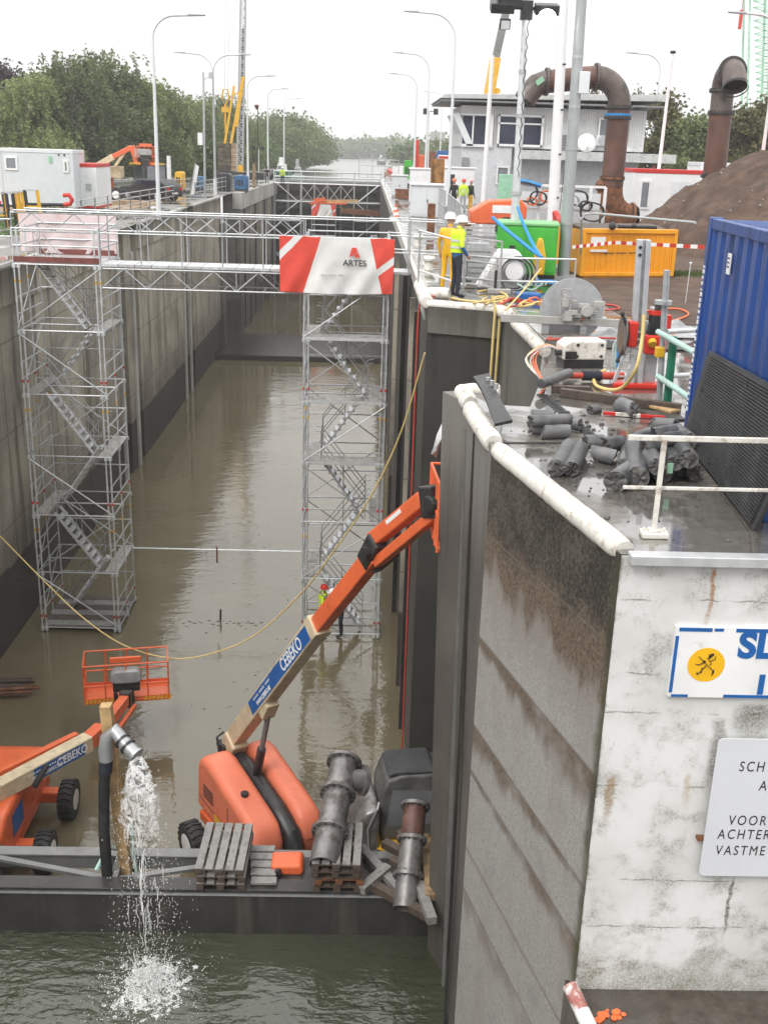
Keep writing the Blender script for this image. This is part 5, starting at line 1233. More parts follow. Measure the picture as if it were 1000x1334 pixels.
# black ribbed mat leaning on it
mp = thing('trench_mat', 'big black ribbed rubber mat leaning against the blue container', 'mat', (0,0,0))
cx_ = Vector((math.cos(R(-93.5)), math.sin(R(-93.5)), 0)); cn_ = Vector((cx_.y, -cx_.x, 0))
def on_side(px, py):
    r = _ray(px, py); o = Vector((0,0,CZ)); return o+r*((Vector((4.03,12.8,0))-o).dot(cn_)/r.dot(cn_))
lo0, lo1, hi0, hi1 = PZ(893,569,.02), PZ(981,690,.02), on_side(928,457), on_side(1064,532)
lo0 -= Vector((.05,0,0))
def mat_pt(u, v): return (lo0*(1-u)+lo1*u)*(1-v)+(hi0*(1-u)+hi1*u-Vector((.05,0,0)))*v
nn = (mat_pt(1,0)-mat_pt(0,0)).cross(mat_pt(0,1)-mat_pt(0,0)).normalized()
if nn.x > 0: nn = -nn
g = MB()
cs = [mat_pt(0,0), mat_pt(1,0), mat_pt(1,1), mat_pt(0,1)]
g.add([p for p in cs]+[p-nn*.035 for p in cs], [(0,1,2,3),(7,6,5,4),(0,4,5,1),(1,5,6,2),(2,6,7,3),(3,7,4,0)]); mo = g.build('mat_body', m_mat, mp)
g = MB()
for k in range(1, 38):
    v = k/38
    a, b_ = mat_pt(.05,v), mat_pt(.97,v); g.bar(a+nn*.006, b_+nn*.006, .028, .02)
g.build('rib', m_mat, mp)
for u, v in ((.5,.93), (.43,.09), (.08,.62), (.93,.12)):
    p = mat_pt(u,v); g = MB(); g.tube(p+nn*.018, p+nn*.024, .035, 12); g.build('hand_hole', m_ink, mp)
# cream handrail
hr = thing('handrail', 'cream painted steel handrail at the end of the pier above the white wall', 'railing', (0,0,0))
pz = PZ(850, 700); pz.y = 8.95; pz.x = PY(850,700,8.95).x
tz = PY(859, 571, 8.95).z
g = MB(); g.bar((pz.x,8.95,.06), (pz.x,8.95,tz), .042); g.build('post', m_fender, hr, bevel=.006)
g = MB(); g.prism([(-.12,-.08),(.12,-.08),(.13,.08),(-.11,.08)], 'z', .002, .05, None, (pz.x,8.95,0)); g.b2((pz.x-.05,8.9,.05), (pz.x+.05,9.0,.075)); [g.tube((pz.x+a,8.95,.05), (pz.x+a,8.95,.085), .015, 6) for a in (-.09,.09)]; g.build('foot_plate', m_fender, hr, bevel=.012)
g = MB(); g.bar((PY(818,568,8.95).x,8.95,tz), (8,8.95,tz+.01), .034, .05); g.build('rail', m_fender, hr, bevel=.008)
g = MB(); mz = PY(855,637,8.95).z; g.bar((PY(812,636,8.95).x,8.98,mz), (8,8.98,mz+.01), .03, .03); g.build('rail', m_fender, hr, bevel=.006)
g = MB(); g.bar((6.5,8.95,.0), (6.5,8.95,tz), .042); g.build('post', m_fender, hr)

# ------------------------------------------------------------------ drilled cores
def core(a, b_, r, label, grp='drilled concrete cores'):
    a, b_ = Vector(a), Vector(b_); r *= .86+.26*((int(abs(a.x)*1733+a.y*919) % 17)/17); L_ = (b_-a).length; t = thing('concrete_core', label, 'concrete core', a, 0, grp)
    rr = random.Random(int(a.x*997+a.y*131)); d, u, v = MB().frame(a, b_); g = MB(); n = 20; vs = []
    tilt = [Vector((rr.uniform(-.5,.5), rr.uniform(-.5,.5))) for _ in range(2)]
    for j, s_ in enumerate((0, .5, 1)):
        for i in range(n):
            an = 2*PI*i/n; e = 0
            if j != 1: tl = tilt[j//2]; e = r*(tl.x*math.cos(an)+tl.y*math.sin(an))+rr.uniform(-.012,.012)
            vs.append(d*(L_*s_+e)+u*math.cos(an)*r+v*math.sin(an)*r)
    g.add(vs, [(k*n+i, k*n+(i+1) % n, (k+1)*n+(i+1) % n, (k+1)*n+i) for k in range(2) for i in range(n)]); g.build('core_side', m_core, t, True)
    for j in (0, 2):
        c_ = sum((vs[j*n+i] for i in range(n)), Vector())/n; g = MB(); vv = [vs[j*n+i] for i in range(n)]
        m1 = [c_+(p-c_)*.7+d*rr.uniform(-.02,.02) for p in vv]; m2 = [c_+(p-c_)*.35+d*rr.uniform(-.025,.025) for p in vv]
        g.add(vv+m1+m2+[c_], [(k*n+i, k*n+(i+1) % n, (k+1)*n+(i+1) % n, (k+1)*n+i) for k in range(2) for i in range(n)]+[(2*n+i, 2*n+(i+1) % n, 3*n) for i in range(n)]); g.build('broken_end', m_coree, t)
    return t
def coreP(p, q_, h, label, r=.1, hq=None):
    """core lying between two photo spots of its axis, h above the quay"""
    core(PZ(p[0],p[1],h), PZ(q_[0],q_[1],hq if hq is not None else h), r, label)
coreP((692,549),(741,547),.19,'thick core lying on top of two others at the pier edge', .085)
coreP((690,557),(712,559),.08,'dark short core stub under the thick core at the pier edge', .075)
coreP((707,563),(738,562),.08,'short smooth core in front beneath the thick core at the pier edge', .08)
coreP((742,550),(756,554),.09,'core end poking out behind the trio at the pier edge', .075)
coreP((694,540),(722,541),.08,'slim core half hidden behind the thick core at the pier edge', .07)
coreP((741,582),(724,610),.1,'left core of the two parallel ones lying side by side in a puddle', .1)
coreP((757,583),(743,611),.1,'right core of the two parallel ones lying side by side in a puddle', .1)
coreP((762,576),(784,575),.17,'ragged core lying across behind the parallel two', .09)
coreP((786,580),(808,577),.15,'ragged short core next to the heap, resting on the lower stub', .09)
coreP((774,590),(799,596),.08,'core stub pointing to the heap from below the ragged ones', .085)
coreP((801,628),(840,600),.1,'core slanting towards the puddle at the front of the heap', .105)
coreP((826,575),(831,622),.24,'long core propped steeply over the front of the heap', .105, .13)
coreP((812,608),(818,583),.1,'core wedged behind the propped long one', .09)
coreP((845,592),(856,608),.24,'core in the middle of the heap behind the cream post', .09)
coreP((838,582),(860,578),.33,'ragged core crossing the crown of the heap', .09)
coreP((868,584),(879,602),.24,'core to the right of the cream post with clean cut end', .1)
coreP((885,582),(897,598),.3,'upper right core of the heap with ragged end', .1)
coreP((893,602),(905,616),.1,'core at the outer right corner of the heap by the mat', .1)
coreP((872,598),(883,612),.1,'low core beneath the clean cut one', .09)
coreP((850,602),(862,618),.1,'low core in shade behind the cream post', .09)
coreP((862,612),(870,618),.1,'short stub marked with a green patch near the cream post', .075)
coreP((852,566),(880,562),.3,'broken core on the back of the heap by the container', .085)
coreP((866,572),(890,570),.4,'topmost broken core of the heap by the container', .085)
coreP((826,572),(846,566),.25,'angular broken core at the back left of the heap', .08)
coreP((880,560),(900,574),.2,'core against the container foot at the back of the heap', .09)
coreP((806,526),(826,534),.1,'pale cracked core lying near the long timber', .1)
coreP((848,551),(880,554),.1,'thin long core lying behind the heap before the container', .085)
coreP((768,534),(782,533),.06,'small dark core piece lying alone near the red rod', .055)
coreP((838,588),(836,606),.1,'core at the foot of the propped long one', .09)
coreP((880,592),(890,606),.1,'core squeezed under the upper right one', .09)
g = MB(); p = PZ(869,606,.2); g.b2((p.x-.03,p.y-.1,p.z-.06), (p.x+.03,p.y-.09,p.z+.05)); tag(g.build('green_marking', m_lgreen), 'pale green patch of tape on a core stub', 'tape')
# stitched saw cut across the pier
g = MB(); a, b_ = PZ(706,515), PZ(784,580); n = 22
for i in range(n):
    p = a+(b_-a)*(i/n); g.tube((p.x,p.y,.004), (p.x,p.y,.006), .085, 14); tag
o = tag(g.build('core_cut', m_ink), 'row of overlapping black core holes stitched across the wet pier', 'saw cut')
g = MB(); a, b_ = PZ(655,577), PZ(772,578); g.bar((a.x,a.y,.005), (b_.x,b_.y,.005), .07, .004); tag(g.build('expansion_joint', m_ink), 'dark joint line across the wet pier in front of the thick core', 'joint')

# ------------------------------------------------------------------ cutting gear on the pier
def beamP(label, p, q_, h, w, hh, mat, name='timber_beam', cat='timber', rnd_=False):
    a, b_ = PZ(p[0],p[1],h), PZ(q_[0],q_[1],h); g = MB(); g.tube(a, b_, w*.55, 16) if rnd_ else g.bar(a, b_, w, hh); return tag(g.build(name, mat, None, bevel=.008), label, cat)
beamP('long wet brown timber lying across the pier before the drill stand', (730,511), (886,532), .06, .1, .12, m_woodd)
beamP('short dark timber lying under the white control box', (718,506), (768,508), .05, .1, .1, m_woodd)
beamP('grey metal tube with pale end jutting over the recess edge', (704,500), (741,486), .15, .13, .13, m_core, 'steel_tube', 'tube', True)
rd = thing('levelling_rod', 'red and white levelling rod lying on the wet pier', 'measuring rod', (0,0,0))
a, b_ = PZ(785,538,.03), PZ(866,544,.03)
for i in range(5):
    g = MB(); g.bar(a+(b_-a)*i/5, a+(b_-a)*(i+1)/5, .05, .04); g.build('rod_section', (m_red if i in (0,3,4) else m_fender), rd)
beamP('loose plank lying under the tubes by the container', (850,528), (880,536), .04, .2, .04, m_woodl, 'plank', 'plank')
beamP('dark steel plate lying flat in front of the container', (842,541), (885,541), .015, .5, .02, m_dsteel, 'steel_plate', 'plate')
# control box
p = PZ(762, 478, .0)
cb = thing('control_box', 'white control box bristling with orange and grey cables', 'control box', (p.x-.12, p.y+.05, .14), R(8))
g = MB(); g.prism([(-.32,0), (.38,.0), (.38,.3), (-.2,.3), (-.32,.22)], 'y', -.22, .22); g.build('box_shell', m_fender, cb, bevel=.025)
for x in (-.1, .3): 
    for z in (.06, .24): g = MB(); g.tube((x,-.225,z), (x,-.235,z), .025, 8); g.build('latch', m_black, cb)
g = MB(); g.b2((-.3,-.26,.02), (-.12,-.225,.14)); g.tube((-.33,-.1,.1), (-.42,-.1,.1), .05, 10); g.build('socket', m_blackm, cb)
g = MB(); g.b2((-.3,-.2,-.14), (.36,.2,0)); g.build('skid', m_blackm, cb)
for i, (m_, dy) in enumerate(((m_ohose,0), (m_ohose,.08), (m_rhose,.12), (m_galv,-.05), (m_yhose,.16), (m_fender,.05))):
    q_ = PZ(728+i*3, 500-i*2, .03); hosepath('cable', ('orange','bright orange','red','grey','yellow','white')[i]+' cable looping from the control box down to the pier', 'cable', [(cb.location.x-.3,cb.location.y-.1+dy,.25), (cb.location.x-.55,cb.location.y-.12+dy,.33), (cb.location.x-.72-.03*i,cb.location.y-.2+dy,.12), (q_.x-.25-.05*i,q_.y-.2,.03), (q_.x-.4,q_.y-.7+.05*i,.03)], .012, m_, 6)
gr = thing('hand_grinder', 'red and blue hand tool lying before the white control box', 'power tool', PZ(765,492,.06))
for x0, x1, r_, m_ in ((-.5,-.05,.045,m_rhose), (-.08,.2,.075,m_navy), (.18,.55,.06,m_rhose)):
    g = MB(); g.tube((x0,.1*x0,.03), (x1,.1*x1,.03), r_, 12); g.build('tool_body', m_, gr, True)
hosepath('cable', 'thick yellow cable draped from the drill stand in a loop on the pier', 'cable', [PY(838,410,14.7), PY(836,440,14.6), PY(828,480,14.4), PZ(812,503,.15), PZ(795,508,.04), PZ(776,502,.04), PZ(774,490,.05), PZ(788,482,.12)], .025, m_yhose, 7)
# drill stand with motor
ds = thing('core_drill_stand', 'tall aluminium drill stand with red motor and saw disc on a red foot', 'drill stand', (0,0,0))
bp_ = PZ(826, 505); b0 = Vector((bp_.x, bp_.y, .02)); tp_ = PY(838, 312, bp_.y+.1)
dz = tp_-b0
g = MB()
for dx_ in (-.06, .06): q_ = b0+Vector((dx_,0,0)); w_ = tp_+Vector((dx_,0,0)); g.add([e+Vector((i,j,0)) for e in (q_,w_) for i,j in ((-.035,-.06),(.035,-.06),(.035,.06),(-.035,.06))], [(3,2,1,0),(4,5,6,7),(0,1,5,4),(1,2,6,5),(2,3,7,6),(3,0,4,7)])
g.bar(b0+Vector((0,.02,0)), tp_+Vector((0,.02,0)), .05, .05)
g.build('mast', m_alu, ds, bevel=.008)
for f in (.35,.42,.9,.95): 
    p = b0+dz*f; g = MB(); g.tube(p+Vector((-.06,-.07,0)), p+Vector((-.06,-.085,0)), .025, 8); g.build('bolt', m_ink, ds)
g = MB(); g.bar(b0+Vector((.22,.1,0)), b0+Vector((.22,.1,1.15)), .16, .16); g.build('column', m_galv, ds, bevel=.01)
g = MB(); 
for dx_ in (-.28,-.12): g.bar(b0+Vector((dx_-.05,-.05,.05)), b0+Vector((dx_+.22,.02,.95)), .03, .05)
for k in range(7): p = b0+Vector((-.3+.03*k,-.04,.15+k*.11)); g.bar(p, p+Vector((.16,0,0)), .025, .02)
g.build('brace_frame', m_alu, ds)
g = MB(); g.prism([(-.35,-.12), (.35,-.12), (.4,.15), (-.3,.15)], 'z', 0, .08, None, (b0.x,b0.y,.0)); g.build('foot', m_redo, ds, bevel=.02)
mc = b0+dz*.36+Vector((.14,0,0))
g = MB(); g.b2(mc+Vector((-.3,-.1,-.18)), mc+Vector((-.16,.1,.2))); g.b2(mc+Vector((-.06,-.16,-.26)), mc+Vector((.26,.12,.02))); g.build('carriage', m_redo, ds, bevel=.03)
g = MB(); g.tube(mc+Vector((.1,0,.02)), mc+Vector((.1,0,.34)), .11, 14); g.tube(mc+Vector((.1,0,.34)), mc+Vector((.13,0,.52)), .05, 10); g.b2(mc+Vector((-.02,-.13,.02)), mc+Vector((.22,.13,.16))); g.build('motor', m_blackm, ds, True)
g = MB(); g.tube(mc+Vector((.1,0,.3)), mc+Vector((.1,0,.36)), .115, 14); g.b2(mc+Vector((.2,-.1,.1)), mc+Vector((.3,.08,.3))); g.build('motor_band', m_redo, ds, True)
g = MB(); g.tube(mc+Vector((.03,-.17,-.06)), mc+Vector((.03,-.23,-.1)), .06, 10); g.build('plug', m_yellow, ds, True)
g = MB(); g.tube(mc+Vector((-.36,.05,-.02)), mc+Vector((-.345,.05,-.02)), .3, 36); g.build('saw_disc', m_stone, ds, True)
g = MB(); g.path([mc+Vector((-.42,-.1,.3)), mc+Vector((-.33,-.1,.1)), mc+Vector((-.3,-.1,.0)), mc+Vector((-.36,-.1,-.2)), mc+Vector((-.42,-.1,-.36))], .018, 7); [g.ball(mc+Vector((-.42,-.1,z)), .035, 8, 6) for z in (.31,-.37)]; g.build('feed_handle', m_black, ds, True)
# tube rails and green post by the container
ps = [(PZ(856,528), 338), ]
b0 = PZ(858,524); t_ = PY(868,352,b0.y)
tr = thing('tube_railing', 'scaffold tube frame with pale turquoise rails beside the blue container', 'railing', (0,0,0))
g = MB(); g.tube((b0.x,b0.y,0), (t_.x,b0.y,t_.z), .045, 12); g.tube((t_.x,b0.y,t_.z-.45), (t_.x,b0.y,t_.z-.4), .12, 12); g.build('post', m_galv, tr, True)
for y0, y1, xx in ((432,452,905), (490,512,900)):
    a = PY(856,y0,b0.y-.05); c_ = PY(xx,y1+8,b0.y-.8); g = MB(); g.tube(a, c_, .04, 10); g.build('rail', m_teal, tr, True)
    a = PY(868,y0+0,b0.y); c_ = PY(905,y0-2,b0.y+.4); g = MB(); g.tube(a, c_, .035, 10); g.build('rail', m_galvl, tr, True)
g = MB(); p = PY(858,458,b0.y); g.b2(p+Vector((-.06,-.09,-.07)), p+Vector((.06,.03,.07))); g.build('coupler', m_yellow, tr, bevel=.015)
b0 = PZ(868,527); g = MB(); t_ = PY(877,438,b0.y); g.bar((b0.x,b0.y,0), (t_.x,b0.y,t_.z), .1, .1); tag(g.build('green_post', m_dgreen, None, bevel=.02), 'dark green steel post next to the scaffold tube', 'post')
# big wall saw blade on its rail
p = PZ(744, 418, .3)
ws = thing('wall_saw', 'huge round wall saw blade with its motor carriage on a pale rail', 'wall saw', (0,0,0))
q = PZ(744, 425, .25); yb = q.y
cA = PY(744, 404, yb+.05); rb = abs(PY(784, 404, yb).x-PY(704, 404, yb).x)/2
g = MB(); g.tube((cA.x,yb+.03,cA.z), (cA.x,yb+.05,cA.z), rb, 56); bl_ = g.build('blade', m_stone, ws, True)
g = MB(); g.lathe([(rb*.985,.0), (rb*1.03,.0), (rb*1.03,.03), (rb*.985,.03)], (cA.x,yb+.055,cA.z), 56, Matrix.Rotation(R(90), 3, 'X')); g.build('rim', m_galv, bl_, True)
c2_ = PY(755, 400, yb-.15)
g = MB(); rr_ = random.Random(9)
for i in range(16):
    d_ = Vector((rr_.uniform(-.32,.32), rr_.uniform(-.14,.04), rr_.uniform(-.2,.2))); s_ = Vector((rr_.uniform(.03,.1), .05, rr_.uniform(.03,.09))); g.b2(c2_+d_-s_, c2_+d_+s_)
for x in (-.38,-.2): g.tube(c2_+Vector((x,-.1,-.2)), c2_+Vector((x,-.1,.32)), .015, 6)
g.tube(c2_+Vector((-.38,-.1,.32)), c2_+Vector((-.2,-.1,.32)), .015, 6); g.tube(c2_+Vector((.1,-.2,-.05)), c2_+Vector((.1,.1,-.05)), .1, 14)
g.build('motor_carriage', m_concl, ws, bevel=.008)
g = MB(); a, b_ = PY(652,414,yb-.1), PY(848,423,yb-.1); g.bar(a, b_, .1, .14); g.build('saw_rail', m_concl, ws, bevel=.01)
for f in (.3, .55, .95):
    p = a+(b_-a)*f; g = MB(); g.b2((p.x-.06,p.y-.02,0), (p.x+.06,p.y+.1,p.z)); g.build('rail_foot', m_galv, ws)
hosepath('hose', 'red water hose lying from the saw carriage over the sawn slab', 'hose', [c2_+Vector((.05,-.1,-.2)), PZ(745,432,.1), PZ(712,442,.24), PZ(760,440,.25), PZ(830,442,.1), PZ(880,446,.05)], .02, m_rhose)
# raised sawn slab
sp = [PZ(664,420), PZ(742,418), PZ(781,451,.2), PZ(708,458,.2)]
g = MB(); g.prism([(3.14,22.3), (sp[1].x,22.0), (sp[2].x,18.6), (3.2,18.4)], 'z', -.3, .2); tag(g.build('sawn_slab', m_quay, None, bevel=.02), 'wet sawn concrete slab behind the pale worn nosing', 'slab')
hp = thing('hose_coil', 'tangle of thin grey and turquoise hoses standing in a loop by the drill stand', 'hose', PZ(805,478,0))
for k in range(4):
    g = MB(); g.path([Vector((-.12+.05*k,0,0)), Vector((-.1+.04*k,.05,.35)), Vector((.0,.0,.6-.05*k)), Vector((.17-.02*k,-.05,.4)), Vector((.22,0,.0))], .018, 6); g.build('hose_loop', (m_galvl,m_teal,m_screen,m_galv)[k], hp, True)
rr_ = random.Random(4)
for k, (px, py) in enumerate(((800,440),(842,430),(820,436),(870,434),(835,448),(775,424))):
    p = PZ(px,py,.02); t = thing('plastic_sheet', ('rumpled grey plastic sheet lying behind the loop of thin hoses','grey plastic sheet lying behind the drill column','grey sheet bunched up behind the drill foot','grey plastic sheet lying behind the turquoise rails','darker wet sheet bunched beside the drill stand','grey sheet lying below the saw rail')[k], 'sheet', p)
    g = MB(); n = 9; W_ = rr_.uniform(.5,.9); vs = [((i/(n-1)-.5)*W_*2, (j/(n-1)-.5)*1.1, .01+abs(rr_.gauss(0,.07))*math.sin(PI*i/(n-1))*math.sin(PI*j/(n-1))*1.6) for j in range(n) for i in range(n)]
    g.add(vs, [(j*n+i, j*n+i+1, (j+1)*n+i+1, (j+1)*n+i) for j in range(n-1) for i in range(n-1)]); o = g.build('sheet', m_tarp if k != 4 else m_mat, t, False); o.modifiers.new('t','SOLIDIFY').thickness = .01
for i, (pp_, m_, lb) in enumerate(((((735,420),(790,436),(850,440),(895,432)), m_ohose, 'orange cable trailing across the ground behind the drill stand'), (((840,405),(880,402),(896,410),(870,420)), m_ohose, 'orange cable looping on the ground near the thin stake'), (((785,396),(800,398),(806,402),(788,404)), m_rhose, 'red cable lying on the soil beside the saw blade'))):
    hosepath('cable', lb, 'cable', [PZ(a_,b2_,.04) for a_, b2_ in pp_], .022, m_)

# ------------------------------------------------------------------ signs on the white wall
sg = thing('painted_board', 'white board with flaking blue border, yellow lion disc and blue letters on the white wall', 'sign', (0,0,0))
yS = 8.44
def S3(px, py, dy=0): p = PY(px, py, yS-dy); return p
tl, bl3 = S3(881,816), S3(868,908)
xl = (tl.x+bl3.x)/2; zt_, zb_ = tl.z, bl3.z; xrr = xl+2.6
g = MB(); g.b2((xl,yS,zb_), (xrr,yS+.05,zt_)); g.build('board', m_white, sg, bevel=.004)
def strip(x0, z0, x1, z1):
    g = MB(); g.b2((x0,yS-.004,z0), (x1,yS-.001,z1)); return g.build('border', m_blue, sg)
h_ = zt_-zb_
strip(xl+.03, zt_-.045, xl+.32, zt_-.01); strip(xl+.34, zt_-.04, xl+.42, zt_-.012); strip(xl+.53, zt_-.045, xrr, zt_-.01); strip(xl+.005, zb_+.05, xl+.035, zt_-.09); strip(xl+.03, zb_+.005, xl+.18, zb_+.03); strip(xl+.5, zb_+.005, xrr, zb_+.035); strip(xrr-.035, zb_+.05, xrr-.005, zt_-.05)
dc = S3(919,866); 
g = MB(); g.tube((dc.x,yS-.003,dc.z), (dc.x,yS-.0005,dc.z), .165, 40); disc = g.build('disc', m_yskip if False else M('ochre yellow disc', (.85,.47,.01), .5, 0, .04, 5), sg)
def stroke(pts, w):
    g = MB()
    for (x0,z0),(x1,z1) in zip(pts, pts[1:]): g.bar((dc.x+x0,yS-.004,dc.z+z0), (dc.x+x1,yS-.004,dc.z+z1), w, .002)
    for x0, z0 in pts[1:-1]: g.tube((dc.x+x0,yS-.005,dc.z+z0), (dc.x+x0,yS-.003,dc.z+z0), w/2, 8)
    g.build('emblem', m_ink, disc)
stroke([(-.075,.085),(-.02,.03),(.055,-.04)], .03); stroke([(-.1,.01),(-.07,.0),(-.045,.01),(-.02,.03)], .016); stroke([(.0,.06),(.025,.08),(.045,.1),(.01,.105)], .03); stroke([(.02,.06),(.03,.035),(.05,.045),(.07,.055),(.075,.09)], .012)
stroke([(.0,-.005),(-.03,-.04),(-.04,-.07),(-.07,-.085),(-.065,-.1)], .02); stroke([(.05,-.04),(.07,-.055),(.07,-.08),(.055,-.1)], .018); stroke([(.035,.04),(.04,.01),(.03,-.005)], .012)
lc = S3(970,842)
text('SL', .34, sg, m_blue, Matrix.Translation((lc.x+.105,yS-.004,lc.z)) @ FACE, bold=.014, sx=1.0, align='LEFT', shear=-.0)
for o in [x for x in sg.children if x.name.startswith('lettering')]: o.location.x = -.165
lc = S3(990,893)
text('11', .25, sg, m_blue, Matrix.Translation((lc.x-.06,yS-.004,lc.z)) @ FACE, bold=.014, align='LEFT')
ns = thing('notice_board', 'white enamel notice board with slanting black capitals mounted low on the white wall', 'sign', (0,0,0))
yN = 8.4
def N3(px, py): return PY(px, py, yN)
tl, bl3 = N3(936,962), N3(909,1141)
xl = (tl.x+bl3.x)/2; xr_ = xl+1.75
pts = []
for cx_, cz_, a0 in ((xl+.05,bl3.z+.05,180), (xr_-.05,bl3.z+.05,270), (xr_-.05,tl.z-.05,0), (xl+.05,tl.z-.05,90)):
    for k in range(6): an = R(a0+k*18); pts.append((cx_+.05*math.cos(an), cz_+.05*math.sin(an)))
g = MB(); g.prism(pts, 'y', yN, yN+.012); g.build('panel', M('cool white enamel', (.64,.655,.69), .35, 0, .03, 2), ns, bevel=.003)
for px, py in ((911,1095),):
    p = N3(px, py); g = MB(); g.b2((p.x-.02,yN+.012,p.z-.015), (p.x+.05,yN+.07,p.z+.015)); g.build('bracket', m_rust, ns)
for body, px, py in (('SCH',962,999), ('A',988,1024), ('VOOR-',948,1069), ('ACHTER',934,1087), ('VASTME',931,1108)):
    p = N3(px, py); text(body, .148, ns, m_ink, Matrix.Translation((p.x,yN-.002,p.z)) @ FACE, sx=.72, bold=0, align='LEFT', shear=.06, sp=1.32).data.update()
# red and white pole stub at the bottom
a, b_ = PZ(742,1284,-4.35), PZ(768,1340,-4.5)
pl = thing('striped_pole', 'chipped white and red steel pole lying at the foot of the white wall', 'pole', (0,0,0))
g = MB(); g.tube(a, a+(b_-a)*.6, .075, 14); g.build('pole_section', M('chipped white over red paint', (.7,.66,.63), .6, 0, .1, 5, (.3,.06,.04), 9, .75), pl, True)
g = MB(); g.tube(a+(b_-a)*.6, a+(b_-a)*1.6, .076, 14); g.build('pole_section', m_white, pl, True)
g = MB(); rr_ = random.Random(2)
for i in range(22):
    p = PZ(792+rr_.gauss(0,8), 1322+rr_.gauss(0,3.5), -4.615); g.tube(p, p+Vector((0,0,.002+i*.0009)), rr_.uniform(.01,.04), 8)
tag(g.build('spray_mark', m_ohose), 'orange spray paint mark on the brown landing next to the striped pole', 'paint mark')

# grit, chips and offcuts left on the pier and scraps adrift in the chamber
rr_ = random.Random(64); g = MB()
for k in range(420):
    px, py = (rr_.uniform(690,900), rr_.uniform(520,640)) if k < 260 else (rr_.uniform(660,1000), rr_.uniform(560,712))
    p = PZ(px, py, .004)
    if p.y < 8.6 or p.x < 1.75+(12-p.y)*.2: continue
    s_ = rr_.uniform(.004,.016) if rr_.random() < .85 else rr_.uniform(.016,.04)
    g.ball((p.x, p.y, s_*.3), s_, 5, 4, (1, rr_.uniform(.5,1.3), .6))
tag(g.build('rubble', m_coree, None), kind='stuff')
g = MB()
for k in range(34):
    p = PZ(rr_.uniform(235,350), 812+rr_.gauss(0,2), ZW+.0); s_ = rr_.uniform(.012,.05); g.ball(p, s_, 6, 4, (1.6, .7, .35))
for k in range(45):
    p = PZ(rr_.uniform(195,390), rr_.uniform(600,960), ZW+.005); s_ = rr_.uniform(.015,.04); g.ball(p, s_, 5, 4, (1.4, .8, .3))
tag(g.build('floating_debris', m_woodd, None), kind='stuff')
p = PZ(287, 808, ZW); g = MB(); g.tube((p.x,p.y,ZW-.3), (p.x+.02,p.y,ZW+.42), .035, 8); tag(g.build('measuring_post', m_dsteel, None), 'short dark rod standing up from the water between the two towers', 'rod')
# ------------------------------------------------------------------ quay: fences, machines, masts
def mesh_fence(label, a, b_, h=1.9, lean=0.0, mat=m_galv):
    a, b_ = Vector(a), Vector(b_); t = thing('mesh_fence', label, 'fence', a); d = b_-a; L_ = d.length; u = d/L_; n = Vector((-u.y,u.x,0))
    up = Vector((0,0,math.cos(lean)))+n*math.sin(lean)
    g = MB()
    for s_ in (0, L_): g.tube(u*s_, u*s_+up*h, .024, 7)
    for z in (.12, h*.55, h-.02): g.tube(up*z, u*L_+up*z, .02, 7)
    g.build('frame', mat, t, True)
    g = MB(); nx = int(L_/.16)
    for i in range(1, nx): g.bar(u*(i*L_/nx)+up*.12, u*(i*L_/nx)+up*(h-.02), .007)
    for k in range(1, 9): g.bar(up*(.12+k*(h-.14)/9), u*L_+up*(.12+k*(h-.14)/9), .008)
    g.build('wire_mesh', mat, t)
    for s_ in (0, L_): g = MB(); g.box(u*s_+Vector((0,0,.06)), (.55,.2,.12)); g.build('foot', m_concl, t, bevel=.02)
    return t
a, b_ = PZ(562,350), PZ(543,262)
mesh_fence('grey mesh fence panel standing along the walkway beside the pale cabinet', (3.0,33.5,0), (3.3,37,0), 1.5)
mesh_fence('grey mesh fence panel behind the standing people, stretching to the walkway', (3.3,37,0), (3.6,47,0), 1.6)
mesh_fence('mesh fence panel leading from the two standing people to the silver cable drum', (2.6,27.2,0), (3.35,26.2,0), 1.25)
mesh_fence('mesh fence panel farther along the walkway before the white boxes', (3.7,50,0), (3.9,62,0), 1.6)
rail2 = thing('tube_railing', 'grey tube railing running in front of the green generator and the cable drum', 'railing', (0,0,0))
pts = [PY(545,300,30.0), PY(574,330,28), PY(648,336,26.6), PY(750,338,26.4)]
for dz in (0, -.55, -1.05):
    g = MB(); g.path([p+Vector((0,0,dz)) for p in pts[1:]], .025, 7); g.build('rail', m_galv, rail2, True)
for p in pts[1:]+[PY(700,337,26.5)]: g = MB(); g.tube((p.x,p.y,0), p, .026, 7); g.build('post', m_galv, rail2, True)
rail3 = thing('tube_railing', 'thin pale railing before the pair of people on the recess corner', 'railing', (0,0,0))
for y0, y1 in ((300,316), (352,372)):
    g = MB(); g.tube(PY(546,y0,26.6), PY(606,y1,25.6), .022, 7); g.build('rail', m_galvl, rail3, True)
for px, py in ((547,300),(606,316)): p = PY(px,py,26.6 if px < 600 else 25.6); g = MB(); g.tube((p.x,p.y,0), p, .024, 7); g.build('post', m_galv, rail3, True)
def cabinet(label, x, y, w, d, h, mat, vents=True):
    t = thing('electric_cabinet', label, 'cabinet', (x,y,0)); g = MB(); g.b2((0,0,.1), (w,d,h)); g.build('housing', mat, t, bevel=.02)
    g = MB(); g.b2((-.08,-.08,h), (w+.08,d+.08,h+.09)); g.build('lid', m_cpanel2, t, bevel=.02); g = MB(); g.b2((.03,.03,0), (w-.03,d-.03,.1)); g.build('plinth', m_concl, t)
    for s_ in (0, 1): g = MB(); g.b2((.04+s_*w/2,-.015,.2), (w/2-.04+s_*w/2,0,h-.12)); dd = g.build('door', mat, t, bevel=.01); g = MB(); g.b2((w/2-.02+s_*.0,-.04,h*.5), (w/2+.02,-.015,h*.5+.14)); g.build('handle', m_blackm, dd)
    return t
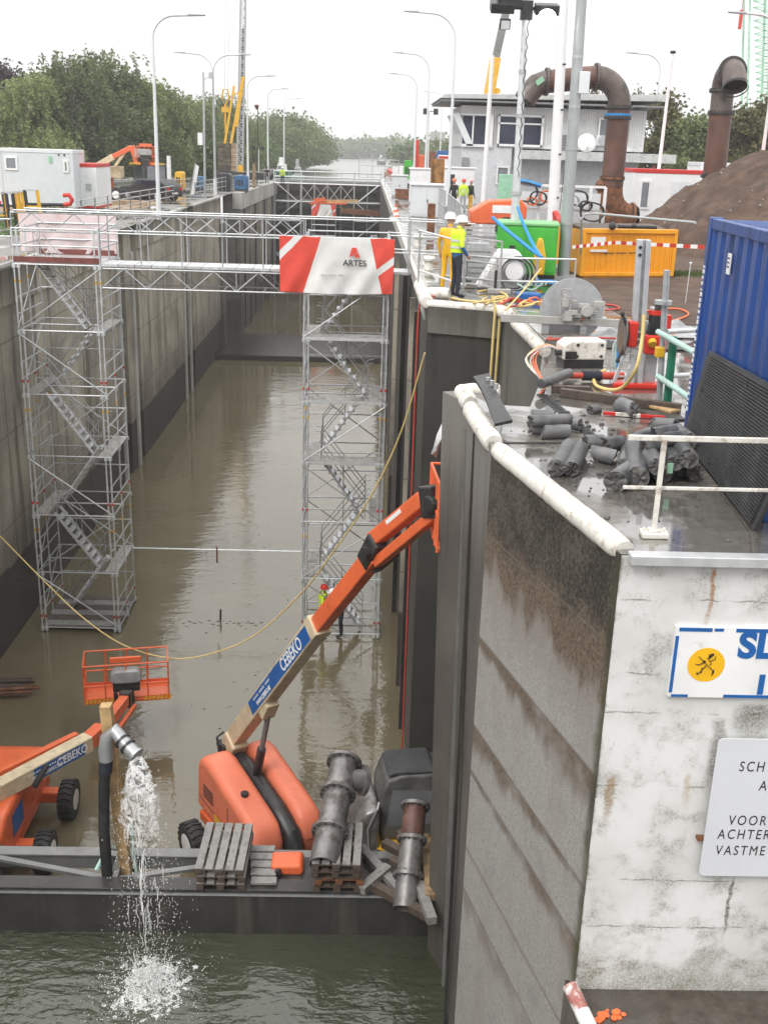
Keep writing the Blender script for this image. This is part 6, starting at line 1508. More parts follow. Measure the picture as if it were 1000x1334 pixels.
p = PY(535,275,56); cabinet('pale grey cabinet with overhanging lid standing by the mesh fence', p.x, 56, 1.62, 1.2, 1.62, m_cpanel)
p = PY(510,245,82); cabinet('smaller pale cabinet farther down the walkway near the water', p.x, 82, 1.15, .9, 1.5, m_cpanel)
p = PY(534,240,72); cabinet('long white double doored box behind the overhanging grey cabinet', p.x, 72, 2.1, 1.2, 2.15, m_cpanel2)
p = PY(579,240,70)
cb2 = cabinet('white box with a grey meter panel behind the people in helmets', p.x, 70, 1.85, 1.2, 2.3, m_cpanel2)
g = MB(); g.b2((.15,-.05,1.2), (.6,-.02,1.95)); g.build('meter_panel', m_blackm, cb2)
sp_ = PY(567,282,58)
g = MB(); g.prism([(-.35,-.2),(-.3,-.2),(-.3,.0),(.3,.0),(.3,-.2),(.35,-.2),(.35,.05),(-.35,.05)], 'z', 0, 2.9, None, (sp_.x,58,0)); tag(g.build('sheet_pile', m_rust if False else M('rusty ochre sheet pile', (.32,.16,.05), .7, 0, .35, 3, (.15,.06,.03), 3, .5, streak=True), None), 'upright rusty ochre sheet pile next to the person in dark coat', 'sheet pile')
sp2 = PY(562,300,46)
g = MB(); g.b2((sp2.x-.2,46,0), (sp2.x+.12,46.15,1.2)); tag(g.build('rusty_plate', m_rust, None, bevel=.03), 'rusty brown plate standing low in front of the ochre sheet pile', 'steel plate')
# orange compressor behind
p = PY(616,280,44)
oc = thing('compressor', 'orange wheeled compressor standing behind the green generator', 'compressor', (p.x,44,0))
g = MB(); g.prism([(-.1,.55),(2.1,.55),(2.15,1.25),(1.9,1.55),(.6,1.45),(-.1,1.05)], 'y', 0, 1.2); g.build('housing', m_orange, oc, True, bevel=.07, seg=3)
g = MB(); g.b2((.75,-.02,1.0), (1.6,0,1.3)); g.build('label_panel', m_white, oc)
for x in (1.35,): wheel(oc, (x,-.05,.42), .42, .25, (0,1,0))
g = MB(); g.bar((0,.6,.5), (-1.0,.6,.35), .1); g.build('tow_bar', m_blackm, oc)
# green generator
gp = PZ(634,372)
gn = thing('generator', 'bright green generator cabinet with pale green top behind the floodlight mast', 'generator', (3.62,29.5,0), R(-8))
g = MB(); g.b2((0,0,.15), (1.62,1.5,1.42)); g.build('housing', m_green, gn, bevel=.025)
g = MB(); g.b2((-.03,-.03,1.42), (1.65,1.53,1.5)); g.build('lid', M('pale green lid', (.2,.5,.2), .4, 0, .08), gn, bevel=.02)
for x0, x1 in ((.05,.75),(.82,1.57)): 
    g = MB(); g.b2((x0,-.02,.22), (x1,0,1.36)); d = g.build('door', m_green, gn, bevel=.01); g = MB(); g.b2((x0+.3,-.04,.75), (x0+.45,-.02,.9)); g.build('handle', m_blackm, d)
for k in range(3): g = MB(); g.b2((-.02,.2+k*.42,.3), (0,.45+k*.42,.5)); g.build('vent', m_blackm, gn)
g = MB(); g.b2((.05,.05,0), (1.57,1.45,.15)); g.build('base', m_blackm, gn)
yb_ = thing('yellow_tank', 'small yellow tank leaning on the front of the green generator', 'tank', (4.7,28.9,0))
g = MB(); g.prism([(-.12,.2),(.15,.2),(.17,.7),(.05,1.15),(-.05,1.15),(-.14,.8)], 'y', -.1, .12); g.build('tank_body', m_yellow, yb_, True, bevel=.04)
# grey pump block between
pb_ = thing('pump_unit', 'grey finned pump unit between the people in vests and the green generator', 'pump', (PY(622,320,29.3).x,29.3,0))
g = MB(); [g.b2((-.3,-.3,.2+k*.14), (.35,.3,.3+k*.14)) for k in range(5)]; g.b2((-.25,-.25,0), (.3,.25,.95)); g.build('housing', m_galv, pb_)
# cable drum + white machine with silver drum
wm = thing('cutting_machine', 'white sloping machine carrying a silver cable drum behind the tube railing', 'machine', (PY(655,370,26.9).x, 27.0, 0))
g = MB(); g.prism([(-.62,.05),(.45,.05),(.5,.75),(.35,.95),(-.1,.95)], 'y', -.1, .7); g.build('housing', m_white, wm, bevel=.03)
q = Matrix.Rotation(R(90), 3, 'X')
g = MB(); g.lathe([(.1,0), (.3,.0), (.3,.04), (.22,.05), (.22,.25), (.1,.26)], (.22,-.12,.5), 24, q); g.build('drum', m_cpanel2, wm, True)
for k in range(6): g = MB(); g.path([Vector((.22+(.32+.025*k)*math.cos(2*PI*i/28)+.02*k, -.2-.04*k+.02*math.sin(i+k), .42+(.34+.02*k)*math.sin(2*PI*i/28))) for i in range(28)], .016, 6, closed=True); g.build('cable_loop', m_black if k % 2 else m_galv, wm, True)
rr_ = random.Random(8)
for k, (px, py, m_, nm) in enumerate(((668,400,m_rhose,'red'), (690,402,m_yhose,'yellow'), (700,398,m_ohose,'orange'), (712,372,m_screen,'blue'), (704,352,m_teal,'turquoise'), (640,398,m_yhose,'yellow'), (694,378,m_teal,'pale blue'))):
    c_ = PZ(px,py,.06); pts = [c_+Vector((.32*math.cos(i*1.1+k)+rr_.uniform(-.12,.12), .35*math.sin(i*1.3+k)+rr_.uniform(-.12,.12), .02+rr_.random()*.16)) for i in range(12)]
    hosepath('cable', nm+(' cable heaped beside the saw blade','  cable tangled in the heap beside the saw blade',' cable in the heap touching the saw blade',' hose bundled at the foot of the galvanised mast',' hose bundled under the two blue hoses',' cable curled on the wet corner of the recess',' hose coiled by the cable heap')[k].replace('  ',' '), 'cable', pts, .022, m_, 6)
hosepath('hose', 'blue hose sloping down from the green generator to the mast foot', 'hose', [PY(641,283,29.2), PY(660,300,28.8), PY(690,324,28.4), PY(706,336,28)], .045, m_screen)
hosepath('hose', 'blue hose hanging from the floodlight mast to the mast foot', 'hose', [PY(674,270,29.6), PY(680,288,29.2), PY(692,315,28.6), PY(704,335,28)], .045, m_screen)
hosepath('hose', 'yellow hose lying along the recess nosing and over its edge', 'hose', [PZ(588,388,.04), PZ(610,392,.05), PZ(650,393,.05), PZ(660,385,.05), PZ(640,378,.05), PZ(622,380,.05)], .026, m_yhose)
hosepath('cable', 'thin ochre cable stretched from the nosing up to the hose bundle', 'cable', [PZ(658,404,.15), PY(680,380,24), PY(704,350,26)], .02, m_yhose)
for px, py in ((606,366),(644,382)):
    p = PZ(px,py); g = MB(); g.tube((p.x,p.y,0), (p.x,p.y,.02), .16, 16); g.bar((p.x,p.y,.02), (p.x,p.y,.55), .06); tag(g.build('socket_post', m_blackm, None), 'black socket post on round foot ' + ('next to the blue sweater' if px < 620 else 'before the silver drum'), 'post')
p = PZ(688,388,.1); g = MB(); g.b2((p.x-.28,p.y-.2,.0), (p.x+.25,p.y+.2,.22)); tag(g.build('tool_case', m_blue, None, bevel=.03), 'blue tool case half buried in the cable heap', 'case')
# masts
def mast(name, label, cat, pb2, pt2, y, r0, r1, mat, square=False):
    b0 = PY(pb2[0], pb2[1], y); b0.z = min(b0.z, 0.0) if b0.z < .4 else b0.z; b0.z = 0; t_ = PY(pt2[0], pt2[1], y)
    t = thing(name, label, cat, (b0.x, y, 0)); g = MB()
    if square: g.bar((0,0,0), t_-Vector((b0.x,y,0)), r0*2)
    else: g.tube((0,0,0), t_-Vector((b0.x,y,0)), r0, 18, r1)
    g.build('shaft', mat, t, True); return t, t_-Vector((b0.x,y,0))
t, tv = mast('lattice_mast', 'thick galvanised mast running out of the top of the view beside the pale mast', 'mast', (733,362), (761,-60), 30.3, .17, .13, M('weathered mast steel', (.4,.42,.43), .45, .4, .06, 3))
g = MB(); c_ = tv*.62; g.b2(c_+Vector((.05,-.22,-.25)), c_+Vector((.32,-.05,.3))); g.build('junction_box', m_cpanel, t, bevel=.02)
for f in (.18,.42,.55,.7): g = MB(); g.tube(tv*f-Vector((0,0,.04)), tv*f+Vector((0,0,.04)), .185-.05*f, 18); g.build('clamp_ring', m_galv, t, True)
g = MB(); g.b2((-.3,-.3,0), (.3,.3,.06)); g.build('foot_plate', m_galv, t)
t, tv = mast('pole', 'thick white pole with a red lifebuoy box hung on it', 'pole', (716,345), (737,-60), 38, .2, .14, m_cpanel2)
for f in (.2,.35,.5,.65): g = MB(); g.tube(tv*f-Vector((.14,.0,0)), tv*f-Vector((-.14,.2,0)), .03, 6); g.build('step_bolt', m_ink, t)
rb_ = PY(727,292,34)
lb_ = thing('lifebuoy_case', 'red rounded lifebuoy case hanging beside the white pole', 'lifebuoy', (rb_.x,34,rb_.z))
g = MB(); g.lathe([(.0001,-.09),(.3,-.09),(.43,-.05),(.44,.05),(.36,.1),(.0001,.11)], (0,0,0), 24, Matrix.Rotation(R(72), 3, 'Y') @ Matrix.Rotation(R(90), 3, 'X') if False else Matrix.Rotation(R(68), 3, 'Y')); g.build('case', m_redo, lb_, True)
g = MB(); g.b2((-.2,-.05,-.1), (-.1,.05,.12)); g.build('bracket', m_redo, lb_); g = MB(); g.tube((0,0,.4), (.05,0,1.6), .012, 5); g.build('cord', m_ink, lb_)
t, tv = mast('floodlight_mast', 'telescopic floodlight mast with one dazzling lit lamp, beside the green generator', 'floodlight', (667,352), (684,12), 30.0, .13, .07, m_galvl, False)
for f, w in ((.33,.15),(.62,.12),(.78,.1)): g = MB(); g.tube(tv*f-Vector((0,0,.05)), tv*f+Vector((0,0,.05)), w, 14); g.build('collar', m_galv, t, True)
g = MB(); g.bar(tv+Vector((-.65,0,.02)), tv+Vector((.65,0,.02)), .07); g.b2(tv+Vector((-.12,-.12,-.25)), tv+Vector((.18,.12,.2))); g.build('lamp_arm', m_blackm, t, bevel=.01)
for dx_, dz_, tilt, lit in ((-.62,.02,20,0), (-.52,-.38,-70,2), (.52,.0,15,1), (-.45,.12,10,0)):
    Rm = Matrix.Rotation(R(tilt), 3, 'X'); c_ = tv+Vector((dx_,-.15,dz_)); g = MB(); g.box(c_, (.6,.45,.24) if lit != 2 else (.28,.26,.12), Rm); h_ = g.build('lamp_head', m_blackm, t, bevel=.025)
    g = MB(); g.box(c_+Rm @ Vector((0,-.0,-.09)), (.36,.3,.02) if lit != 2 else (.22,.2,.03), Rm)
    g.build('lamp_glass', m_lamp if lit == 1 else m_lampd, h_)
    if lit == 1: g = MB(); g.ball(c_+Vector((.0,-.14,-.16)), .2, 14, 10, (1.15,.7,.9)); g.build('lamp_glass', m_lamp, h_, True)
g = MB(); g.path([tv+Vector((.08+.03*math.sin(i*2.0),-.1,-.2-i*.1)) for i in range(40)], .012, 5); g.build('spiral_cord', m_black, t, True)
t, tv = mast('pole', 'slim white flag pole standing before the glazed corner of the control building', 'pole', (629,262), (641,72), 52, .13, .09, m_cpanel2)
t, tv = mast('pole', 'leaning slim white pole with a dark knob beyond the red trimmed cabin', 'pole', (857,215), (876,68), 60, .11, .07, m_cpanel2)
g = MB(); g.ball(tv, .12, 10, 8, (1.4,1.4,.7)); g.build('knob', m_ink, t, True)
# yellow skip
s0, s1 = PZ(756,362), PZ(833,355)
sk_ = thing('skip', 'orange yellow rubbish skip with a paper label standing on the soil', 'skip', (s0.x, s0.y, 0), math.atan2(s1.y-s0.y, s1.x-s0.x)*.35)
sw = (s1-s0).length*.97
g = MB(); g.prism([(0,.05),(sw,.05),(sw,1.28),(0,1.28)], 'y', 0, .06); 
for k in range(17): x = .08+k*(sw-.16)/16; g.b2((x-.022,-.03,.15), (x+.022,0,1.15))
g.build('end_wall', m_yskip, sk_)
for x in (0, sw-.06): g = MB(); g.prism([(0,.05),(2.6,.3),(2.9,1.3),(0,1.28)], 'x', x, x+.06); g.build('side_wall', m_yskip, sk_)
g = MB(); g.prism([(0,.0),(2.6,.3),(2.6,.36),(0,.06)], 'x', .06, sw-.06); g.build('floor_plate', m_yskip, sk_)
g = MB(); g.b2((-.05,-.07,1.22), (sw+.05,.1,1.34)); g.b2((-.06,-.06,.05), (.05,.06,1.24)); g.b2((sw-.05,-.06,.05), (sw+.06,.06,1.24)); g.b2((.05,-.06,.05), (sw-.05,.0,.16)); g.build('rim', m_yskip, sk_, bevel=.015)
g = MB(); g.prism([(.1,1.15),(2.6,1.05),(2.6,1.25),(1.2,1.42),(.1,1.3)], 'x', .1, sw-.1); g.build('load', m_woodd, sk_)
g = MB(); g.b2((.18,-.075,.95), (.62,-.033,1.12)); g.b2((.18,-.075,.72), (.7,-.033,.78)); g.build('paper_label', m_white, sk_)
g = MB(); [g.b2((sw*.22+k*.055,-.038,.66+.0012*k), (sw*.22+k*.055+.04,-.033,.685+.01*(k % 2)+.0012*k)) for k in range(20) if k % 7 != 6]; g.build('faint_print', m_ink, sk_)
g = MB(); g.tube((.9,-.02,1.42), (2.0,.1,1.42), .05, 8); g.ball((.75,0,1.43), .11, 10, 8); g.ball((1.35,-.0,1.45), .07, 8, 6); tag(local(g.build('metal_bar', m_blackm, None), (0,0,0), 0), 'dark metal bar with round end lying on top of the yellow skip', 'bar'); bpy.data.objects['metal_bar'].location = (s0.x, s0.y, .0)
# barrier tape, frame behind the skip
tp_ = hosepath('barrier_tape', 'red and white barrier tape stretched from the blue container past the yellow skip', 'tape', [PY(745,326,30), PY(800,317,29.8), PY(835,322,29), PY(915,323,24)], .001, m_red)
bpy.data.objects.remove(tp_)
bt_ = thing('barrier_tape', 'red and white barrier tape stretched from the blue container past the yellow skip', 'tape', (0,0,0))
A4, B4, C4 = PY(745,322,30), PY(800,316,29.6), PY(918,322,25)
for i in range(26):
    f0, f1 = i/26, (i+.96)/26
    def tpos(f): return A4.lerp(B4, f*2.2) if f < .4545 else B4.lerp(C4, (f-.4545)/.5455)
    p, q = tpos(f0), tpos(f1); g = MB(); w = Vector((0,0,.045)); g.add([p-w,q-w,q+w,p+w,p-w+Vector((0,.003,0)),q-w+Vector((0,.003,0)),q+w+Vector((0,.003,0)),p+w+Vector((0,.003,0))], [(0,1,2,3),(7,6,5,4),(3,2,6,7),(0,4,5,1)]); g.build('tape_band', m_redo if i % 2 else m_whitel, bt_)
hf = thing('tube_railing', 'bent grey tube frame in front of the yellow skip reaching to the container', 'railing', (0,0,0))
g = MB(); g.path([PZ(750,357,0)+Vector((0,-.6,0)), PY(757,285,29.8), PY(762,279,29.8), PY(775,278,29.6), PY(905,290,23.5)], .03, 8); g.build('tube', m_galv, hf, True)
p = PZ(892,395); g = MB(); tpk = PY(899,343,p.y); g.tube((p.x,p.y,0), tpk, .012, 6); g.ball(tpk, .035, 8, 6); tag(g.build('marker_stake', m_galvl, None), 'thin marker stake with pale tip standing in the soil', 'stake')
# soil heap
rr_ = random.Random(21)
def heap(name, label, cx, cy, rx, ry, h, z0, mat, n=64, seed=1, pw=1.25):
    g = MB(); from mathutils import noise as mn
    vs = []; m_ = n
    for j in range(m_+1):
        for i in range(n+1):
            u, v = i/n*2-1, j/m_*2-1; x, y = u*rx*1.15, v*ry*1.15; rr = math.hypot(x/rx, y/ry)
            z = h*max(0, 1-rr**1.5)
            z += mn.fractal(Vector((x*.55+seed, y*.55, seed)), 1, 2, 5)*.26*min(1, z*2)*h*.4+(mn.noise(Vector((x*3, y*3, seed)))*.09+mn.noise(Vector((x*8, y*8, seed)))*.04)*min(1,z*3)
            vs.append((cx+x, cy+y, z0+z-.03))
    g.add(vs, [(j*(n+1)+i, j*(n+1)+i+1, (j+1)*(n+1)+i+1, (j+1)*(n+1)+i) for j in range(m_) for i in range(n)])
    o = g.build(name, mat, None, True); return o
so_ = heap('soil_heap', '', 17.0, 42.5, 6.7, 8.3, 4.2, 0, m_soil, 200)
tag(so_, 'large heap of brown soil rising behind the blue container', 'soil heap')
g = MB()
for k in range(260):
    a_ = rr_.random()*2*PI; r_ = math.sqrt(rr_.random())*.95; x, y = r_*6.7*math.cos(a_), r_*8.3*math.sin(a_); z = 4.2*max(0, 1-r_**1.5); s_ = rr_.uniform(.012,.05)
    g.ball((17.0+x, 42.5+y, z+.02), s_, 5, 4, (1,rr_.uniform(.6,1.2),.7))
tag(g.build('heap_stones', m_concl), kind='stuff')
sheet('soil_ground', [(5.6,23.2), (6.5,22), (14,20.5), (24,22), (26,52), (9.5,52), (7.4,36), (5.6,29)], .008, m_soil)
sheet('grass', [(8.6,31.6), (10.2,31.4), (10.3,32.2), (8.7,32.4)], .012, m_grassm)['kind'] = 'stuff'
g = MB()
for k in range(900):
    x, y = rr_.uniform(8.5,10.3), rr_.uniform(31.3,32.5); h_ = rr_.uniform(.06,.2); a_ = rr_.random()*PI; w = .012
    g.add([(x-w*math.cos(a_),y-w*math.sin(a_),0), (x+w*math.cos(a_),y+w*math.sin(a_),0), (x+rr_.uniform(-.05,.05),y+rr_.uniform(-.05,.05),h_)], [(0,1,2)])
tag(g.build('grass', m_grassm, None, fix=False), kind='stuff')

# ------------------------------------------------------------------ big discharge pipes
def bolts_ring(mb, c, d, r, n=22, br=.035):
    dd, u, v = mb.frame(c-d, c+d)
    for i in range(n):
        an = 2*PI*i/n; p = c+u*math.cos(an)*r+v*math.sin(an)*r; mb.tube(p-d*.09, p+d*.09, br, 6)
def flange(parent, c, d, r, mat=m_bpipeb):
    d = d.normalized(); g = MB(); g.tube(c-d*.05, c+d*.05, r, 28); f = g.build('flange', mat, parent, True); g = MB(); bolts_ring(g, c, d, r*.92); g.build('bolt_ring', m_dsteel, f)
def arc(c, r, a0, a1, ux, uy, n=12): return [c+ux*(r*math.cos(a0+(a1-a0)*i/n))+uy*(r*math.sin(a0+(a1-a0)*i/n)) for i in range(n+1)]
yP = 50.0
def Pp(px, py): return PY(px, py, yP)
base, top = Pp(796.5,243), Pp(806,140)
dp = thing('discharge_pipe', 'tall brown discharge pipe bending over to the left with flanges and a blue strap', 'pipe', (0,0,0))
rp_ = abs(Pp(819,170).x-Pp(790,170).x)/2
g = MB(); g.tube(base, top, rp_, 32); g.build('riser', m_bpipe, dp, True)
UX, UZ = Vector((1,0,0)), Vector((0,0,1))
hx = Pp(772,96); rad_ = 1.15
cE = Vector((top.x-rad_, yP, top.z+.05)); zH = cE.z+rad_
g = MB(); g.path(arc(cE, rad_, 0, PI/2, UX, UZ, 14), rp_*.98, 32); g.build('elbow', m_bpipeb, dp, True)
lx_ = Pp(712,98).x
g = MB(); g.tube((cE.x,yP,zH), (lx_,yP,zH-.25), rp_*.97, 32); g.build('cross_pipe', m_bpipe, dp, True)
g = MB(); g.path([Vector((lx_,yP,zH-.25)), Vector((lx_-.45,yP-.05,zH-.42)), Vector((lx_-.75,yP-.1,zH-.75)), Vector((lx_-.92,yP-.12,zH-1.05))], rp_*.98, 28); g.build('outlet', m_bpipeb, dp, True)
g = MB(); g.tube((lx_-.915,yP-.12,zH-1.045), (lx_-.93,yP-.122,zH-1.07), rp_*.86, 28); g.build('mouth', m_ink, dp)
flange(dp, Vector((cE.x+.02,yP,zH)), UX, rp_*1.2); flange(dp, Vector((lx_,yP,zH-.25)), UX, rp_*1.18); flange(dp, top+Vector((0,0,.0)), UZ, rp_*1.2, m_dsteel); flange(dp, Pp(804,153), UZ, rp_*1.22, m_dsteel); flange(dp, Pp(797,232), UZ, rp_*1.12, m_rust)
g = MB(); c_ = Pp(804,150); g.tube(c_-UZ*.06, c_+UZ*.06, rp_*1.16, 28); g.build('blue_strap', m_screen, dp, True)
g = MB(); g.path([Vector((lx_+1.1,yP-.52,zH+.3)), Vector((lx_+1.15,yP-.56,zH-.4)), Vector((lx_+1.3,yP-.6,zH-1.2)), Vector((lx_+1.4,yP-.6,zH-1.9))], .05, 6); g.build('blue_strap', m_screen, dp, True)
g = MB(); g.path([Pp(796.5,240), Pp(797,256), Pp(801,268), Pp(810,277), Pp(824,281)], rp_*.95, 24); g.tube(Pp(778,286)+Vector((0,.3,0)), Pp(826,286)+Vector((0,.1,0)), rp_*1.25, 24); g.bar(Pp(783,238), Pp(788,280), .3, .4); g.ball(Pp(783,242), .3, 12, 8); g.build('elbow_foot', m_rust, dp, True)
flange(dp, Pp(822,285), UX, rp_*1.45, m_rust); g = MB(); g.tube(Pp(828,285), Pp(829,285), rp_*1.1, 24); g.build('mouth', m_ink, dp)
g = MB(); g.add([Pp(694,107)+Vector((0,-.62,0)), Pp(703,100)+Vector((0,-.62,0)), Pp(706,106)+Vector((0,-.62,0)), Pp(697,113)+Vector((0,-.62,0))], [(0,1,2,3)]); g.build('sticker', m_lgreen, dp)
base, top = Pp(928,240), Pp(941,112)
d2_ = thing('discharge_pipe', 'leaning brown discharge pipe, open mouth turned to the viewer above the soil heap', 'pipe', (0,0,0))
ax = (top-base).normalized()
g = MB(); g.tube(base-ax*1.6, Pp(938,147), rp_, 32); g.build('riser', m_bpipe, d2_, True)
g = MB(); g.tube(Pp(938,147), Pp(941,118), rp_*.97, 32); g.build('riser', m_bpipeb, d2_, True)
t0 = Pp(941,118); cc = t0+Vector((0,-.75,0))
g = MB(); g.path([t0]+arc(cc, .75, .15, PI*.62, Vector((0,1,0)), UZ, 10)[1:]+[cc+Vector((0,-.62,.42)), cc+Vector((0,-.85,.05))], rp_*1.02, 30, caps=False); g.build('elbow', m_bpipeb, d2_, True)
mo_ = cc+Vector((0,-.85,.05)); md = Vector((0,-.62,-.75)).normalized()
g = MB(); g.tube(mo_-md*.02, mo_+md*.05, rp_*1.14, 30, caps=False); g.tube(mo_-md*.3, mo_-md*.28, rp_*.98, 30); g.build('mouth', m_ink, d2_, True)
flange(d2_, cc+Vector((.0,-.25,.72)), Vector((0,-1,.1)), rp_*1.25, m_dsteel); flange(d2_, Pp(941,118), ax, rp_*1.2, m_dsteel); flange(d2_, Pp(939,147), ax, rp_*1.2, m_dsteel); flange(d2_, Pp(929,229), ax, rp_*1.18, m_dsteel)

# ------------------------------------------------------------------ control building
cbd = thing('control_building', 'two storey grey clad control building with slanting glazed corner and flat roof', 'building', (0,0,0))
yB = 75.0
def Bx(px, y=yB): return PY(px, 180, y).x
def Bz(py, px=640): return PY(px, py, yB).z
x0, x1 = Bx(601), Bx(846); zF, zT, zSo = Bz(192), Bz(148), Bz(136)
wl = m_clad
g = MB(); g.b2((Bx(600),yB+.25,zF), (Bx(840),yB+9,Bz(138))); g.build('upper_wall', m_clad, cbd)
for k in range(60):
    pass
g = MB(); g.b2((Bx(602),yB+.15,-.1), (Bx(668),yB+9,zF)); g.build('stair_block', m_brickb, cbd)
g = MB(); g.b2((Bx(668),yB+1.2,-.1), (Bx(840),yB+9,zF)); g.build('lower_wall', m_brickb, cbd)
g = MB(); g.prism([(Bx(569),Bz(131)),(Bx(858),Bz(133,850)),(Bx(858),Bz(124,850)),(Bx(575),Bz(125))], 'y', yB-1.0, yB+9.5); g.build('roof', m_roofg, cbd, bevel=.03)
g = MB(); g.b2((Bx(571),yB-.9,Bz(134)), (Bx(856),yB+9.2,Bz(132))); g.build('roof_soffit', m_cladg, cbd)
g = MB(); g.b2((Bx(678),yB-.6,Bz(206)), (Bx(880),yB+1.2,Bz(198,760))); g.build('canopy', m_roofg, cbd, bevel=.02)
# slanted corner glazing
xs0, xs1 = Bx(590), Bx(612)
g = MB(); g.prism([(Bx(588),Bz(150)),(Bx(596),Bz(148)),(Bx(617),Bz(191)),(Bx(608),Bz(191))], 'y', yB-.05, yB+5); g.build('corner_post', m_cpanel, cbd)
g = MB(); g.b2((Bx(602),yB+.02,Bz(188)), (Bx(638),yB+.26,Bz(152))); w = g.build('window', m_glass, cbd)
g = MB(); [g.b2((Bx(a)-.04,yB-.04,Bz(190)), (Bx(a)+.05,yB+.06,Bz(149))) for a in (615,)]; g.b2((Bx(601),yB-.05,Bz(192)), (Bx(640),yB+.05,Bz(188.5))); g.b2((Bx(598),yB-.05,Bz(151)), (Bx(640),yB+.05,Bz(149))); g.b2((Bx(637),yB-.05,Bz(192)), (Bx(641),yB+.1,Bz(149))); g.build('frame', m_white, w)
for a, b_ in ((650,672), (681,704)):
    g = MB(); g.b2((Bx(a),yB+.1,Bz(187)), (Bx(b_),yB+.2,Bz(150))); w = g.build('window', m_glass, cbd)
    g = MB(); g.b2((Bx(a)-.1,yB+.02,Bz(161)), (Bx(b_)+.1,yB+.14,Bz(159))); g.b2((Bx(a)-.12,yB+.02,Bz(190)), (Bx(b_)+.12,yB+.14,Bz(187))); g.b2((Bx(a)-.12,yB+.02,Bz(151)), (Bx(b_)+.12,yB+.14,Bz(148.5))); g.b2((Bx(a)-.14,yB+.02,Bz(190)), (Bx(a),yB+.14,Bz(148.5))); g.b2((Bx(b_),yB+.02,Bz(190)), (Bx(b_)+.14,yB+.14,Bz(148.5))); g.build('frame', m_white, w)
for a, b_, t_, bt2 in ((780,815,151,172), (651,664,218,238), (678,690,216,221), (770,778,228,242)):
    yy = yB if t_ < 200 else (yB if b_ < 670 else yB+1.2)
    g = MB(); g.b2((Bx(a),yy+.08,Bz(bt2)), (Bx(b_),yy+.22,Bz(t_))); w = g.build('window', m_glassg, cbd)
    g = MB(); g.b2((Bx(a)-.1,yy+.02,Bz(bt2)-.1), (Bx(b_)+.1,yy+.12,Bz(bt2))); g.b2((Bx(a)-.1,yy+.02,Bz(t_)), (Bx(b_)+.1,yy+.12,Bz(t_)+.1)); g.b2((Bx(a)-.1,yy+.02,Bz(bt2)), (Bx(a),yy+.12,Bz(t_))); g.b2((Bx(b_),yy+.02,Bz(bt2)), (Bx(b_)+.1,yy+.12,Bz(t_))); g.build('frame', m_white, w)
for k in range(7): g = MB(); z = Bz(198)+k*.19; g.b2((Bx(730),yB+.1,z), (Bx(742),yB+.26,z+.1)); g.build('louvre', m_cladg, cbd)
g = MB()
for k in range(96):
    x = Bx(642)+k*.165
    if x < Bx(838): g.b2((x,yB+.225,zF+.3), (x+.03,yB+.25,Bz(139)))
g.build('cladding_seam', m_roofg, cbd)
g = MB(); g.b2((Bx(603),yB+.0,-.1), (Bx(612),yB+.15,Bz(206))); g.b2((Bx(604),yB-.02,.1), (Bx(611),yB+.02,Bz(212))); g.build('door', m_cladg, cbd)
dsd = thing('satellite_dish', 'white satellite dish on the grey control building beside the air conditioner', 'satellite dish', PY(764,186,yB-.5))
g = MB(); g.lathe([(.0001,.12),(.3,.09),(.55,.02),(.62,-.03),(.6,-.05),(.3,.06),(.0001,.09)], (0,0,0), 24, Matrix.Rotation(R(75), 3, 'X')); g.build('dish', m_white, dsd, True)
g = MB(); g.tube((0,.1,0), (0,.7,.0), .05, 8); g.tube((0,-.05,-.5), (0,-.55,-.2), .025, 6); g.build('arm', m_galv, dsd, True)
acu = thing('air_conditioner', 'white air conditioning unit fixed behind the satellite dish', 'air conditioner', PY(777,192,yB-.2))
g = MB(); g.b2((-.1,.1,.1), (.75,.4,.75)); g.build('housing', m_cpanel, acu, bevel=.03); g = MB(); g.lathe([(.28,0),(.32,0),(.32,.03),(.28,.03)], (.4,.1,.42), 20, Matrix.Rotation(R(90), 3, 'X')); g.build('fan_grille', m_galv, acu, True)
gcab = PY(659,270,60); g = MB(); g.b2((gcab.x-.45,60,.2), (gcab.x+.4,60.6,2.2)); gc = tag(g.build('green_cabinet', m_lgreen, None, bevel=.02), 'pale green upright cabinet behind the bright green generator', 'cabinet')
# hose rack between building and pipe
hk = thing('hose_rack', 'white frame rack hung with black, orange and blue hoses before the grey building', 'rack', (0,0,0)); yR = 48
xa_, xb_ = PY(678,232,yR).x, PY(790,232,yR).x
for x in (xa_, PY(704,232,yR).x, PY(771,232,yR).x, xb_): g = MB(); g.b2((x-.06,yR,0), (x+.06,yR+.12,2.0)); g.build('post', m_white, hk)
for z in (1.95, .95): g = MB(); g.b2((xa_,yR+.02,z), (xb_,yR+.1,z+.1)); g.build('rail', m_white, hk)
g = MB(); g.b2((xa_,yR+.9,0), (xb_,yR+.96,1.7)); g.build('back_panel', m_cpanel, hk)
rr_ = random.Random(31)
for k, (px, py, rr, m_) in enumerate(((684,250,.5,m_black),(692,262,.2,m_ohose),(700,258,.35,m_black),(712,256,.3,m_ohose),(752,258,.4,m_black),(762,268,.25,m_black),(770,276,.5,m_black),(742,262,.35,m_galv))):
    c_ = PY(px,py,yR-.1); t = thing('hose_coil', ('black hose looped wide on the white rack','orange hose coil on the white rack next to the wide black loop','black hose coil between two orange ones on the rack','orange hose coil beside the white pole on the rack','black hose coil on the rack to the pipe side of the mast','small black hose coil hanging by the brown pipe foot','wide black heap of hose under the small coil by the pipe foot','grey hose coil on the rack beside the galvanised mast')[k], 'hose', c_)
    g = MB(); g.path([Vector((rr*math.cos(.32*i), -.02*i*.3, rr*.8*math.sin(.32*i)+.02*math.sin(i))) for i in range(44)], .035, 6); g.build('hose_loop', m_, t, True)
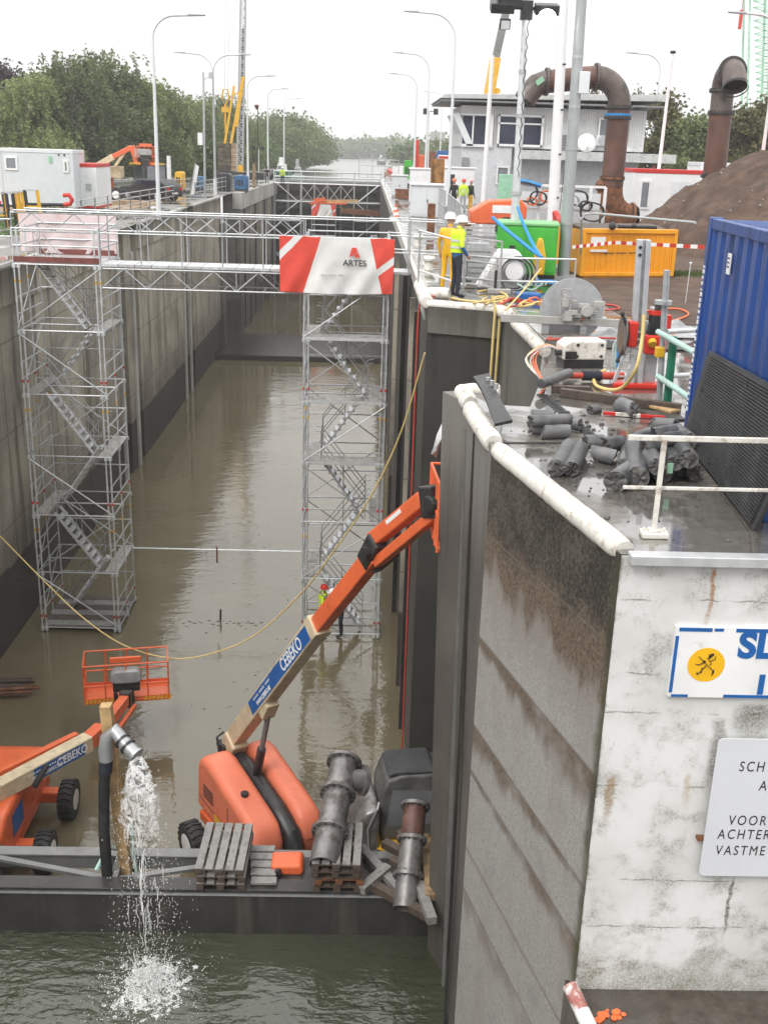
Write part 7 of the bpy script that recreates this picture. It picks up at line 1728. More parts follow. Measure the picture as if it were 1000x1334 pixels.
hosepath('hose', 'fat blue hose laid along the top of the white rack', 'hose', [PY(676,235,yR), PY(690,238,yR), PY(704,242,yR)], .1, m_screen)

# ------------------------------------------------------------------ cabins, trees and cranes beyond, right bank
def cabin(label, loc, rz, L_, W_, H_, trim, wall_, windows=(), door=None, grp=None):
    t = thing('site_cabin', label, 'cabin', loc, rz, grp)
    g = MB(); g.b2((0,0,.12), (L_,W_,H_-.18)); g.build('wall', wall_, t, bevel=.015)
    g = MB(); g.b2((-.03,-.03,H_-.2), (L_+.03,W_+.03,H_)); g.build('roof_frame', trim, t, bevel=.02)
    g = MB(); g.b2((-.03,-.03,0), (L_+.03,W_+.03,.14)); g.build('floor_frame', trim, t, bevel=.01)
    for x in (-.03, L_-.13):
        for y in (-.03, W_-.13): g = MB(); g.b2((x,y,.14), (x+.16,y+.16,H_-.2)); g.build('corner_post', wall_, t)
    for (wx, wz, ww, wh) in windows:
        g = MB(); g.b2((wx,-.035,wz), (wx+ww,-.015,wz+wh)); w = g.build('window', m_glassg, t)
        g = MB(); [g.b2(a_, b2_) for a_, b2_ in (((wx-.1,-.06,wz-.1),(wx+ww+.1,0,wz)), ((wx-.1,-.06,wz+wh),(wx+ww+.1,0,wz+wh+.1)), ((wx-.1,-.06,wz),(wx,0,wz+wh)), ((wx+ww,-.06,wz),(wx+ww+.1,0,wz+wh)))]; g.build('frame', m_white, w)
    return t
p = PY(822,250,56)
c1 = cabin('white site cabin with red roof trim behind the soil heap and the leaning brown pipe', (p.x,56,0), 0, 14.5, 2.5, 2.75, m_red, m_cpanel2, ((.5,.9,.35,1.2), (5.2,1.0,.5,.9), (8.2,1.9,2.6,.2)))
g = MB(); g.b2((2.0,-.03,.2), (2.95,-.015,2.2)); g.build('door', m_cpanel, c1, bevel=.01)
p = PY(912,220,62); cabin('white cabin with plain grey roof rising behind the red trimmed one', (p.x,62,.0), 0, 12, 2.5, 3.15, m_cpanel, m_cpanel2, ())
p = PY(878,188,95); g = MB(); 
rh_ = thing('house', 'small house with red roof glimpsed between the trees behind the white pole', 'house', (p.x,95,0))
g = MB(); g.b2((0,0,0), (6,6,2.2)); g.build('wall', m_white, rh_); g = MB(); g.prism([(-.4,2.2),(6.4,2.2),(5.5,4.2),(.5,4.2)], 'y', -.4, 6.4); g.build('roof', m_red, rh_)
# ------------------------------------------------------------------ trees
def leaves_mesh(name, pos, size, seed, droop=0.5, mat=None):
    r = np.random.default_rng(seed); n = len(pos)
    d = r.normal(size=(n,3)); d[:,2] = d[:,2]*(1-droop)-droop*.9; d /= np.linalg.norm(d, axis=1)[:,None]
    s = r.normal(size=(n,3)); s -= (s*d).sum(1)[:,None]*d; s /= np.linalg.norm(s, axis=1)[:,None]
    sz = size*r.uniform(.6,1.35,size=(n,1)); L_ = d*sz; W_ = s*sz*(.42 if droop < .5 else .3)
    v = np.empty((n,4,3)); v[:,0] = pos; v[:,1] = pos+L_*.55+W_; v[:,2] = pos+L_*1.1; v[:,3] = pos+L_*.55-W_
    me = bpy.data.meshes.new(name); me.vertices.add(n*4); me.vertices.foreach_set('co', v.reshape(-1).astype(np.float32))
    me.loops.add(n*4); me.loops.foreach_set('vertex_index', np.arange(n*4, dtype=np.int32)); me.polygons.add(n)
    me.polygons.foreach_set('loop_start', np.arange(0, n*4, 4, dtype=np.int32)); me.polygons.foreach_set('loop_total', np.full(n, 4, dtype=np.int32))
    me.update(calc_edges=True); me.materials.append(mat); return me
def tree(name, label, loc, h, cr, leaf, bark, seed, n=9000, weeping=False, lo=.2, ls=.32, group=None, rz=0, conic=0.0):
    t = thing(name, label, 'tree', loc, rz, group); rr = random.Random(seed); r = np.random.default_rng(seed)
    g = MB(); tr_r = .018*h+.06
    g.path([Vector((0,0,-.3)), Vector((.1*rr.gauss(0,1),.1*rr.gauss(0,1),h*.25)), Vector((.2*rr.gauss(0,1),.2*rr.gauss(0,1),h*.55)), Vector((.3*rr.gauss(0,1),.2*rr.gauss(0,1),h*.9))], [tr_r*1.25, tr_r, tr_r*.6, tr_r*.15], 9)
    clumps = []
    nc = 46
    for i in range(nc):
        z = h*(lo+(1-lo)*(i+.5)/nc*.97)+rr.gauss(0,.03*h); f = (z/h-lo)/(1-lo)
        prof = (1-conic)*math.sin(PI*min(1,max(.05,f*.86+.12)))**.7+conic*(1-f)*1.05
        a = rr.random()*2*PI; R_ = cr*prof*math.sqrt(rr.uniform(.12,1))*rr.uniform(.75,1.15)
        c_ = Vector((R_*math.cos(a), R_*math.sin(a), min(z, h*.97))); clumps.append(c_)
        if i % 2 == 0:
            z0 = max(h*.15, z-R_*.8-.1*h); g.path([Vector((0,0,z0)), Vector((c_.x*.5,c_.y*.5,(z0+c_.z)/2+.05*h)), c_], [tr_r*.4, tr_r*.25, tr_r*.07], 5)
    tk = g.build('trunk', bark, t, True)
    P = []
    per = n//nc
    for c_ in clumps:
        s_ = cr*rr.uniform(.16,.3)
        q = r.normal(size=(per,3))*np.array([s_,s_,s_*.62])+np.array(c_)
        if weeping:                                         # strands falling from each clump
            ns = 26; st = r.normal(size=(ns,3))*np.array([s_*.9,s_*.9,s_*.4])+np.array(c_); k = r.integers(0,ns,per); ln = r.uniform(.12,.34,ns)*h*.75; tt = r.random(per)
            q = st[k]; q[:,2] -= tt*ln[k]; q[:,:2] += r.normal(size=(per,2))*.06+(st[k][:,:2]-np.array(c_)[:2])*(.25*tt[:,None])
        P.append(q)
    P = np.concatenate(P); P = P[P[:,2] > h*.07]; P[:,2] *= h/np.percentile(P[:,2], 99.7)
    me = leaves_mesh('crown', P, ls, seed+1, .75 if weeping else .2, leaf); o = bpy.data.objects.new('crown', me); C.objects.link(o); o.parent = t
    return t
def at_px(px, base_y, y): p = PY(px, base_y, y); return p.x
wA = tree('birch_tree', 'broad weeping birch with pale leaves standing over the white cabin, its crown lowest', (at_px(38,200,98),98,ZL), 8.9, 3.6, m_leaf, m_bark, 3, 26000, True, .12, .24, 'weeping birches on the left bank')
wB = tree('birch_tree', 'tallest dark weeping birch at the middle of the row behind the white cabin', (at_px(100,200,104),104,ZL), 10.9, 4.4, m_leafd, m_bark, 5, 32000, True, .1, .26, 'weeping birches on the left bank')
dup(wB, (at_px(135,200,110),110,ZL), 2.1, 'weeping birch whose pointed top rises highest, left of the first lamp post', sc=1.08)
dup(wB, (at_px(62,200,112),112,ZL), 4.0, 'dark weeping birch behind the pale one over the white cabin', sc=.9)
dup(wA, (at_px(178,200,112),112,ZL), 1.1, 'weeping birch right behind the tilted orange basket on the left quay', sc=1.1)
dup(wA, (at_px(212,200,118),118,ZL), 3.0, 'weeping birch crossed by the first tall lamp post', sc=1.08)
dup(wB, (at_px(240,200,126),126,ZL), .6, 'weeping birch just beyond the first tall lamp post', sc=.8)
dup(wA, (at_px(263,200,134),134,ZL), 5.0, 'narrower weeping birch behind the slim mast with a white box', sc=.97)
dup(wB, (at_px(285,200,150),150,ZL), 2.5, 'weeping birch behind the crane counterweight', sc=.92)
dup(wA, (at_px(312,200,165),165,ZL), 4.4, 'last weeping birch of the row, by the crane mast', sc=.95)
tree('copper_beech', 'dark purple copper beech at the left edge of the view', (at_px(2,200,120),120,ZL), 11.2, 4.2, m_leafp, m_barkd, 9, 9000, False, .2, .34)
fA = tree('leafy_tree', 'bright green small tree right of the crane counterweight', (at_px(268,212,122),122,ZL), 4.2, 2.2, m_leafg, m_barkd, 14, 5000, False, .1, .26)
dup(fA, (at_px(338,212,190),190,ZL), 1.0, 'bright green bushy tree behind the thin black lamp', sc=1.3)
dA = tree('leafy_tree', 'tall dark tree in the wood along the canal, nearest the white boat', (at_px(352,200,235),235,-1), 9.6, 6.2, m_leafd, m_barkd, 17, 9000, False, .08, .5, 'dark trees along the canal')
for px, y, s_, lb in ((368,245,1.18,'dark tree in the canal wood whose crown stands highest behind the fourth lamp post'), (384,258,1.15,'dark tree in the canal wood behind the last lamp post of the left bank'), (398,275,1.05,'dark tree in the canal wood right before its sloping end'), (409,300,.85,'low dark tree ending the canal wood at the water'), (340,228,1.0,'dark tree in the canal wood just behind the crane mast'), (376,225,.8,'smaller dark tree before the canal wood beside the white boat')):
    dup(dA, (at_px(px,200,y),y,-1), s_*7, lb, sc=s_)
r = np.random.default_rng(4)
def woods(name, px0, px1, y0, y1, h0, h1, n, leaf, seed, size):
    r = np.random.default_rng(seed); m_ = 70; P = []
    for i in range(m_):
        px = px0+(px1-px0)*(i+.5)/m_+r.normal()*2; y = r.uniform(y0, y1); x = at_px(px, 200, y); h = (h0+(h1-h0)*i/m_)*r.uniform(.75,1.2); k = n//m_
        q = r.normal(size=(k,3))*np.array([h*.34,h*.3,h*.24])+np.array([x,y,h*.55-1]); P.append(q)
    P = np.concatenate(P); P = P[P[:,2] > -1.1]; me = leaves_mesh(name, P, size, seed, .2, leaf); o = bpy.data.objects.new(name, me); C.objects.link(o); return tag(o, kind='stuff')
woods('far_woods', 412, 470, 690, 740, 8.5, 8, 9000, m_leafd, 41, 2.2)
woods('far_woods', 452, 530, 690, 740, 8, 10.5, 11000, m_leafd, 42, 2.2)
woods('far_treeline', 522, 580, 330, 400, 5, 7.5, 9000, m_leafg, 43, 1.3)
woods('far_treeline', 560, 640, 210, 300, 6, 6.5, 9000, m_leafd, 44, 1.0)
woods('far_treeline', -60, 320, 260, 330, 8, 9, 12000, m_leafd, 45, 1.1)
rA = tree('leafy_tree', 'olive brown tree behind the leaning white pole at the end of the control building', (at_px(858,200,92),92,0), 8.2, 2.5, m_leafo, m_barkd, 51, 9000, False, .05, .3, 'olive trees behind the site cabins', conic=.4)
rB = tree('leafy_tree', 'dark olive tree directly left of the leaning discharge pipe', (at_px(908,200,88),88,0), 6.6, 2.6, m_leafd, m_barkd, 53, 9000, False, .05, .28, 'olive trees behind the site cabins', conic=.35)
dup(rA, (at_px(962,200,82),82,0), 1.7, 'broad olive brown tree between the leaning pipe and the lamp post at the right', sc=.84)
dup(rA, (at_px(990,200,84),84,0), 3.9, 'olive brown tree cut by the right edge of the view', sc=.92)
dup(rA, (at_px(1040,200,84),84,0), 2.9, 'olive brown tree beyond the right edge', sc=.9)
dup(rB, (at_px(925,200,96),96,0), 2.6, 'dark tree hidden behind the leaning discharge pipe', sc=.95)
dup(rB, (at_px(884,200,84),84,0), .9, 'low green tree in front of the red roofed house', sc=.5)
for px, lb in ((752,'conifer tip peeping over the flat roof under the pipe bend, first of three'), (766,'conifer tip peeping over the flat roof right under the pipe bend, tallest'), (822,'conifer tip peeping over the flat roof to the right of the pipe')):
    dup(rA, (at_px(px,200,118),118,0), px*1.0, lb, sc=(.55,.55,1.17))

# ------------------------------------------------------------------ lamp posts
def lamp_post(label, px_base, py_top, px_top, y, arm, double=False, z0=ZL, group='street lamp posts'):
    top = PY(px_top, py_top, y); base = PY(px_base, 220, y); h = top.z-z0
    t = thing('lamp_post', label, 'street lamp', (base.x, y, z0), 0, group); g = MB()
    k = y/60.0
    lean = top.x-base.x-0
    for s_ in ((1,-1) if double else (1,)):
        a = arm*s_; m_ = 10
        pts = [Vector((0,0,0)), Vector((0,0,h*.5)), Vector((0,0,h-abs(a)*.62))]
        for i in range(1, m_+1): th = PI/2*i/m_*.93; pts.append(Vector((a*(1-math.cos(th))*.62, 0, h-abs(a)*.62+abs(a)*.6*math.sin(th))))
        pts.append(Vector((a, 0, h)))
        rs = [.11,.09]+[.065]*(len(pts)-2); g.path(pts, rs, 9)
    g.tube((0,0,0), (0,0,1.3), .14, 10)
    g.build('post', m_cpanel, t, True)
    for s_ in ((1,-1) if double else (1,)):
        a = arm*s_; sg_ = 1 if a > 0 else -1; g = MB(); g.prism([(a-.1*sg_,-.06),(a+.75*sg_,-.02),(a+.8*sg_,.05),(a-.1*sg_,.08)], 'y', -.13, .13, off=(0,0,h)); g.build('lamp_head', m_galv, t, bevel=.03)
    return t
lamp_post('nearest tall pale lamp post on the left bank, arm bent to the right', 205, 18, 203, 59, 1.9)
lamp_post('double armed pale lamp post beside the crane counterweight', 280, 70, 280, 90, 2.2, True)
lamp_post('pale lamp post just beyond the crane mast, arm bent to the right', 323, 98, 323, 107, 1.9)
lamp_post('pale lamp post over the dark canal wood, fourth along the left bank', 349, 115, 349, 130, 1.7)
lamp_post('farthest small lamp post of the left bank, over the white boat', 370, 128, 370, 168, 1.9)
lamp_post('tall pale lamp post with left bent arm just before the control building corner', 585, 17, 588, 68, -2.3, z0=0)
lamp_post('second pale lamp post of the right bank by the low white boxes', 554, 70, 556, 96, -2.3, z0=0)
lamp_post('third pale lamp post of the right bank, smallest of those near the walkway', 539, 97, 541, 119, -2.2, z0=0)
lamp_post('far thin lamp post seen just left of the control building corner', 572, 120, 572, 175, -2.2, z0=0)
lamp_post('pale lamp post behind the far end of the control building', 846, 70, 850, 92, -2.1, z0=0)
lamp_post('pale lamp post at the right edge in front of the green crane', 990, 18, 997, 58, -1.9, z0=0)
def px_pole(name, label, cat, px, pb, pt2, pxt, y, r_, mat, z0=ZL):
    b0 = PY(px, pb, y); t_ = PY(pxt, pt2, y); t = thing(name, label, cat, (b0.x,y,z0)); g = MB(); g.tube((0,0,0), (t_.x-b0.x,0,t_.z-z0), r_, 9, r_*.8); g.build('shaft', mat, t, True); return t, t_.z-z0
t, h = px_pole('mast', 'slim grey mast with a white box halfway up, before the birches', 'mast', 267, 245, 94, 265, 88, .09, m_galv)
g = MB(); g.b2((-.45,-.15,h*.42), (-.08,.15,h*.52)); g.build('white_box', m_white, t); g = MB(); g.bar((0,0,h*.93), (.55,0,h*.97), .05); g.b2((.5,-.1,h*.95), (.75,.1,h)); g.build('antenna', m_galv, t)
t, h = px_pole('lamp_mast', 'thin black mast with an orange lantern on top near the canal wood', 'lamp', 335, 222, 139, 336, 118, .05, m_blackm)
g = MB(); g.lathe([(.06,-.3),(.2,0),(.28,.12),(.1,.2)], (0,0,h), 12); g.build('lantern', m_rust, t, True)
t, h = px_pole('floodlight_mast', 'short white post with two black floodlights near the far people', 'floodlight', 337, 232, 194, 337, 118, .06, m_white)
g = MB(); g.bar((-.5,0,h), (.5,0,h), .06); [g.b2((x-.18,-.2,h-.1), (x+.18,.1,h+.25)) for x in (-.45,.45)]; g.build('lamp_head', m_blackm, t)
t, h = px_pole('floodlight_mast', 'twin black floodlights on a thin post left of the control building', 'floodlight', 557, 235, 145, 559, 110, .06, m_white, 0)
g = MB(); g.bar((-.6,0,h), (.6,0,h), .06); [g.b2((x-.22,-.2,h-.3), (x+.22,.1,h+.25)) for x in (-.5,.5)]; g.build('lamp_head', m_blackm, t)
t, h = px_pole('post', 'short stout white marker post on the left quay between lamp and mast', 'post', 221, 245, 203, 220, 80, .18, m_white)

# ------------------------------------------------------------------ cranes
yC = 112
def Cq(px, py): return PY(px, py, yC)
kr = thing('mobile_crane', 'yellow framed crawler crane with stacked brown counterweight and tall grey lattice mast', 'crane', (0,0,0))
a, b_ = Cq(283,186), Cq(311,228)
g = MB(); 
for k in range(6): z0 = b_.z+.3+(a.z-b_.z-.3)*k/6; g.b2((a.x,yC,z0+.02), (b_.x-.75,yC+2.2,z0+(a.z-b_.z-.3)/6))
g.build('counterweight', M('brown stained counterweight', (.07,.055,.04), .7, 0, .4, 1.5, (.2,.16,.1), 1.5, .5), kr, bevel=.03)
g = MB()
for k in range(6): z0 = b_.z+.3+(a.z-b_.z-.3)*k/6; g.b2((b_.x-.72,yC-.05,z0+.03), (b_.x,yC+2,z0+(a.z-b_.z-.3)/6))
g.build('counterweight', m_sand, kr, bevel=.03)
g = MB(); g.b2((a.x-.2,yC-.3,b_.z-.4), (b_.x+2.5,yC+2.6,b_.z+.3)); g.build('carrier', m_blackm, kr, bevel=.05)
for (p, q, w) in (((293,187),(305,112),.2), ((301,187),(316,104),.24), ((308,165),(317,100),.3), ((314,228),(313,215),.5), ((305,122),(317,122),.14)): g = MB(); g.bar(Cq(*p), Cq(*q), w); g.build('gantry_bar', m_yellow, kr)
mp_, mt_ = Cq(312,228), Cq(317,-30)
g = MB()
for dx_ in (-.28,.28):
    for dy in (0,.5): g.bar(mp_+Vector((dx_,dy,0)), mt_+Vector((dx_*.8,dy,0)), .13)
n = 46
for i in range(n):
    p, q = mp_.lerp(mt_, i/n), mp_.lerp(mt_, (i+1)/n); s_ = .28 if i % 2 else -.28; g.bar(p+Vector((s_,-.05,0)), q+Vector((-s_,-.05,0)), .09); g.bar(p+Vector((-.28,-.05,0)), p+Vector((.28,-.05,0)), .07)
g.build('mast', m_galv, kr)
g = MB(); g.tube(mp_+Vector((.0,.2,0)), mp_.lerp(mt_,.75)+Vector((.1,.2,0)), .16, 8); g.build('hydraulic_hose', m_blackm, kr, True)
hk_ = thing('crane_hook', 'yellow crane hook block hanging on thin ropes beside the crane gantry', 'hook block', (0,0,0))
a, b_, c_ = Cq(294,-20), Cq(293,115), Cq(293,180)
g = MB(); g.tube(a, b_, .025, 5); g.tube(a+Vector((.4,0,0)), b_+Vector((.3,0,0)), .02, 5); g.build('rope', m_galv, hk_)
g = MB(); g.path([b_+Vector((-.3,0,-.8)), b_+Vector((-.15,0,-.1)), b_+Vector((.25,0,-.1)), b_+Vector((.4,0,-.8)), b_+Vector((.0,0,-1.6))], .09, 7, closed=True); g.tube(b_+Vector((0,0,-1.4)), b_+Vector((0,0,-4.6)), .1, 7, .06); g.b2(b_+Vector((-.35,-.1,-2.2)), b_+Vector((.35,.1,-1.7))); g.build('hook_block', m_yellow, hk_, True)
t2 = thing('telescopic_crane', 'yellow and grey telescopic crane boom rising behind the control building roof', 'crane', (0,0,0))
q0, q1, q2 = PY(632,150,100), PY(645,75,100), PY(657,22,100)
g = MB(); g.bar(q0-(q1-q0)*1.3, q1, .85, .9); g.build('boom_base', M('crane yellow', (.8,.42,.02), .42), t2, bevel=.05)
g = MB(); g.bar(q1-(q1-q0)*.1, q2+(q2-q1)*.5, .62, .65); g.build('boom_section', m_gsteel, t2, bevel=.04)
g = MB(); g.tube(q0+Vector((.9,-.3,2)), q0+Vector((.9,.3,2)), .25, 12); g.build('sheave', m_yellow, t2, True)
g = MB(); g.b2(q0-(q1-q0)*1.3+Vector((-2.5,-1.2,-1.5)), q0-(q1-q0)*1.3+Vector((3,1.2,1))); g.b2((q0.x-4.5,98.8,0.2),(q0.x+3.5,101.2,1.4)); g.build('carrier', m_yellow, t2, bevel=.05)
gc = thing('lattice_crane', 'pale green lattice crane jib climbing out of view at the right edge', 'crane', (0,0,0))
c0_, c1_ = PY(990,150,105), PY(990,-40,105)
q0, q1 = [PY(986,160,105), PY(1012,160,105)], [PY(978,-60,105), PY(1006,-60,105)]
m_cg = M('pale green crane paint', (.4,.66,.5), .5); g = MB()
for s_ in (0, 1):
    for dy in (0, 1.6): g.bar(q0[s_]+Vector((0,dy,-9)), q1[s_]+Vector((0,dy,0)), .16)
n = 26
for i in range(n):
    a, b_ = q0[0].lerp(q1[0], i/n), q0[1].lerp(q1[1], (i+1)/n); c_, d_ = q0[1].lerp(q1[1], i/n), q0[0].lerp(q1[0], (i+1)/n); g.bar(a, b_, .08); g.bar(c_, d_, .08); g.bar(a, c_, .07)
g.build('jib', m_cg, gc); g = MB(); p = PY(965,22,105); g.b2((p.x-.13,105,p.z-1.0), (p.x+.13,105.3,p.z+.6)); g.tube((p.x,105.1,p.z+.5), (p.x,105.1,p.z+6), .04, 6); tag(g.build('hook_block', m_redo, None, bevel=.1), 'small red hook block hanging beside the green lattice crane', 'hook block')

# ------------------------------------------------------------------ left quay
p = PY(3,262,62); q_ = PY(98,262,62); pb3 = PY(0,276,62)
c1 = cabin('pale grey site cabin with one small window standing in front of the birches', (p.x,62,ZL+.35), 0, q_.x-p.x, 2.5, PY(50,194,62).z-ZL-.35, m_cpanel, M('cabin pale blue grey', (.62,.65,.68), .5, 0, .04), ((.42,1.95,.5,.52), (3.6,1.9,.1,.45)))
g = MB(); g.b2((2.75,-.06,2.3), (2.9,-.03,2.65)); g.build('lamp', m_lgreen, c1)
g = MB(); [g.tube((x,-.04,2.72), (x,-.02,2.72), .05, 8) for x in (3.3,3.6)]; g.build('vent', m_ink, c1)
p = PY(96,262,63.5); c2 = cabin('bright white cabin with red roof edge next to the pale grey one', (p.x,63.5,ZL+.2), 0, 1.35, 3.5, PY(110,213,63.5).z-ZL-.2, m_red, m_cpanel2, ())
g = MB(); g.b2((.75,-.06,1.0), (1.05,-.02,1.35)); g.build('grey_box', m_galv, c2)
p = PY(-60,262,66); cabin('white cabin with red stripes half hidden at the left edge behind the grey cabin', (p.x,66,ZL+.2), 0, 3.6, 3, 2.9, m_red, m_cpanel2, ())
# yellow and black steps
for k, (px, wdt) in enumerate(((4,20),(22,24),(42,14))):
    pass
def step_frame(label, px0, px1, py0, py1, y, cols_):
    a, b_ = PY(px0, py1, y), PY(px1, py0, y); t = thing('safety_gate', label, 'barrier', (a.x,y,a.z)); w, h = b_.x-a.x, b_.z-a.z
    for x, m_ in ((0,cols_[0]), (w,cols_[1])): g = MB(); g.bar((x,0,0), (x-.1,0.1,h), .1); g.build('upright', m_, t)
    for z in (h*.35, h): g = MB(); g.bar((-.05,0,z), (w-.08,0,z), .05); g.build('cross_rail', cols_[1] if z < h else m_galv, t)
step_frame('yellow safety gate frame cut by the left edge of the view', -8, 8, 252, 296, 44, (m_yellow, m_yellow))
step_frame('black and yellow safety gate frame, second from the left edge', 10, 26, 251, 296, 44, (m_blackm, m_yellow))
step_frame('black safety gate frame in the middle of the yellow ones', 14, 19, 252, 296, 43.2, (m_blackm, m_blackm))
step_frame('thick yellow safety gate frame beside the lifebuoy pipe', 24, 31, 250, 290, 44.5, (m_yellow, m_yellow))
step_frame('rightmost safety gate with one black and one yellow upright', 37, 51, 248, 280, 44, (m_blackm, m_yellow))
a, b_ = PY(28,266,46), PY(84,267,46)
hp2 = thing('suction_pipe', 'black pipe ending in a bright red bend before the grey cabin', 'pipe', (0,0,0))
g = MB(); g.tube(a, b_, .07, 10); [g.b2((PY(px,266,46).x-.12,45.9,ZL), (PY(px,266,46).x+.12,46.1,a.z)) for px in (34,56)]; g.build('barrel', m_black, hp2, True)
g = MB(); g.path([b_, b_+Vector((.25,0,.05)), b_+Vector((.34,0,.22)), b_+Vector((.22,0,.4)), b_+Vector((-.02,0,.38))], .09, 10); g.build('red_bend', m_redo, hp2, True)
# railings along the left quay
def railing(label, x, y0, y1, n, h=1.1, z0=ZL, x1=None):
    t = thing('quay_railing', label, 'railing', (x,y0,z0)); x1 = x if x1 is None else x1
    for i in range(n+1): f = i/n; g = MB(); g.bar(((x1-x)*f,(y1-y0)*f,0), ((x1-x)*f,(y1-y0)*f,h), .07); g.build('post', m_gsteel, t)
    for z in (h*.35, h*.7, h-.03): g = MB(); g.tube((0,0,z), (x1-x,y1-y0,z), .03, 6); g.build('rail', m_galv, t, True)
railing('grey railing with square posts along the left quay behind the pale banner', -14.2, 42, 78, 14, 1.1, ZL, -13.2)
railing('grey railing farther along the left quay before the blue machine', -12.6, 84, 116, 14, 1.2, ZL, -11.9)
railing('short grey railing beside the slim mast on the left quay', -15.5, 80, 92, 5, 1.2, ZL, -14.2)
sheet('sand_ground', [(-24,58), (-14.6,58), (-13.5,80), (-26,80)], ZL+.006, m_sand)
sheet('grass', [(-20,46), (-14.6,46), (-13.9,66), (-18,66)], ZL+.012, m_grassm)['kind'] = 'stuff'
gg = MB()
for k in range(2500):
    x, y = rnd.uniform(-19,-14.3), rnd.uniform(46,66); h_ = rnd.uniform(.08,.3); gg.add([(x-.02,y,ZL), (x+.02,y,ZL), (x+rnd.uniform(-.08,.08),y+rnd.uniform(-.05,.05),ZL+h_)], [(0,1,2)])
tag(gg.build('grass', m_grassm, None, fix=False), kind='stuff')
bar_ = MB(); bar_.bar((-23,70,ZL+.15), (-13.9,72,ZL+.15), .4, .3); tag(bar_.build('timber_beam', m_sand, None, bevel=.03), 'long pale timber edge lying on the ground before the dark vehicles', 'timber')
# orange lift on the left quay
yl = 76
def Lq(px, py): return PY(px, py, yl)
l3 = thing('boom_lift', 'distant orange boom lift on the left quay, boom cranked up, basket to the right', 'boom lift', (0,0,0))
a = Lq(136,235); g = MB(); g.b2((Lq(126,250).x,yl,ZL+.6), (Lq(143,250).x,yl+1.6,Lq(135,223).z)); g.build('hood', m_orange, l3, bevel=.2, seg=4)
g = MB(); g.b2((Lq(130,230).x,yl-.02,Lq(130,232).z-.1), (Lq(138,230).x,yl-.005,Lq(130,232).z+.15)); g.build('decal', m_blue, l3)
g = MB(); g.bar(Lq(128,216), Lq(148,204), .4, .4); g.bar(Lq(150,217), Lq(163,198), .2); g.build('boom', m_cream, l3, bevel=.03)
g = MB(); g.bar(Lq(146,205), Lq(172,192), .32, .32); g.bar(Lq(172,190), Lq(179,213), .34, .34); g.build('fly_boom', m_orange, l3, bevel=.03)
g = MB(); g.b2((Lq(138,215).x,yl+.3,Lq(150,232).z), (Lq(156,215).x,yl+1.4,Lq(150,217).z)); g.build('riser', m_cream, l3, bevel=.03)
for x in (128, 152): wheel(l3, (Lq(x,250).x,yl-.1,ZL+.45), .45, .3, (0,1,0))
g = MB(); g.b2((Lq(126,250).x,yl,ZL+.35), (Lq(155,250).x,yl+1.8,ZL+.7)); g.build('chassis', m_blackm, l3)
m4 = Matrix.Translation((Lq(192,215).x,yl,Lq(192,215).z)) ; basket(l3, m4, w=1.15, d=.9, h=1.2)
g = MB(); g.b2((Lq(177,215).x,yl-.3,Lq(180,206).z), (Lq(188,215).x,yl+.4,Lq(180,194).z)); g.build('console', m_tarp, l3, bevel=.06); g = MB(); g.b2((Lq(179,215).x,yl-.2,Lq(180,216).z), (Lq(186,215).x,yl+.3,Lq(180,206).z)); g.build('jib_head', m_blackm, l3, bevel=.05)
def car(label, x, y, rz, body, L_=4.3, H_=1.5, van=False, name='parked_car'):
    t = thing(name, label, 'van' if van else 'car', (x,y,ZL), rz)
    pr = [(0,.3),(0,.85),(.25,.95),(1.0,1.0),(1.7,H_),(L_-.7,H_),(L_-.1,1.05),(L_,.9),(L_,.3)] if not van else [(0,.35),(0,1.0),(.8,1.15),(1.4,H_),(L_-.1,H_),(L_,1.2),(L_,.35)]
    g = MB(); g.prism(pr, 'y', 0, 1.8); b = g.build('body', body, t, True, bevel=.1, seg=3)
    for yy, e in ((-.012,.0), (1.8,.012)):
        g = MB(); g.prism([(1.35,1.05),(1.8,H_-.1),(L_-.9,H_-.1),(L_-.4,1.05)], 'y', yy, yy+.012); g.build('window', m_glass, t)
    g = MB(); g.b2((L_-.02,.25,1.0), (L_+.02,1.55,H_-.15)) if van else g.add([(L_-.66,.2,H_-.06),(L_-.66,1.6,H_-.06),(L_-.12,1.6,1.06),(L_-.12,.2,1.06)], [(0,1,2,3)]); g.build('rear_window', m_glassg if van else m_glass, t)
    for xx in (.8, L_-.85):
        for yy in (.02, 1.78): wheel(t, (xx,yy,.32), .32, .2, (0,1,0), m_galv)
    for yy in (.1, 1.4): g = MB(); g.b2((L_-.03,yy,.75), (L_+.03,yy+.3,.95)); g.build('tail_light', m_red, t)
    g = MB(); g.b2((L_,.6,.5), (L_+.03,1.2,.62)); g.build('number_plate', m_white, t)
    return t
vp = PY(152,245,88); car('dark grey van with white roof rack parked behind the black car on the left quay', vp.x+1.6, 86, R(-68), m_blackm, 5, 2.4, True, 'parked_van')
p = PY(150,250,80); car('black car parked by the orange boom lift on the left quay', p.x+.4, 79.5, R(-30), m_blackm, 4.3, 1.45)
def machine_box(name, label, cat, px0, px1, py0, py1, y, mat, d=1.5, m2=None):
    a, b_ = PY(px0,py1,y), PY(px1,py0,y); t = thing(name, label, cat, (a.x,y,ZL if px0 < 400 else 0)); w, h = b_.x-a.x, b_.z-t.location.z
    g = MB(); g.prism([(0,.25),(w,.25),(w,h*.9),(w*.9,h),(w*.12,h),(0,h*.88)], 'y', 0, d); g.build('housing', mat, t, bevel=.05)
    g = MB(); g.b2((.05,.05,0), (w-.05,d-.05,.25)); g.build('base', m_blackm, t)
    g = MB(); [g.b2((w*.15+k*w*.2,-.02,h*.4), (w*.28+k*w*.2,0,h*.75)) for k in range(3)]; g.build('vent', m2 or m_blackm, t); return t
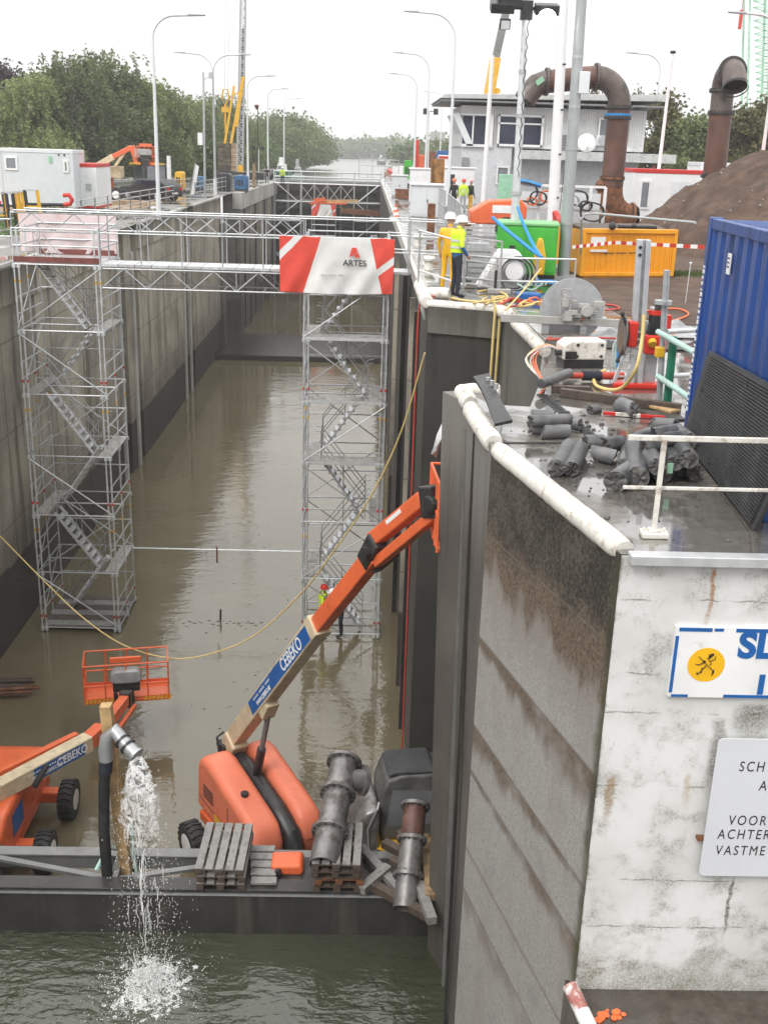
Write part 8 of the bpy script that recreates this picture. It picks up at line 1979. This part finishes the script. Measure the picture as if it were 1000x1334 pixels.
machine_box('pump_unit', 'green pump unit standing right of the parked car on the left quay', 'pump', 190, 212, 219, 246, 82, m_green)
machine_box('site_tank', 'blue tank behind the railing before the birches', 'tank', 252, 266, 230, 240, 97, M('dull blue', (.05,.13,.24), .5, 0, .2))
machine_box('site_tank', 'long blue container unit under the crane mast', 'tank', 305, 322, 229, 240, 98, M('faded blue', (.03,.11,.25), .5, 0, .2))
machine_box('digger', 'small yellow machine between the first lamp post and the white marker post', 'machine', 228, 238, 224, 236, 92, m_yellow)
machine_box('equipment_box', 'dark equipment box in front of the crane counterweight', 'box', 282, 300, 226, 244, 100, m_blackm)
machine_box('bin', 'small green bin beside the lamp post on the right bank', 'bin', 526, 537, 209, 222, 110, m_green)
cn = thing('traffic_cone', 'orange traffic cone on the right walkway next to another one', 'cone', (PY(515,268,60).x,60,0), 0, 'traffic cones')
g = MB(); g.lathe([(.16,0),(.03,.5)], n=12); g.build('cone_body', m_orange, cn, True); g = MB(); g.b2((-.2,-.2,0),(.2,.2,.04)); g.build('base', m_blackm, cn); g = MB(); g.lathe([(.115,.2),(.08,.34)], n=12); g.build('white_band', m_white, cn, True)
dup(cn, (PY(517,275,55).x,55,0), 0, 'orange traffic cone nearest the walkway gate on the right bank')
fl_ = thing('flag', 'white beach flag leaning among the railings on the left quay', 'flag', (PY(247,246,84).x,84,ZL))
g = MB(); g.prism([(0,.2),(.35,.3),(.75,2.3),(.45,2.5),(.25,1.5)], 'y', 0, .02); g.build('cloth', m_bwht, fl_); g = MB(); g.tube((0,0,0), (.5,0,2.5), .03, 6); g.build('pole', m_galv, fl_)
g = MB(); p = PY(331,230,108); g.b2((p.x-.15,108,ZL), (p.x+.15,108.2,p.z+1.2)); tag(g.build('timber_post', m_wood, None), 'brown timber post on the left coping near the far people', 'post')

# ------------------------------------------------------------------ boats and the far right bank
def boat(label, px0, px1, py, y, hull, house, zw=-1.7):
    a, b_ = PY(px0,py,y), PY(px1,py,y); L_ = b_.x-a.x; t = thing('moored_boat', label, 'boat', (a.x,y,zw))
    n = 14; g = MB(); vs = []
    for i in range(n+1):
        u = i/n; w = 2.4*math.sin(PI*min(1,.12+u*.8))**.5; sh = .25*(u-.5)**2*4
        for s_, z in ((-1,1.3+sh),(-1,-.2),(1,-.2),(1,1.3+sh)): vs.append((u*L_, s_*w*(1 if z > 0 else .8), z))
    g.add(vs, [(k*4+i, k*4+(i+1) % 4, k*4+4+(i+1) % 4, k*4+4+i) for k in range(n) for i in range(4)]+[(0,1,2,3),(n*4+3,n*4+2,n*4+1,n*4)]); g.build('hull', hull, t)
    g = MB(); g.prism([(L_*.2,1.35),(L_*.75,1.35),(L_*.7,2.5),(L_*.25,2.6)], 'y', -1.5, 1.5); g.prism([(L_*.3,2.5),(L_*.55,2.5),(L_*.52,3.5),(L_*.33,3.5)], 'y', -1.2, 1.2); hs_ = g.build('wheelhouse', house, t, bevel=.05)
    for k in range(4): g = MB(); x = L_*(.28+k*.1); g.b2((x,-1.54,1.8), (x+L_*.06,-1.48,2.25)); g.build('window', m_glass, hs_)
    return t
boat('white moored boat with dark green hull under the canal wood', 357, 379, 212, 175, m_dgreen, m_white)
boat('tiny grey boat moored far down the canal on the right', 491, 503, 205, 420, m_gsteel, m_cpanel)
boat('small flat green boat moored at the left end of the gate', 381, 396, 221, 150, m_lgreen, m_galv)
bg = thing('barge', 'long red and white barge moored along the right bank', 'barge', (PY(506,214,150).x,150,-1.7))
g = MB(); g.prism([(0,0),(6,0),(6,1.8),(0,1.8)], 'y', 0, 30); g.build('hull', m_rust, bg, bevel=.2); g = MB(); [g.b2((.6+k*1.9,.5,1.8), (2.1+k*1.9,4,3.0)) for k in range(3)]; g.build('deckhouse', m_white, bg); g = MB(); g.b2((.4,4,1.8), (5.6,28,2.3)); g.build('hatch_cover', m_red, bg)
for i, (nm, lb, cat, px0, px1, py0, py1, y, m_) in enumerate((('shipping_container','dark red container standing far right of the walkway','container',555,568,197,212,120,m_rust), ('shipping_container','blue container half behind the nearest right bank lamp','container',569,596,197,203,125,m_blue), ('site_cabin','long white cabin with red roof band beyond the meter box','cabin',571,604,203,216,118,m_cpanel2), ('shipping_container','bright red container before the control building door','container',590,616,209,221,84,m_redo), ('digger','orange machine beside the third right bank lamp post','machine',541,553,202,213,125,m_orange), ('silo','far beige silo block above the trees of the right bank','building',560,580,172,192,330,m_concl))):
    a, b_ = PY(px0,py1,y), PY(px1,py0,y); t = thing(nm, lb, cat, (a.x,y,0)); z0 = max(0,a.z-.3) if y > 300 else 0; w = b_.x-a.x
    g = MB(); g.prism([(0,0),(w,0),(w,b_.z-.25),(w*.97,b_.z),(w*.03,b_.z),(0,b_.z-.25)], 'y', 0, 2.5); g.build('shell', m_, t, bevel=.04)
    g = MB(); g.b2((-.02,-.03,b_.z-.35), (w+.02,.0,b_.z-.1)); g.build('top_band', m_red if 'cabin' in nm else m_, t)
g = MB(); p = PY(543,200,125); g.tube((p.x,125,0), (p.x,125,PY(543,182,125).z), .2, 8); tag(g.build('striped_post', m_redo, None), 'red and white marker post over the orange machine on the right bank', 'post')
sgn = PY(608,216,83); g = MB(); g.b2((sgn.x-.7,83,sgn.z-.05), (sgn.x+.8,83.1,sgn.z+.3)); tag(g.build('sign_board', m_white, None), 'small white sign board on the bright red container', 'sign')
# clutter on the far walkway
rr_ = random.Random(77)
for k in range(14):
    y = 60+k*4.5; x = 2.6+rr_.uniform(0,2.0)+k*.05; s_ = rr_.uniform(.25,.55)
    m_ = (m_galv,m_orange,m_white,m_blackm,m_rust,m_cpanel)[k % 6]; cn_ = ('grey','orange','white','black','rusty','pale')[k % 6]
    t = thing('equipment_crate', '%s crate on the far right walkway, %s' % (cn_, 'nearer of its colour' if k < 6 else 'second of its colour away from the recess' if k < 12 else 'farthest of its colour'), 'crate', (x,y,0), rr_.uniform(-.4,.4), 'crates along the far walkway')
    g = MB(); g.b2((-s_,-s_*.7,.05), (s_,s_*.7,s_*1.3)); g.build('crate_body', m_, t, bevel=.03); g = MB(); g.b2((-s_-.02,-s_*.72,s_*1.1), (s_+.02,s_*.72,s_*1.34)); g.build('lid', m_, t)
